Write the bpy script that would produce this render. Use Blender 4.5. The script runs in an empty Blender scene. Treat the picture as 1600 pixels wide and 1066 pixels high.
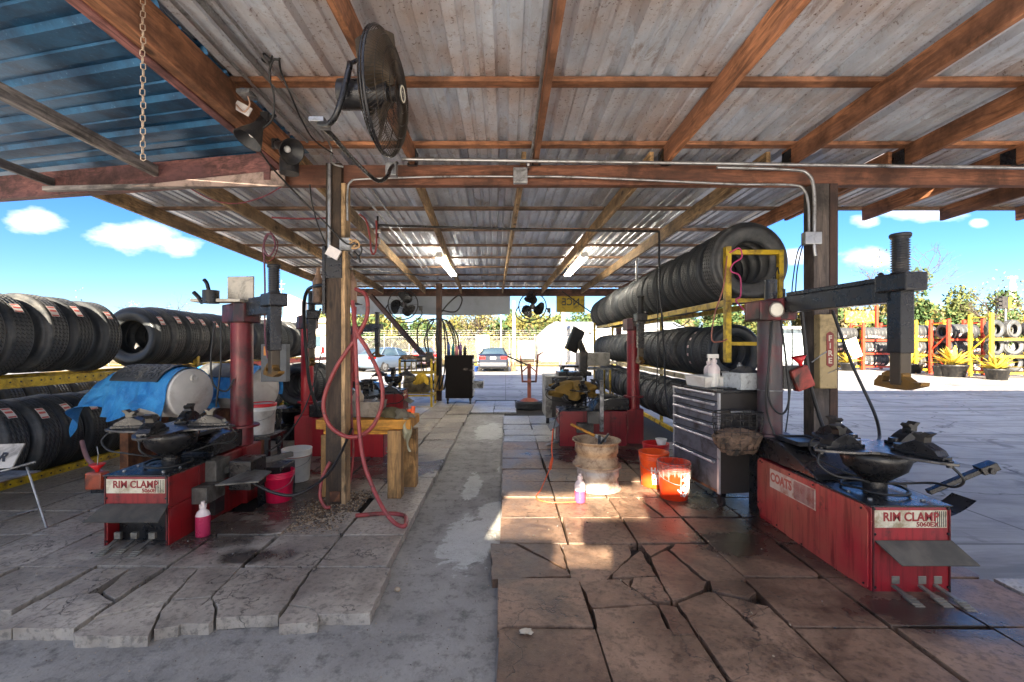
import bpy, bmesh, math, random
from mathutils import Vector, Matrix
random.seed(7)
PI = math.pi
R = math.radians
S = bpy.context.scene
COL = S.collection
# ------------------------------------------------------------------ camera, world, sun, exposure
EYE, F, CX, CY = 1.65, 700.0, 790.0, 538.0
cam = bpy.data.cameras.new('camera'); camo = bpy.data.objects.new('camera', cam); COL.objects.link(camo)
camo.location = (0, 0, EYE); camo.rotation_euler = (R(90), 0, 0)
cam.sensor_width = 36; cam.lens = 36 * F / 1600
cam.shift_x = 10 / 1600; cam.shift_y = 5 / 1600
cam.clip_start = .05; cam.clip_end = 2000
S.camera = camo
SUN_AZ, SUN_EL = 192.0, 21.0          # degrees: where the sun stands (clockwise from +Y) and its height
S.view_settings.view_transform = 'Standard'; S.view_settings.look = 'None'
S.view_settings.exposure = 4.12; S.view_settings.gamma = 1; S.view_settings.use_curve_mapping = False
w = bpy.data.worlds.new('World'); S.world = w; w.use_nodes = True
nt = w.node_tree; nt.nodes.clear()
def wn(t, **k):
    n = nt.nodes.new(t)
    for a, b in k.items(): setattr(n, a, b)
    return n
def wl(a, b): nt.links.new(a, b)
sky = wn('ShaderNodeTexSky', sky_type='NISHITA', sun_disc=False)
sky.sun_elevation = R(SUN_EL); sky.sun_rotation = R(SUN_AZ); sky.air_density = 1.0; sky.dust_density = .1; sky.ozone_density = 2.5
tc = wn('ShaderNodeTexCoord'); sp = wn('ShaderNodeSeparateXYZ'); wl(tc.outputs['Generated'], sp.inputs[0])
def wm(op, a, b=None, c=None, clamp=False):
    n = wn('ShaderNodeMath', operation=op, use_clamp=clamp)
    for i, x in enumerate((a, b, c)):
        if x is None: continue
        if isinstance(x, (int, float)): n.inputs[i].default_value = x
        else: wl(x, n.inputs[i])
    return n.outputs[0]
hsv = wn('ShaderNodeHueSaturation'); wl(sky.outputs[0], hsv.inputs['Color']); hsv.inputs['Saturation'].default_value = 1.3
dy = wm('MAXIMUM', sp.outputs[1], .02)
u = wm('DIVIDE', sp.outputs[0], dy); v = wm('DIVIDE', sp.outputs[2], dy)
noi = wn('ShaderNodeTexNoise'); noi.inputs['Scale'].default_value = 11; noi.inputs['Detail'].default_value = 7; noi.inputs['Roughness'].default_value = .6
mp = wn('ShaderNodeMapping'); mp.inputs['Scale'].default_value = (1, 1, 2.0); wl(tc.outputs['Generated'], mp.inputs[0]); wl(mp.outputs[0], noi.inputs['Vector'])
cl = None
for (px, py, a, b) in [(50, 348, .075, .028), (212, 370, .095, .038), (280, 386, .055, .022), (1362, 405, .07, .032), (1355, 346, .035, .016), (1440, 333, .10, .022),
                       (1530, 348, .02, .01), (1240, 400, .05, .02), (1900, 300, .2, .06), (-300, 300, .25, .07)]:
    du = wm('DIVIDE', wm('SUBTRACT', u, (px - CX) / F), a); dv = wm('DIVIDE', wm('SUBTRACT', v, (CY - py) / F), b)
    rr = wm('SQRT', wm('ADD', wm('MULTIPLY', du, du), wm('MULTIPLY', dv, dv)))
    m = wm('SUBTRACT', 1.0, rr)
    cl = m if cl is None else wm('MAXIMUM', cl, m)
cl = wm('MAXIMUM', cl, -1.2)
cmask = wm('MULTIPLY_ADD', wm('ADD', wm('MULTIPLY', cl, .42), wm('SUBTRACT', noi.outputs[0], .5)), 2.2, 0.0, clamp=True)
cmask = wm('MULTIPLY', cmask, wm('GREATER_THAN', sp.outputs[1], .05))
noi2 = wn('ShaderNodeTexNoise'); noi2.inputs['Scale'].default_value = 3.2; noi2.inputs['Detail'].default_value = 8; noi2.inputs['Roughness'].default_value = .6; wl(mp.outputs[0], noi2.inputs['Vector'])
away = wm('MAXIMUM', wm('LESS_THAN', sp.outputs[1], .05), wm('GREATER_THAN', v, .75))
c2 = wm('MULTIPLY', wm('MULTIPLY_ADD', wm('SUBTRACT', noi2.outputs[0], .45), 7, 0, clamp=True), away)  # out-of-view clouds added to brighten and whiten the fill light
cmask = wm('MAXIMUM', cmask, c2)
tint = wn('ShaderNodeMixRGB', blend_type='MULTIPLY'); tint.inputs[0].default_value = 1; wl(hsv.outputs[0], tint.inputs[1]); tint.inputs[2].default_value = (.18, .212, .305, 1)
mix = wn('ShaderNodeMixRGB'); wl(cmask, mix.inputs[0]); wl(tint.outputs[0], mix.inputs[1]); mix.inputs[2].default_value = (2.8, 2.7, 2.6, 1)
bg = wn('ShaderNodeBackground'); bg.inputs['Strength'].default_value = .055; wl(mix.outputs[0], bg.inputs[0])
wo = wn('ShaderNodeOutputWorld'); wl(bg.outputs[0], wo.inputs[0])
sl = bpy.data.lights.new('sun', 'SUN'); sl.energy = 2.4; sl.angle = R(.4); sl.color = (1, .86, .66)
so = bpy.data.objects.new('sun', sl); COL.objects.link(so)
sdir = Vector((math.sin(R(SUN_AZ)) * math.cos(R(SUN_EL)), math.cos(R(SUN_AZ)) * math.cos(R(SUN_EL)), math.sin(R(SUN_EL))))
so.rotation_euler = sdir.to_track_quat('Z', 'Y').to_euler(); so.location = sdir * 50
S.cycles.max_bounces = 12; S.cycles.diffuse_bounces = 7; S.cycles.glossy_bounces = 4; S.cycles.transmission_bounces = 6; S.cycles.transparent_max_bounces = 8
S.cycles.use_denoising = True; S.cycles.sample_clamp_indirect = 6

# ------------------------------------------------------------------ helpers
def P(px, py, d): return Vector(((px - CX) * d / F, d, EYE + (CY - py) * d / F))
def G(px, py, z=0.0):
    d = (EYE - z) * F / (py - CY); return Vector(((px - CX) * d / F, d, z))
def smooth(pts, k=6, closed=False):
    pts = [Vector(p) for p in pts]; n = len(pts); out = []
    rng = range(n if closed else n - 1)
    for i in rng:
        p0 = pts[(i - 1) % n] if closed or i > 0 else pts[0]; p1 = pts[i]; p2 = pts[(i + 1) % n]
        p3 = pts[(i + 2) % n] if closed or i + 2 < n else pts[-1]
        for j in range(k):
            t = j / k
            out.append(.5 * ((2 * p1) + (-p0 + p2) * t + (2 * p0 - 5 * p1 + 4 * p2 - p3) * t * t + (-p0 + 3 * p1 - 3 * p2 + p3) * t ** 3))
    if not closed: out.append(pts[-1])
    return out
class MB:
    def __init__(s): s.v = []; s.f = []; s.m = []; s.s = []; s.uv = None
    def add(s, vs, fs, mi=0, sm=False):
        b = len(s.v); s.v += [Vector(x) for x in vs]
        for f in fs: s.f.append([b + i for i in f]); s.m.append(mi); s.s.append(sm)
        return s
    def box(s, c, size, rz=0, rot=None, mi=0, taper=1):
        x, y, z = [q / 2 for q in size]; M_ = rot if rot else Matrix.Rotation(rz, 3, 'Z'); c = Vector(c)
        vs = [c + M_ @ Vector((a * x * (taper if q > 0 else 1), b * y * (taper if q > 0 else 1), q * z)) for q in (-1, 1) for b in (-1, 1) for a in (-1, 1)]
        return s.add(vs, [(0, 2, 3, 1), (4, 5, 7, 6), (0, 1, 5, 4), (2, 6, 7, 3), (0, 4, 6, 2), (1, 3, 7, 5)], mi)
    def bb(s, x0, x1, y0, y1, z0, z1, mi=0): return s.box(((x0 + x1) / 2, (y0 + y1) / 2, (z0 + z1) / 2), (x1 - x0, y1 - y0, z1 - z0), mi=mi)
    def bar(s, p0, p1, wd, ht, up=(0, 0, 1), mi=0):
        p0, p1 = Vector(p0), Vector(p1); d = (p1 - p0); L = d.length; d.normalize(); up = Vector(up)
        x = d.cross(up)
        if x.length < 1e-4: x = d.cross(Vector((1, 0, 0)))
        x.normalize(); z = x.cross(d)
        vs = [q + x * a * wd / 2 + z * b * ht / 2 for q in (p0, p1) for b in (-1, 1) for a in (-1, 1)]
        return s.add(vs, [(0, 1, 3, 2), (4, 6, 7, 5), (0, 4, 5, 1), (2, 3, 7, 6), (0, 2, 6, 4), (1, 5, 7, 3)], mi)
    def ring(s, c, d, r, n, ph=0):
        d = Vector(d).normalized(); a = Vector((0, 0, 1)) if abs(d.z) < .9 else Vector((1, 0, 0))
        x = d.cross(a).normalized(); y = d.cross(x)
        return [Vector(c) + (x * math.cos(2 * PI * i / n + ph) + y * math.sin(2 * PI * i / n + ph)) * r for i in range(n)]
    def cyl(s, p0, p1, r0, r1=None, n=16, caps=True, mi=0, sm=True):
        r1 = r0 if r1 is None else r1; d = Vector(p1) - Vector(p0)
        vs = s.ring(p0, d, r0, n) + s.ring(p1, d, r1, n)
        s.add(vs, [(i, (i + 1) % n, n + (i + 1) % n, n + i) for i in range(n)], mi, sm)
        if caps: s.add(vs, [tuple(range(n))[::-1], tuple(range(n, 2 * n))], mi)
        return s
    def lathe(s, prof, c=(0, 0, 0), axis=(0, 0, 1), n=24, mi=0, sm=True, closed=False, mis=None):
        """prof: (radius, height along axis)"""
        c = Vector(c); ax = Vector(axis).normalized(); vs = []
        for (r, h) in prof: vs += s.ring(c + ax * h, ax, max(r, 1e-4), n)
        m = len(prof); fs = []; b = len(s.v); s.v += vs
        for j in range(m if closed else m - 1):
            k = (j + 1) % m
            for i in range(n):
                s.f.append([b + j * n + i, b + j * n + (i + 1) % n, b + k * n + (i + 1) % n, b + k * n + i]); s.m.append(mis[j] if mis else mi); s.s.append(sm)
        return s
    def tube(s, pts, r, n=6, mi=0, closed=False, caps=True):
        pts = [Vector(p) for p in pts]; k = len(pts); vs = []; x = None
        for i, p in enumerate(pts):
            if closed: d = pts[(i + 1) % k] - pts[i - 1]
            else: d = pts[min(i + 1, k - 1)] - pts[max(i - 1, 0)]
            if d.length < 1e-7: d = Vector((0, 0, 1))
            d.normalize()
            if x is None:
                a = Vector((0, 0, 1)) if abs(d.z) < .9 else Vector((1, 0, 0)); x = d.cross(a).normalized()
            else:
                x = x - d * x.dot(d)
                x = x.normalized() if x.length > 1e-5 else d.cross(Vector((.3, .5, .8))).normalized()
            y = d.cross(x); rr = r[i] if isinstance(r, (list, tuple)) else r
            vs += [p + (x * math.cos(2 * PI * q / n) + y * math.sin(2 * PI * q / n)) * rr for q in range(n)]
        fs = [(i * n + q, i * n + (q + 1) % n, ((i + 1) % k) * n + (q + 1) % n, ((i + 1) % k) * n + q) for i in range(k if closed else k - 1) for q in range(n)]
        s.add(vs, fs, mi, True)
        if not closed and caps: s.add(vs[:n], [tuple(range(n))[::-1]], mi); s.add(vs[-n:], [tuple(range(n))], mi)
        return s
    def prism(s, poly, z0, z1, M_=None, mi=0):
        n = len(poly); vs = [Vector((p[0], p[1], z0)) for p in poly] + [Vector((p[0], p[1], z1)) for p in poly]
        ar = sum(poly[i][0] * poly[(i + 1) % n][1] - poly[(i + 1) % n][0] * poly[i][1] for i in range(n))
        fs = [tuple(range(n))[::-1], tuple(range(n, 2 * n))] + [(i, (i + 1) % n, n + (i + 1) % n, n + i) for i in range(n)]
        if ar < 0: fs = [f[::-1] for f in fs]
        if M_: vs = [M_ @ q for q in vs]
        return s.add(vs, fs, mi)
    def sheet(s, fn, nu, nv, mi=0, sm=True):
        vs = [fn(i / nu, j / nv) for j in range(nv + 1) for i in range(nu + 1)]
        return s.add(vs, [(j * (nu + 1) + i, j * (nu + 1) + i + 1, (j + 1) * (nu + 1) + i + 1, (j + 1) * (nu + 1) + i) for j in range(nv) for i in range(nu)], mi, sm)
    def ball(s, c, r, n=12, mi=0, sc=(1, 1, 1)):
        m = n // 2; c = Vector(c)
        vs = [c + Vector((math.cos(2 * PI * i / n) * math.sin(PI * j / m) * sc[0], math.sin(2 * PI * i / n) * math.sin(PI * j / m) * sc[1], math.cos(PI * j / m) * sc[2])) * r for j in range(m + 1) for i in range(n)]
        return s.add(vs, [(j * n + i, (j + 1) * n + i, (j + 1) * n + (i + 1) % n, j * n + (i + 1) % n) for j in range(m) for i in range(n)], mi, True)
    def xf(s, M_):
        s.v = [M_ @ q for q in s.v]; return s
def mesh(name, mb, mats, bev=0):
    me = bpy.data.meshes.new(name); me.from_pydata([tuple(q) for q in mb.v], [], mb.f)
    if not isinstance(mats, (list, tuple)): mats = [mats]
    for m in mats: me.materials.append(m)
    me.polygons.foreach_set('material_index', mb.m); me.polygons.foreach_set('use_smooth', mb.s)
    if mb.uv:
        ul = me.uv_layers.new(name='UVMap')
        for p in me.polygons:
            for li, uvv in zip(p.loop_indices, mb.uv[p.index]): ul.data[li].uv = uvv
    if bev:
        bm = bmesh.new(); bm.from_mesh(me)
        es = [e for e in bm.edges if len(e.link_faces) == 2 and e.calc_face_angle(0) > .6 and not (e.link_faces[0].smooth and e.link_faces[1].smooth)]
        bmesh.ops.bevel(bm, geom=es, offset=bev, segments=2, profile=.6, affect='EDGES', clamp_overlap=True)
        bm.to_mesh(me); bm.free()
    me.update(); return me
def obj(name, mb, mats, parent=None, bev=0, world=True, label=None, kind=None):
    if world and parent is not None:
        mi = parent.matrix_basis.inverted()
        if parent.parent is not None: mi = (parent.parent.matrix_basis @ parent.matrix_basis).inverted()
        mb.xf(mi)
    o = bpy.data.objects.new(name, mesh(name, mb, mats, bev)); COL.objects.link(o)
    if parent is not None: o.parent = parent
    if label: o['label'] = label
    if kind: o['kind'] = kind
    return o
def part(name, mb, mats, parent, bev=0, **k): return obj(name, mb, mats, parent, bev, world=False, **k)   # coordinates already local to the parent
def thing(name, label, cat, loc=(0, 0, 0), rz=0, group=None):
    o = bpy.data.objects.new(name, None); COL.objects.link(o); o.empty_display_size = .1
    o.location = loc; o.rotation_euler = (0, 0, rz); o['label'] = label; o['category'] = cat
    o.matrix_basis = Matrix.Translation(Vector(loc)) @ Matrix.Rotation(rz, 4, 'Z')
    if group: o['group'] = group
    return o
def single(name, mb, mats, label, cat, group=None, bev=0, kind=None):
    lo = [min(q[i] for q in mb.v) for i in range(3)]; hi = [max(q[i] for q in mb.v) for i in range(3)]
    b = Vector(((lo[0] + hi[0]) / 2, (lo[1] + hi[1]) / 2, lo[2])); mb.v = [q - b for q in mb.v]
    o = bpy.data.objects.new(name, mesh(name, mb, mats, bev)); COL.objects.link(o); o.location = b; o.matrix_basis = Matrix.Translation(b)
    if label: o['label'] = label
    if cat: o['category'] = cat
    if group: o['group'] = group
    if kind: o['kind'] = kind
    return o
def clone(o, loc, rz=None, label=None, group=None, parent=None):
    c = o.copy(); COL.objects.link(c)
    if parent is not None: c.parent = parent
    else:
        c.location = loc
        if rz is not None: c.rotation_euler = (0, 0, rz)
    if label: c['label'] = label
    if group: c['group'] = group
    for ch in o.children:
        d = ch.copy(); COL.objects.link(d); d.parent = c
        for g in ch.children:
            e = g.copy(); COL.objects.link(e); e.parent = d
    return c
ORD = 'first second third fourth fifth sixth seventh eighth ninth tenth eleventh twelfth thirteenth fourteenth fifteenth sixteenth seventeenth eighteenth nineteenth twentieth'.split()
def ordn(i):
    if i < 20: return ORD[i]
    t = (i + 1) // 10; r = (i + 1) % 10
    return ['twent', 'thirt', 'fort'][t - 2] + ('ieth' if r == 0 else 'y-' + ORD[r - 1])
def text(s, size, M_, mat, parent=None, name='lettering', depth=.0012, embolden=0., squash=1., mirror=False, align='CENTER'):
    cu = bpy.data.curves.new('t', 'FONT'); cu.body = s; cu.size = size; cu.extrude = depth; cu.offset = embolden; cu.align_x = align; cu.align_y = 'CENTER'; cu.resolution_u = 3
    to = bpy.data.objects.new('t', cu); COL.objects.link(to)
    bpy.context.view_layer.update()
    me = bpy.data.meshes.new_from_object(to.evaluated_get(bpy.context.evaluated_depsgraph_get()))
    bpy.data.objects.remove(to); me.name = name
    me.transform(M_ @ Matrix.Diagonal((squash * (-1 if mirror else 1), 1, 1, 1))); me.materials.clear(); me.materials.append(mat)
    o = bpy.data.objects.new(name, me); COL.objects.link(o)
    if parent is not None: o.parent = parent
    return o
def frameM(o, x, y):
    x = Vector(x).normalized(); y = Vector(y).normalized(); z = x.cross(y)
    return Matrix(((x.x, y.x, z.x, o[0]), (x.y, y.y, z.y, o[1]), (x.z, y.z, z.z, o[2]), (0, 0, 0, 1)))

# ------------------------------------------------------------------ materials
MC = {}
class NB:
    def __init__(s, name):
        s.m = bpy.data.materials.new(name); s.m.use_nodes = True; s.t = s.m.node_tree
        s.p = s.t.nodes['Principled BSDF']
    def n(s, t, **k):
        q = s.t.nodes.new(t)
        for a, b in k.items(): setattr(q, a, b)
        return q
    def l(s, a, b): s.t.links.new(a, b)
    def math(s, op, a, b=None, c=None, clamp=False):
        n = s.n('ShaderNodeMath', operation=op, use_clamp=clamp)
        for i, x in enumerate((a, b, c)):
            if x is None: continue
            if isinstance(x, (int, float)): n.inputs[i].default_value = x
            else: s.l(x, n.inputs[i])
        return n.outputs[0]
    def coord(s, kind='Object', scale=(1, 1, 1)):
        if kind == 'Position': o = s.n('ShaderNodeNewGeometry').outputs['Position']
        else: o = s.n('ShaderNodeTexCoord').outputs[kind]
        if scale != (1, 1, 1):
            mpp = s.n('ShaderNodeMapping'); mpp.inputs['Scale'].default_value = scale; s.l(o, mpp.inputs[0]); o = mpp.outputs[0]
        return o
    def noise(s, vec, sc, det=4, ro=.55, dist=0):
        q = s.n('ShaderNodeTexNoise'); q.inputs['Scale'].default_value = sc; q.inputs['Detail'].default_value = det; q.inputs['Roughness'].default_value = ro; q.inputs['Distortion'].default_value = dist
        s.l(vec, q.inputs['Vector']); return q.outputs[0]
    def ramp(s, f, pts):
        q = s.n('ShaderNodeValToRGB'); e = q.color_ramp.elements
        while len(e) < len(pts): e.new(.5)
        for i, (p_, c) in enumerate(pts): e[i].position = p_; e[i].color = (*c, 1) if not isinstance(c, (int, float)) else (c, c, c, 1)
        s.l(f, q.inputs[0]); return q.outputs[0]
    def mix(s, f, a, b, bt='MIX'):
        q = s.n('ShaderNodeMixRGB', blend_type=bt)
        for i, x in enumerate((f, a, b)):
            if isinstance(x, (int, float)): q.inputs[i].default_value = x if i == 0 else (x, x, x, 1)
            elif isinstance(x, tuple): q.inputs[i].default_value = (*x, 1)
            else: s.l(x, q.inputs[i])
        return q.outputs[0]
    def bump(s, h, st, dist=.01):
        b = s.n('ShaderNodeBump'); b.inputs['Strength'].default_value = st; b.inputs['Distance'].default_value = dist; s.l(h, b.inputs['Height']); s.l(b.outputs[0], s.p.inputs['Normal'])
    def base(s, c): s.l(c, s.p.inputs['Base Color']) if not isinstance(c, tuple) else setattr(s.p.inputs['Base Color'], 'default_value', (*c, 1))
    def rough(s, c):
        if isinstance(c, (int, float)): s.p.inputs['Roughness'].default_value = c
        else: s.l(c, s.p.inputs['Roughness'])
def M(name, col, rough=.55, metal=0, var=.12, grime=0, gcol=(.03, .025, .02), gs=4, bump=.15, bs=60, rv=.15, orand=0, spec=.5):
    if name in MC: return MC[name]
    b = NB(name); vec = b.coord()
    oi = b.n('ShaderNodeObjectInfo')
    add = b.n('ShaderNodeVectorMath', operation='ADD'); b.l(vec, add.inputs[0])
    sc = b.n('ShaderNodeVectorMath', operation='SCALE'); sc.inputs[0].default_value = (9, 7, 5); b.l(oi.outputs['Random'], sc.inputs['Scale']); b.l(sc.outputs[0], add.inputs[1]); vec = add.outputs[0]
    n1 = b.noise(vec, gs * 2.3, 6, .65)
    c = b.mix(b.ramp(n1, [(.3, 0.), (.7, 1.)]), tuple(x * (1 - var) for x in col), tuple(min(1, x * (1 + var)) for x in col))
    if orand:
        f = b.math('MULTIPLY_ADD', oi.outputs['Random'], 2 * orand, 1 - orand)
        c = b.mix(1.0, c, f, 'MULTIPLY')
    r = b.math('MULTIPLY_ADD', n1, rv * 2, rough - rv, clamp=True)
    if grime:
        n2 = b.noise(vec, gs, 8, .68, .4)
        gm = b.ramp(n2, [(max(0, .62 - grime * .5), 0.), (min(1, .78 - grime * .35), 1.)])
        c = b.mix(gm, c, gcol)
        if metal:
            mm = b.math('MULTIPLY_ADD', gm, -metal * .8, metal); b.l(mm, b.p.inputs['Metallic'])
        r = b.math('ADD', r, b.math('MULTIPLY', gm, .15), clamp=True)
    elif metal: b.p.inputs['Metallic'].default_value = metal
    b.base(c); b.rough(r); b.p.inputs['Specular IOR Level'].default_value = spec
    if bump: b.bump(b.noise(vec, bs, 5, .6), bump, .004)
    MC[name] = b.m; return b.m
def wood(name, col, axis, dark=.45, rough=.7, knots=True, grime=.3):
    key = name + axis
    if key in MC: return MC[key]
    b = NB(key); sc = {'x': (.12, 1, 1), 'y': (1, .12, 1), 'z': (1, 1, .12)}[axis]
    base = b.coord(); oi = b.n('ShaderNodeObjectInfo')
    add = b.n('ShaderNodeVectorMath', operation='ADD'); b.l(base, add.inputs[0]); q = b.n('ShaderNodeVectorMath', operation='SCALE'); q.inputs[0].default_value = (11, 13, 17); b.l(oi.outputs['Random'], q.inputs['Scale']); b.l(q.outputs[0], add.inputs[1])
    mpp = b.n('ShaderNodeMapping'); mpp.inputs['Scale'].default_value = sc; b.l(add.outputs[0], mpp.inputs[0]); vec = mpp.outputs[0]
    n = b.noise(vec, 26, 6, .6, 1.2); n0 = b.noise(vec, 5, 3, .5, .6)
    c = b.mix(b.ramp(n, [(.36, 0.), (.62, 1.)]), tuple(x * dark * .8 for x in col), tuple(min(1, x * 1.25) for x in col))
    c = b.mix(b.ramp(n0, [(.38, 0.), (.66, .85)]), c, (col[0] * .42, col[1] * .45, col[2] * .55))
    f = b.math('MULTIPLY_ADD', oi.outputs['Random'], .5, .78); c = b.mix(1.0, c, f, 'MULTIPLY')
    if knots:
        vo = b.n('ShaderNodeTexVoronoi'); vo.inputs['Scale'].default_value = 3.2
        m2 = b.n('ShaderNodeMapping'); m2.inputs['Scale'].default_value = {'x': (.5, 1, 1), 'y': (1, .5, 1), 'z': (1, 1, .5)}[axis]; b.l(add.outputs[0], m2.inputs[0]); b.l(m2.outputs[0], vo.inputs['Vector'])
        c = b.mix(b.ramp(vo.outputs['Distance'], [(.06, 1.), (.1, .0)]), c, tuple(x * .12 for x in col))
    if grime:
        g = b.noise(b.coord('Position'), 2.2, 7, .7, .3)
        c = b.mix(b.ramp(g, [(.54 - grime * .3, 0.), (.70 - grime * .2, .9)]), c, tuple(x * .16 for x in col))
    b.base(c); b.rough(rough); b.bump(n, .5, .004)
    MC[key] = b.m; return b.m
# specific materials
def mat_rust_metal(name='galvanised_roof', rust=1, metal=.3):
    b = NB(name); vec = b.coord('Position')
    oi = b.n('ShaderNodeObjectInfo')
    n1 = b.noise(vec, 1.3, 5, .6); n2 = b.noise(b.coord('Position', (2.5, 1, 2.5)), 2.4, 7, .7); sp_ = b.noise(vec, 38, 3, .7)
    sp2 = b.noise(vec, 9, 6, .75)
    c = b.mix(b.ramp(n2, [(.3, 0.), (.7, 1.)]), (.46, .50, .57), (.74, .79, .87))
    c = b.mix(b.ramp(n1, [(.42, 0.), (.66, .75 * rust)]), c, (.50, .37, .30))
    c = b.mix(b.ramp(b.noise(b.coord('Position', (2.2, .8, 2.2)), 2.4, 8, .75, .8), [(.56, 0.), (.68, .7)]), c, (.24, .15, .11)); c = b.mix(b.ramp(b.noise(b.coord('Position', (11, .25, 11)), 2.0, 5, .6), [(.60, 0.), (.68, .22)]), c, (.85, .88, .92))
    c = b.mix(b.math('MULTIPLY', b.ramp(sp_, [(.60, 0.), (.66, .85)]), b.ramp(n1, [(.35, .15), (.6, 1.)])), c, (.12, .065, .04))
    c = b.mix(b.ramp(sp2, [(.58, 0.), (.72, .55)]), c, (.26, .17, .12))
    f = b.math('MULTIPLY_ADD', oi.outputs['Random'], .3, .85); c = b.mix(1.0, c, f, 'MULTIPLY')
    b.base(c); b.l(b.math('MULTIPLY_ADD', b.ramp(sp2, [(.4, 1.), (.7, 0.)]), metal, .05), b.p.inputs['Metallic']); b.l(b.math('MULTIPLY_ADD', n2, .25, .30), b.p.inputs['Roughness'])
    b.bump(b.math('ADD', n1, b.math('MULTIPLY', sp2, .3)), .25, .02); return b.m
def mat_blue_roof():
    b = NB('blue_roof'); vec = b.coord('Position')
    n2 = b.noise(vec, 3, 6, .7); s_ = b.noise(vec, 30, 4, .7)
    c = b.mix(b.ramp(n2, [(.35, 0.), (.7, 1.)]), (.012, .05, .11), (.03, .16, .32))
    c = b.mix(b.ramp(s_, [(.62, 0.), (.7, .5)]), c, (.2, .35, .5))
    b.base(c); b.p.inputs['Metallic'].default_value = .5; b.rough(.38); b.bump(n2, .25, .02); return b.m
OIL = [(-2.45, 3.75, .55, .45), (-2.2, 4.6, .8, .8), (-1.9, 3.35, .35, .14), (1.9, 3.55, .55, .30), (2.35, 3.7, .5, .9), (2.2, 4.4, .6, .5), (1.3, 6.4, 1.1, .6), (-1.6, 5.8, 1.1, .8), (2.5, 2.6, .5, .25)]      # drips and puddles by the machines
def mat_slab(name, ca, cb, stain, st_amt=.5):
    b = NB(name); oi = b.n('ShaderNodeObjectInfo'); ps = b.coord('Position'); ob = b.coord('Object')
    n1 = b.noise(ps, 2.1, 6, .65, .5); n2 = b.noise(ps, 7.3, 7, .72); fine = b.noise(ps, 110, 4, .75); mid = b.noise(ps, 26, 5, .7)
    c = b.mix(oi.outputs['Random'], ca, cb)
    c = b.mix(b.ramp(n2, [(.35, 0.), (.72, .6)]), c, tuple(min(1, x * 1.35) for x in cb))
    c = b.mix(b.ramp(n1, [(.44, 0.), (.66, st_amt)]), c, stain)
    c = b.mix(b.ramp(b.noise(ps, .8, 4, .6), [(.42, 0.), (.62, .45)]), c, tuple(x * 1.4 for x in stain))
    c = b.mix(b.ramp(mid, [(.50, 0.), (.62, .6)]), c, tuple(x * .35 for x in ca))
    c = b.mix(b.ramp(fine, [(.64, 0.), (.70, .45)]), c, (.45, .43, .40))
    c = b.mix(b.ramp(fine, [(.30, .6), (.37, 0.)]), c, (.03, .028, .025))
    vo = b.n('ShaderNodeTexVoronoi', feature='DISTANCE_TO_EDGE'); vo.inputs['Scale'].default_value = 1.25; wv = b.n('ShaderNodeVectorMath', operation='ADD'); b.l(ps, wv.inputs[0])
    nn = b.n('ShaderNodeTexNoise'); nn.inputs['Scale'].default_value = 3.2; nn.inputs['Detail'].default_value = 7; b.l(ps, nn.inputs['Vector']); b.l(nn.outputs['Color'], wv.inputs[1]); b.l(wv.outputs[0], vo.inputs['Vector'])
    crk = b.math('MULTIPLY', b.ramp(vo.outputs['Distance'], [(.003, 1.), (.009, 0.)]), b.math('GREATER_THAN', b.noise(ps, 1.1, 3), .50)); c = b.mix(b.math('MULTIPLY', crk, .85), c, (.02, .017, .015))
    sx = b.n('ShaderNodeSeparateXYZ'); b.l(ps, sx.inputs[0]); spot = None
    for (cx, cy, a, q) in OIL:
        du = b.math('DIVIDE', b.math('SUBTRACT', sx.outputs[0], cx), a); dv = b.math('DIVIDE', b.math('SUBTRACT', sx.outputs[1], cy), q)
        m_ = b.math('SUBTRACT', 1.0, b.math('SQRT', b.math('ADD', b.math('MULTIPLY', du, du), b.math('MULTIPLY', dv, dv)))); spot = m_ if spot is None else b.math('MAXIMUM', spot, m_)
    wob = b.math('MULTIPLY', b.math('SUBTRACT', b.noise(ps, 3.4, 8, .72, .8), .5), 1.7); oil = b.math('MULTIPLY', b.math('ADD', b.math('MAXIMUM', spot, -.6), wob), 2.6, clamp=True)
    c = b.mix(b.math('MULTIPLY', oil, .82), c, (.022, .017, .015))
    b.base(c); b.l(b.math('SUBTRACT', b.math('MULTIPLY_ADD', n1, -.9, .92, clamp=True), b.math('MULTIPLY', oil, .22), clamp=True), b.p.inputs['Roughness'])
    b.bump(b.math('SUBTRACT', b.math('ADD', b.math('MULTIPLY', fine, .6), b.math('MULTIPLY', mid, 1.2)), crk), .55, .005); return b.m
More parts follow.
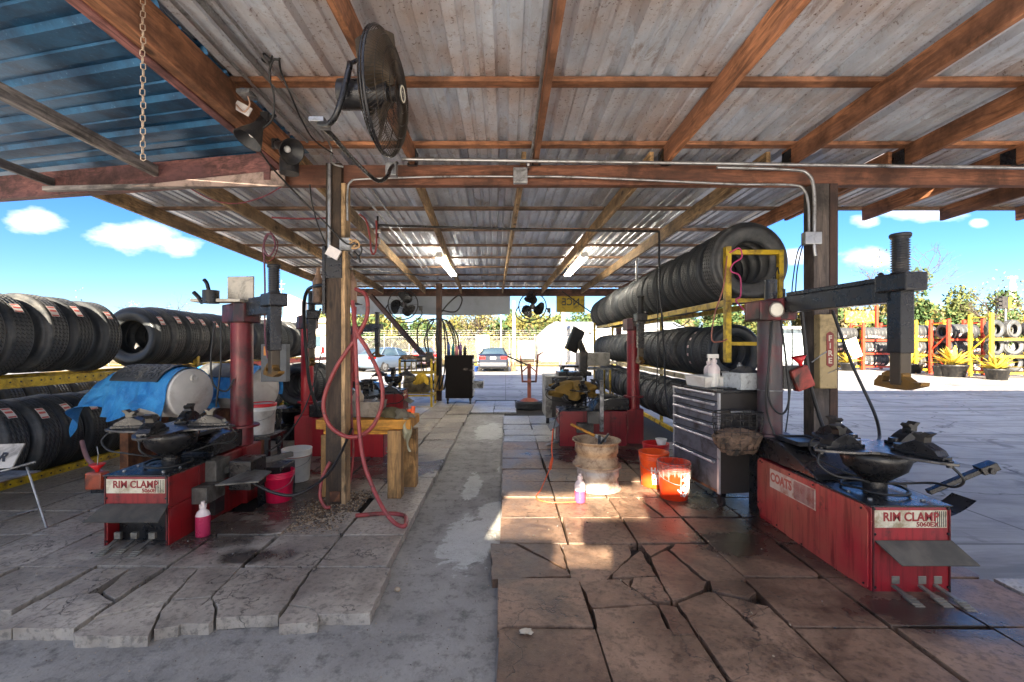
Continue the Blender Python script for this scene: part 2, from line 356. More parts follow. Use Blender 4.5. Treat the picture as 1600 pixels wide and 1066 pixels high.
def mat_lane():
    b = NB('rough_concrete'); ps = b.coord('Position')
    n1 = b.noise(ps, 1.7, 7, .65, .3); n2 = b.noise(ps, 9, 8, .75); fine = b.noise(ps, 85, 5, .8); peb = b.n('ShaderNodeTexVoronoi'); peb.inputs['Scale'].default_value = 38; b.l(ps, peb.inputs['Vector'])
    c = b.mix(b.ramp(n1, [(.3, 0.), (.7, 1.)]), (.19, .18, .168), (.34, .325, .30))
    c = b.mix(b.ramp(n2, [(.50, 0.), (.66, .75)]), c, (.07, .067, .062))
    c = b.mix(b.ramp(peb.outputs['Distance'], [(.13, .55), (.24, 0.)]), c, b.mix(peb.outputs['Color'], (.13, .12, .11), (.36, .35, .33)))
    c = b.mix(b.ramp(fine, [(.30, .7), (.4, 0.)]), c, (.035, .033, .03))
    # old spilled white paint in the lane: stains with their own outline
    sx = b.n('ShaderNodeSeparateXYZ'); b.l(ps, sx.inputs[0]); wob = b.math('MULTIPLY', b.math('SUBTRACT', b.noise(ps, 5, 7, .7, .8), .5), 2.3)
    sp_ = None
    for (cx, cy, a, q) in [(-.30, 3.75, .26, .52), (-.12, 4.3, .16, .42), (-.38, 5.2, .10, .55), (-.3, 8.5, .3, .9), (-.05, 5.9, .06, .2)]:
        du = b.math('DIVIDE', b.math('SUBTRACT', sx.outputs[0], cx), a); dv = b.math('DIVIDE', b.math('SUBTRACT', sx.outputs[1], cy), q)
        m_ = b.math('SUBTRACT', 1.0, b.math('SQRT', b.math('ADD', b.math('MULTIPLY', du, du), b.math('MULTIPLY', dv, dv))))
        sp_ = m_ if sp_ is None else b.math('MAXIMUM', sp_, m_)
    k = b.math('MULTIPLY', b.math('ADD', sp_, wob), 6.0, clamp=True)
    k = b.math('MULTIPLY', k, b.ramp(n2, [(.3, .35), (.55, .85)])); k = b.math('MULTIPLY', k, b.ramp(fine, [(.36, .1), (.44, 1.)]))
    c = b.mix(k, c, (.50, .51, .49))
    b.base(c); b.l(b.math('MULTIPLY_ADD', n1, -.3, .85, clamp=True), b.p.inputs['Roughness'])
    b.bump(b.math('ADD', b.math('MULTIPLY', fine, .7), b.math('ADD', b.math('MULTIPLY', n2, 1.5), b.math('MULTIPLY', peb.outputs['Distance'], .6))), .7, .008); return b.m
def mat_lot():
    b = NB('lot_surface'); ps = b.coord('Position')
    n1 = b.noise(ps, .25, 6, .6, .5); n2 = b.noise(ps, 2.5, 7, .7); fine = b.noise(ps, 60, 5, .8)
    c = b.mix(b.ramp(n1, [(.35, 0.), (.65, 1.)]), (.29, .285, .28), (.40, .39, .38))
    c = b.mix(b.ramp(n2, [(.48, 0.), (.72, .55)]), c, (.14, .14, .14))
    c = b.mix(b.ramp(fine, [(.6, 0.), (.7, .4)]), c, (.45, .45, .44)); c = b.mix(b.ramp(fine, [(.3, .5), (.4, 0.)]), c, (.06, .06, .06))
    vo = b.n('ShaderNodeTexVoronoi', feature='DISTANCE_TO_EDGE'); vo.inputs['Scale'].default_value = .33
    wv = b.n('ShaderNodeVectorMath', operation='ADD'); b.l(ps, wv.inputs[0]); nn = b.n('ShaderNodeTexNoise'); nn.inputs['Scale'].default_value = 1.2; nn.inputs['Detail'].default_value = 6; b.l(ps, nn.inputs['Vector'])
    b.l(nn.outputs['Color'], wv.inputs[1]); b.l(wv.outputs[0], vo.inputs['Vector'])
    cr = b.ramp(vo.outputs['Distance'], [(.0015, 1.), (.005, 0.)]); c = b.mix(cr, c, (.04, .04, .038))
    br_ = b.n('ShaderNodeTexBrick'); br_.offset = 0; b.l(ps, br_.inputs['Vector']); br_.inputs['Scale'].default_value = 1; br_.inputs['Brick Width'].default_value = 4.6; br_.inputs['Row Height'].default_value = 3.7; br_.inputs['Mortar Size'].default_value = .012; br_.inputs['Mortar Smooth'].default_value = 0
    c = b.mix(b.math('MULTIPLY', br_.outputs['Fac'], .75), c, (.05, .05, .048))
    st = b.noise(b.coord('Position', (.18, 1.6, 1)), 1.1, 6, .65, .8); c = b.mix(b.ramp(st, [(.48, 0.), (.62, .75)]), c, (.12, .118, .115))
    st2 = b.noise(ps, .9, 5, .6, 1.5); c = b.mix(b.ramp(st2, [(.58, 0.), (.66, .6)]), c, (.075, .07, .068))
    cr = b.math('MAXIMUM', cr, br_.outputs['Fac'])
    b.base(c); b.l(b.math('MULTIPLY_ADD', n2, -.25, .78), b.p.inputs['Roughness']); b.bump(b.math('SUBTRACT', b.math('ADD', fine, n2), cr), .4, .006); return b.m
def mat_tyre(name='tyre_rubber', blocks=64, zz=.55, slot=.24, dusty=1.0):
    b = NB(name); uv = b.n('ShaderNodeTexCoord').outputs['UV']; sx = b.n('ShaderNodeSeparateXYZ'); b.l(uv, sx.inputs[0])
    oi = b.n('ShaderNodeObjectInfo')
    U, V = sx.outputs[0], sx.outputs[1]
    tread = b.math('MULTIPLY', b.math('GREATER_THAN', V, .30), b.math('LESS_THAN', V, .70))
    zig = b.math('MULTIPLY', b.math('PINGPONG', b.math('MULTIPLY', V, 20), 1.0), zz)
    lat = b.math('GREATER_THAN', b.math('FRACT', b.math('ADD', b.math('MULTIPLY', U, blocks), zig)), slot)
    side = b.math('MULTIPLY', b.math('GREATER_THAN', b.math('FRACT', b.math('MULTIPLY', U, 128)), .3), b.math('MULTIPLY', b.math('GREATER_THAN', V, .255), b.math('LESS_THAN', V, .745)))
    h = b.math('ADD', b.math('MULTIPLY', tread, lat), b.math('MULTIPLY', side, .25))
    ob = b.coord(); n1 = b.noise(ob, 6, 6, .7); lett = b.noise(b.coord('UV', (60, 40, 1)), 2.2, 2, .5)
    dust = b.math('MULTIPLY', b.ramp(n1, [(.35, 0.), (.75, 1.)]), b.math('MULTIPLY_ADD', oi.outputs['Random'], .95 * dusty, .08 * dusty))
    c = b.mix(dust, (.032, .037, .043), (.135, .132, .128))
    c = b.mix(b.math('MULTIPLY', tread, b.math('SUBTRACT', 1.0, lat)), c, (.006, .006, .006))
    b.base(c); b.l(b.math('MULTIPLY_ADD', n1, .3, .30), b.p.inputs['Roughness'])
    b.bump(b.math('ADD', h, b.math('MULTIPLY', b.math('GREATER_THAN', lett, .6), .08)), .9, .007); return b.m
def mat_tarp():
    b = NB('tarp'); ob = b.coord(); n = b.noise(ob, 5, 5, .6, .6); n2 = b.noise(ob, 18, 6, .7)
    c = b.mix(b.ramp(n, [(.3, 0.), (.7, 1.)]), (.015, .19, .58), (.06, .38, .80)); c = b.mix(b.ramp(n2, [(.6, 0.), (.75, .35)]), c, (.35, .6, .85))  # pale blotches put the tarp's reflected light into its colour
    b.base(c); b.rough(.38); b.bump(b.math('ADD', n, b.math('ADD', n2, b.noise(ob, 46, 5, .7))), .9, .02); return b.m
def emis(name, col, st):
    b = NB(name); b.base((.8, .8, .8)); b.p.inputs['Emission Color'].default_value = (*col, 1); b.p.inputs['Emission Strength'].default_value = st; return b.m
def glass(name, col=(.8, .8, .8), rough=.05, tr=.9, alpha=1):
    b = NB(name); b.base(col); b.rough(rough); b.p.inputs['Transmission Weight'].default_value = tr; b.p.inputs['IOR'].default_value = 1.3; return b.m
def carpaint(name, col):
    b = NB(name); b.base(col); b.p.inputs['Metallic'].default_value = .4; b.rough(.35); b.p.inputs['Coat Weight'].default_value = .8; return b.m
ROOF = mat_rust_metal(); ROOF2 = mat_rust_metal('galvanised_far_roof', .35, .75); BROOF = mat_blue_roof()
SLABL = mat_slab('grey_slab', (.26, .23, .195), (.43, .385, .325), (.095, .078, .065)); SLABR = mat_slab('brown_slab', (.15, .085, .055), (.28, .18, .12), (.035, .022, .016), .9)
SLABF = mat_slab('far_slab', (.27, .265, .26), (.37, .36, .345), (.09, .085, .08), .4)
LANE = mat_lane(); LOT = mat_lot(); TYRE = mat_tyre(); TYRE2 = mat_tyre('tyre_rubber_fine', 96, .9, .20, .6); TYRE3 = mat_tyre('tyre_rubber_coarse', 46, 1.3, .30, 1.5); TARP = mat_tarp()
DIRT = M('bedding_dirt', (.016, .013, .011), .95, gs=6, bump=.6)
SOIL = M('soil', (.10, .085, .06), .95, gs=2, bump=.5)
STEELG = M('grey_steel', (.35, .36, .37), .42, .8, grime=.35, gs=6)
PIPE = M('galv_pipe', (.45, .45, .45), .35, .9, grime=.25, gs=5)
BLACK = M('black_plastic', (.018, .018, .02), .42, 0, grime=.25, gcol=(.07, .06, .05), gs=8)
BLACKM = M('black_greasy_metal', (.040, .040, .043), .27, .7, grime=.3, gcol=(.016, .014, .013), gs=6, bump=.35, bs=40)
def paint(name, col, worn=(.20, .04, .035), amt=.5):
    b = NB(name); ob = b.coord(); n1 = b.noise(b.coord('Object', (9, 9, .7)), 2.2, 7, .7, .4); n2 = b.noise(ob, 5, 8, .72, .3); n3 = b.noise(ob, 42, 5, .8); n4 = b.noise(ob, 1.6, 4, .6)
    c = b.mix(b.ramp(n4, [(.35, 0.), (.7, .8)]), col, worn)
    c = b.mix(b.ramp(n1, [(.50, 0.), (.62, amt)]), c, tuple(x * .25 for x in col)); c = b.mix(b.ramp(n2, [(.58, 0.), (.68, amt * 1.2)]), c, (.025, .016, .014))
    c = b.mix(b.ramp(n3, [(.66, 0.), (.70, .8)]), c, (.03, .02, .018)); c = b.mix(b.ramp(n3, [(.28, .5), (.32, 0.)]), c, (.5, .28, .22))
    b.base(c); b.l(b.math('MULTIPLY_ADD', n2, .5, .14, clamp=True), b.p.inputs['Roughness']); b.bump(b.math('ADD', n3, n2), .12, .003); return b.m
RED = paint('machine_red', (.30, .008, .016), (.14, .02, .025), .6)
REDD = M('machine_dark_red', (.15, .012, .018), .38, .2, grime=.55, gcol=(.02, .012, .012), gs=4)
REDB = M('bright_red_plastic', (.62, .015, .02), .35, 0, grime=.15, gs=6)
ORANGE = M('orange_plastic', (.80, .09, .012), .38, 0, grime=.15, gcol=(.3, .06, .02), gs=6)
YEL = M('rack_yellow', (.62, .42, .02), .45, 0, grime=.35, gcol=(.12, .07, .02), gs=7)
REDR = M('rack_red', (.55, .04, .015), .45, 0, grime=.3, gcol=(.12, .04, .02), gs=7)
WHITEP = M('white_plastic', (.68, .66, .62), .42, 0, grime=.16, gcol=(.42, .36, .30), gs=2.5)
WHITEM = M('white_metal', (.72, .72, .72), .4, 0, grime=.15, gcol=(.3, .28, .25), gs=3)
BANN = M('banner_cloth', (.42, .46, .52), .7, 0, grime=.2, gcol=(.25, .27, .3), gs=1)
STICK = M('sticker_white', (.72, .66, .63), .5, 0, grime=.1); STICKR = M('sticker_pink', (.6, .12, .1), .5)
RUST = M('rust', (.26, .11, .05), .7, .3, grime=.5, gcol=(.08, .035, .02), gs=7, bump=.4)
RIMP = M('worn_rim', (.46, .33, .20), .5, .2, grime=.4, gcol=(.13, .06, .03), gs=7, bump=.3)
RAG = M('rag', (.30, .20, .06), .95, gs=10, bump=.5, bs=120); RAGG = M('rag_grey', (.16, .14, .10), .95, gs=10, bump=.5, bs=120); RAGW = M('rag_brown', (.19, .12, .08), .95, grime=.4, gs=10, bump=.6, bs=90)
HOSE = M('red_hose', (.28, .045, .045), .45, 0, grime=.2, gs=9); CABLE = M('black_cable', (.012, .012, .013), .5); CABLER = M('maroon_cable', (.16, .02, .03), .5)
CORD = M('orange_cord', (.7, .10, .03), .5)
WR = dict(name='stained_rafter', col=(.44, .185, .085)); WY = dict(name='pale_lumber', col=(.58, .37, .18)); WD = dict(name='dark_lumber', col=(.13, .06, .04)); WO = dict(name='orange_bench_wood', col=(.85, .36, .04)); WG = dict(name='old_grey_board', col=(.30, .26, .23))
def W(dc, ax, **k): return wood(dc['name'], dc['col'], ax, **k)
PINK = M('pink_fluid', (.75, .06, .14), .25, spec=.6); CLEARP = M('milky_plastic', (.72, .62, .60), .3)
GLS = glass('clear_glass', (.6, .65, .7), .05, .85)

# ------------------------------------------------------------------ ground
def flat(name, poly, z, mat, kind='structure', sub=1):
    mb = MB(); mb.add([(x, y, z) for x, y in poly], [tuple(range(len(poly)))]); o = obj(name, mb, mat, None); o['kind'] = kind; return o
g = flat('ground', [(-400, -60), (400, -60), (400, 600), (-400, 600)], 0, LOT)
flat('verge', [(-90, 33), (14, 33), (14, 75), (-90, 75)], .02, M('dry_grass', (.11, .075, .012), .95, gs=1, var=.4, bump=.5))
flat('verge', [(14.01, 40), (110, 40), (110, 110), (14.01, 110)], .02, M('dry_grass', (.30, .25, .07)))
flat('bounce_apron', [(-12, -4.99), (19, -4.99), (19, .64), (-12, .64)], .004, M('bounce_sheet', (.46, .47, .48), .85, var=.15, grime=.15, gcol=(.25, .23, .2), gs=1.2))  # unseen pale sheet added behind the camera to bounce sun upward
LX = -.84; RX = -.05
lane = flat('concrete_lane', [(-9, .7), (RX, .7), (RX, 13.3), (LX - .1, 13.3), (LX - .1, 2.75), (-9, 2.75)], .004, LANE)
bl = flat('slab_bedding_left', [(-5.75, 2.75), (LX - .03, 2.75), (LX - .03, 13.2), (-5.75, 13.2)], .008, DIRT)
br = flat('slab_bedding_right', [(RX + .02, .85), (9, .85), (9, 3.03), (3.25, 3.03), (3.25, 10.4), (RX + .02, 10.4)], .008, DIRT)
flat('far_bedding', [(LX - .05, 13.22), (1.9, 13.22), (1.9, 10.42), (RX + .02, 10.42), (RX + .02, 10.5), (LX - .05, 10.5)], .006, DIRT)
HT = .07
def slabmesh(i, mat, w_, d_):
    r = random.Random(i); k = lambda: r.uniform(-.006, .006)
    pts = [(-w_ / 2 + k(), -d_ / 2 + k()), (w_ / 2 + k(), -d_ / 2 + k()), (w_ / 2 + k(), d_ / 2 + k()), (-w_ / 2 + k(), d_ / 2 + k())]
    if i % 3 == 0:   # a chipped corner
        a, b_ = r.uniform(.02, .06), r.uniform(.02, .06); pts[1:2] = [(pts[1][0] - a, pts[1][1]), (pts[1][0] - a * .3, pts[1][1] + b_ * .4), (pts[1][0], pts[1][1] + b_)]
    if i % 4 == 1:
        a, b_ = r.uniform(.03, .09), r.uniform(.02, .05); pts[-1:] = [(pts[-1][0] + a, pts[-1][1]), (pts[-1][0], pts[-1][1] - b_)]
    mb = MB(); mb.prism(pts, -.07, 0); return mesh('slab', mb, mat, .004)
def lay(parent, mat, xs, ys, skip, seed, z0=HT, jit=.008, wild=None):
    r = random.Random(seed); ms = [slabmesh(i, mat, xs[1] - xs[0] - .018, ys[1] - ys[0] - .021) for i in range(12)]
    for j in range(len(ys) - 1):
        for i in range(len(xs) - 1):
            if (i, j) in skip or skip_fn(parent, (xs[i] + xs[i + 1]) / 2, (ys[j] + ys[j + 1]) / 2): continue
            o = bpy.data.objects.new('slab', r.choice(ms)); COL.objects.link(o); o.parent = parent
            wx = wild(i, j) if wild else 1
            o.location = ((xs[i] + xs[i + 1]) / 2 + r.uniform(-jit, jit) * wx, (ys[j] + ys[j + 1]) / 2 + r.uniform(-jit, jit) * wx * .6, z0 + r.uniform(-.006, .006))
            o.rotation_euler = (r.uniform(-.009, .009), r.uniform(-.009, .009), r.uniform(-.01, .01) * wx + (PI if r.random() < .5 else 0))
def skip_fn(parent, x, y):
    if parent is bl: return abs(x + 1.83) < .28 and 4.0 < y < 4.7
    return False
lay(bl, SLABL, [LX - .52 * 1 - .52 * k + .52 for k in range(9, -1, -1)], [2.65 + .53 * k for k in range(20)], {(8, 0), (7, 0), (6, 0), (5, 0), (5, 3), (4, 7)}, 3)
rx = [RX + .552 * k for k in range(7)]; ry = [.91 + .53 * k for k in range(18)]
lay(br, SLABR, rx, ry[:13], {(0, 4), (1, 4), (2, 4), (1, 3), (2, 3), (2, 6)}, 5)
lay(br, SLABF, rx[:4], ry[12:], {(0, 0), (1, 0)} if 0 else set(), 6, wild=lambda i, j: 2.5)
lay(br, SLABL, [RX + .552 * k for k in range(6, 16)], ry[:5], set(), 8)
fb = bpy.data.objects['far_bedding']
lay(fb, SLABF, [LX + .55 * k for k in range(3)], [10.55 + .54 * k for k in range(5)], set(), 9, z0=.05)
# broken slabs, each piece where the photograph shows it
def zr(pts): return [G(760 + x / 2.912, 700 + y / 2.912, HT) for x, y in pts]
def zl(pts): return [G(x / 2.39, 620 + y / 2.39, HT) for x, y in pts]
def z2(pts): return [G(400 + x / 2.912, 700 + y / 2.912, HT) for x, y in pts]
def piece(parent, ps, mat, i, h=HT):
    r = random.Random(i * 7 + 1); c = sum(ps, Vector()) / len(ps)
    # roughen the broken outline
    out = []
    for k in range(len(ps)):
        a, b_ = ps[k], ps[(k + 1) % len(ps)]; L = (b_ - a).length; out.append(a); n = int(L / .07)
        for q in range(1, n + 1):
            t = q / (n + 1); nrm = Vector((-(b_ - a).y, (b_ - a).x, 0)).normalized(); out.append(a.lerp(b_, t) + nrm * r.uniform(-.006, .006))
    mb = MB(); mb.prism([((p.x - c.x) * 1.020, (p.y - c.y) * 1.020) for p in out], -h + .002, 0)
    me = mesh('slab_piece', mb, mat, .002)
    o = bpy.data.objects.new('slab_piece', me); COL.objects.link(o); o.parent = parent; o.location = (c.x, c.y, HT + r.uniform(-.008, .004)); o.rotation_euler = (r.uniform(-.012, .012), r.uniform(-.012, .012), 0)
RP = [[(22, 430), (122, 432), (362, 556), (378, 577), (30, 592)], [(138, 427), (332, 427), (364, 545)], [(347, 438), (640, 438), (656, 482), (542, 598), (396, 600)], [(700, 472), (770, 585), (575, 586), (578, 570)],
      [(706, 440), (838, 440), (748, 490)], [(752, 497), (822, 466), (984, 600), (796, 603)], [(862, 437), (1010, 437), (1182, 598), (1002, 600), (838, 463)],
      [(430, 608), (600, 596), (753, 702), (483, 722)], [(612, 594), (656, 592), (652, 625)], [(672, 592), (775, 589), (836, 697), (765, 697), (660, 630)], [(486, 730), (768, 712), (838, 850), (520, 851)], [(785, 713), (865, 724), (946, 846), (850, 850)],
      [(795, 606), (1003, 606), (984, 646), (850, 697)], [(875, 706), (1010, 656), (1040, 662), (1236, 845), (966, 848)], [(1021, 606), (1170, 606), (1226, 660), (1192, 686), (1032, 650)], [(1058, 667), (1280, 716), (1190, 765), (1170, 758)], [(1192, 772), (1288, 724), (1412, 846), (1270, 848)]]
for i, p in enumerate(RP): piece(br, zr(p), SLABR, i)
LP1 = [[(865, 668), (1152, 650), (1037, 815), (810, 828), (816, 785), (796, 750)], [(786, 753), (801, 792), (795, 833), (778, 846), (676, 846), (676, 835)], [(572, 677), (675, 682), (625, 755), (358, 822)], [(348, 832), (614, 763), (600, 790), (550, 888), (285, 892), (277, 880)],
       [(684, 683), (850, 676), (788, 745), (642, 755)], [(640, 762), (778, 753), (665, 852), (577, 866), (602, 800)], [(285, 677), (410, 680), (320, 735), (157, 752)], [(428, 678), (550, 677), (432, 755), (388, 728)], [(225, 754), (363, 734), (418, 765), (275, 864), (52, 864)], [(145, 758), (213, 755), (43, 862), (0, 866), (-60, 870)]]
fixy = lambda ps: [Vector((q.x, 3.165 if q.y > 3.0 else q.y, q.z)) for q in ps]
for i, p in enumerate(LP1): piece(bl, fixy(zl(p)), SLABL, 40 + i)
LP2 = [[(262, 550), (590, 544), (602, 560), (515, 752), (286, 754), (278, 738), (240, 720), (155, 708)], [(107, 772), (150, 714), (236, 724), (276, 742), (283, 770), (278, 786), (107, 800)]]
for i, p in enumerate(LP2): piece(bl, fixy(z2(p)), SLABL, 60 + i)
RC6 = [(rx[2], rx[2] + .3, ry[6], ry[7]), (rx[2] + .32, rx[3], ry[6], ry[7])]
for i, (a, b_, c_, d_) in enumerate(RC6): piece(br, [Vector((a + .01, c_ + .01, HT)), Vector((b_ - .01 + .08 * (i == 0), c_ + .01, HT)), Vector((b_ - .01, d_ - .01, HT)), Vector((a + .01, d_ - .01, HT))] if i == 0 else [Vector((a + .08, c_ + .01, HT)), Vector((b_ - .01, c_ + .01, HT)), Vector((b_ - .01, d_ - .01, HT)), Vector((a + .01, d_ - .01, HT))], SLABR, 80 + i)
# gravel patches: loose pebbles where slabs are missing
def gravel(name, x0, x1, y0, y1, n, zc, cols, rmax=.016, seed=1):
    r = random.Random(seed); mb = MB()
    for _ in range(n):
        x, y = r.uniform(x0, x1), r.uniform(y0, y1); q = r.uniform(.35, 1) * rmax; z = zc + r.uniform(0, .012) - .025 * max(abs(x - (x0 + x1) / 2) / (x1 - x0), abs(y - (y0 + y1) / 2) / (y1 - y0))
        vs = [Vector((a, b_, c_)) for a, b_, c_ in [(1, 0, 0), (0, 1, 0), (-1, 0, 0), (0, -1, 0), (0, 0, .7), (0, 0, -.7)]]
        Mx = Matrix.Rotation(r.uniform(0, 6), 3, 'Z') @ Matrix.Rotation(r.uniform(0, 1), 3, 'X')
        vs = [Mx @ Vector((v_.x * q * r.uniform(.7, 1.3), v_.y * q * r.uniform(.7, 1.2), v_.z * q)) + Vector((x, y, z)) for v_ in vs]
        mb.add(vs, [(0, 1, 4), (1, 2, 4), (2, 3, 4), (3, 0, 4), (1, 0, 5), (2, 1, 5), (3, 2, 5), (0, 3, 5)], r.randrange(len(cols)), False)
    return single(name, mb, cols, None, None, kind='stuff')
PB = [M('pebble_tan', (.20, .13, .07), .6), M('pebble_brown', (.08, .045, .025), .6), M('pebble_pale', (.34, .27, .19), .6), M('pebble_grey', (.09, .08, .07), .6)]
gravel('gravel', -2.16, -1.42, 3.75, 4.86, 7000, .062, PB, .017, 1)
gravel('gravel', -3.46, -2.98, 4.23 - .5, 4.23, 2200, .045, PB[3:] + PB[:1] + PB[3:], .015, 2)
gravel('grit', -.95, .02, 2.5, 13, 260, .012, [PB[3], PB[1], PB[2]], .007, 3)
gravel('grit', -4.5, -.1, 1.7, 2.66, 330, .012, [PB[3], PB[1], PB[2]], .006, 4)
gravel('floor_litter', .1, 2.1, 2.2, 6.0, 120, .078, [BLACKM, PB[3], PB[2], STEELG], .009, 5)
gravel('floor_litter', -3.3, -.9, 2.8, 5.5, 130, .078, [BLACKM, PB[3], PB[2], STEELG], .009, 6)

# ------------------------------------------------------------------ the open shed
shed = thing('open_shed', 'open-sided timber shed with a corrugated metal roof over the tire machines', 'shed', (0, 4.5, 0))
SL = -10 / F
YB = 2.2     # the roof's rear edge, just out of the picture overhead
def zroof(y): return 3.74 + SL * y
def rib_panel(x0, x1, y0, y1, dz=0, sk0=0, sk1=0, ph=0):
    """one corrugated sheet, ribs along y; sk: sideways shift at y1"""
    prof = [(0, 0), (.022, .060), (.088, .060), (.11, 0), (.19, 0), (.20, .018), (.225, .018), (.235, 0), (.305, 0), (.315, .018), (.34, .018), (.35, 0)]
    xs = []; x = x0
    while x < x1 - .01:
        for a, b_ in prof:
            if x + a < x1: xs.append((x + a, b_))
        x += .42
    xs.append((x1, 0)); ny = 2; mb = MB()
    vs = []
    for j in range(ny + 1):
        y = y0 + (y1 - y0) * j / ny
        for (xx, zz) in xs: vs.append((xx + (sk0 + (sk1 - sk0) * (xx - x0) / (x1 - x0)) * j / ny, y, zroof(y) + zz + dz))
    n = len(xs); mb.add(vs, [(j * n + i, j * n + i + 1, (j + 1) * n + i + 1, (j + 1) * n + i) for j in range(ny) for i in range(n - 1)])
    return mb
def skew(x): return -.12 - .33 * max(0, min(1, (-x + 3) / 8))
for k in range(24):
    x = -2.18 + .84 * k; obj('roof_sheet', rib_panel(x, x + .846, YB, 4.78, .004 * (k % 2)), ROOF, shed)
for k in range(12):
    x = -5.54 + .84 * k; obj('roof_sheet', rib_panel(x, min(x + .846, 4.04), 4.70 + .25 * max(0, -2.1 - x), 15.1, .012 + .004 * (k % 2), skew(x), skew(x + .84)), ROOF2, shed)
for k in range(17):
    x = 4.045 + .84 * k; obj('roof_sheet', rib_panel(x, x + .846, 4.70, 6.62, .012 + .004 * (k % 2)), ROOF, shed)
# blue sheets over the side bay: ribs run across
U_ = Vector((-.973, .232, .012)).normalized(); V_ = Vector((.232, .973, 0)).normalized()
O_ = Vector((-2.1, 4.80, 3.70))
for k in range(4):
    mb = MB(); a0 = -.86 * (k + 1); a1 = -.86 * k; vs = []
    prof = [(0, 0), (.03, .04), (.10, .04), (.13, 0), (.30, 0), (.31, .012), (.33, .012), (.34, 0), (.43, 0), (.46, .04), (.53, .04), (.56, 0), (.70, 0), (.71, .012), (.73, .012), (.74, 0), (.864, 0)]
    L = 6.2
    for t in (0, L):
        for (a, b_) in prof: vs.append(O_ + V_ * (a0 + a) + U_ * (t + (a0 + a) * .238) + Vector((0, 0, b_ + .004 * (k % 2))))
    n = len(prof); mb.add(vs, [(i, i + 1, n + i + 1, n + i) for i in range(n - 1)])
    obj('roof_sheet', mb, BROOF, shed, label='blue roof sheet over the side bay')
def beam(name, p0, p1, w_, h_, mat, up=(0, 0, 1), bev=.004, **k):
    mb = MB(); mb.bar(p0, p1, w_, h_, up); return obj(name, mb, mat, shed, bev, **k)
def rz_(y, h): return zroof(y) - .046 - h / 2          # centre height of a rafter of depth h hung under the purlins
# rafters over the near bay
for x, w_ in [(-.93, .045), (.30, .045), (1.60, .045), (2.87, .045), (4.0, .045), (5.11, .045), (6.22, .045), (7.3, .045), (8.5, .045), (9.7, .045)]:
    y1 = 4.62 if x < 3.9 else 6.4
    beam('rafter', (x, YB + .05, rz_(YB, .19)), (x, y1, rz_(y1, .19)), w_, .19, W(WR, 'y'))
beam('main_beam', (-2.12, YB + .05, rz_(YB, .25)), (-2.12, 4.4, rz_(4.4, .25)), .09, .26, W(WR, 'y'))
beam('main_beam', (-2.205, YB + .05, rz_(YB, .25) - .05), (-2.205, 4.42, rz_(4.4, .25) - .05), .07, .18, W(dict(name='reddish_board', col=(.25, .10, .085)), 'y'))
# far bay
for xa, xb, mt in [(-4.95, -5.28, WY), (-3.55, -3.98, WY), (-2.12, -2.62, WY), (-.98, -1.44, WY), (.19, -.1, WY), (1.50, 1.18, WY), (2.70, 2.46, WY), (3.95, 3.68, WR)]:
    ya = 4.6 + .25 * max(0, -2.1 - xa); beam('rafter', (xa, ya, rz_(ya, .19)), (xb, 14.55, rz_(14.55, .19)), .045, .19, W(mt, 'y'))
for d, x0, x1 in [(2.33, -2.1, 18), (3.45, -2.1, 18), (4.5, -2.1, 18), (5.5, -5.25, 18), (6.52, -5.3, 18)] + [(6.52 + 1.14 * k, -5.35 - .02 * k, 4.0) for k in range(1, 8)]:
    beam('purlin', (x0, d, zroof(d) - .023), (x1, d, zroof(d) - .023), .09, .038, W(WR if d < 5 else dict(name='brown_purlin', col=(.34, .20, .12)), 'x'), bev=.003)
beam('header_beam', (-2.28, 4.53, 3.345), (18, 4.53, 3.345), .09, .20, W(dict(name='header_wood', col=(.30, .115, .06)), 'x'))
beam('header_beam', (-2.30, 4.44, 3.40), (-8.4, 5.895, 3.55), .10, .27, W(dict(name='reddish_board', col=(.25, .10, .085)), 'x'))
beam('header_beam', (-2.2, 4.50, 3.262), (-4.75, 4.62, 3.25), .06, .045, W(WG, 'x'))
mb = MB(); mb.add([P(445, 265, 4.40), P(445, 291, 4.40), P(205, 291, 4.46), P(300, 280, 4.44)], [(0, 1, 2, 3)]); a = [q + Vector((0, .02, 0)) for q in mb.v]; mb.add(a, [(3, 2, 1, 0)]); mb.add(mb.v[:], [(0, 4, 5, 1), (1, 5, 6, 2), (2, 6, 7, 3), (3, 7, 4, 0)])
obj('splice_plate', mb, M('pinkish_plate', (.42, .30, .25), .6, grime=.3), shed)
beam('far_beam', (-5.6, 14.66, 3.345), (4.2, 14.66, 3.345), .10, .24, W(WD, 'x'))
beam('rafter', (-3.68, 1.0, 3.53), (-3.68, 4.75, 3.47), .06, .11, W(WG, 'y'), label='grey narrow rafter under the blue sheets')
beam('rafter', (-5.1, 1.0, 3.53), (-5.1, 5.05, 3.47), .04, .09, W(WG, 'y'))
# posts
beam('post', (-1.70, 4.50, .02), (-1.70, 4.50, 3.44), .155, .155, W(dict(name='post_dark', col=(.07, .042, .025)), 'z'), up=(0, 1, 0), bev=.006)
beam('post', (-1.60, 4.49, .02), (-1.60, 4.49, 3.24), .04, .15, W(WY, 'z'), up=(0, 1, 0), label='pale strip added as the lit side of the near post')  # added strip: the post's lit right side put into a paler wood
beam('post', (3.12, 4.50, 0), (3.12, 4.50, 3.24), .155, .155, W(dict(name='post_dark2', col=(.11, .085, .07)), 'z'), up=(0, 1, 0), bev=.006)
beam('post', (3.245, 4.50, 0), (3.245, 4.50, 3.24), .08, .15, W(WD, 'z'), up=(0, 1, 0))
beam('post', (-1.87, 12.6, .0), (-1.87, 12.6, 3.35), .15, .15, W(WD, 'z'), up=(0, 1, 0))
beam('post', (-5.4, 14.66, .0), (-5.4, 14.66, 3.3), .15, .15, W(WD, 'z'), up=(0, 1, 0))
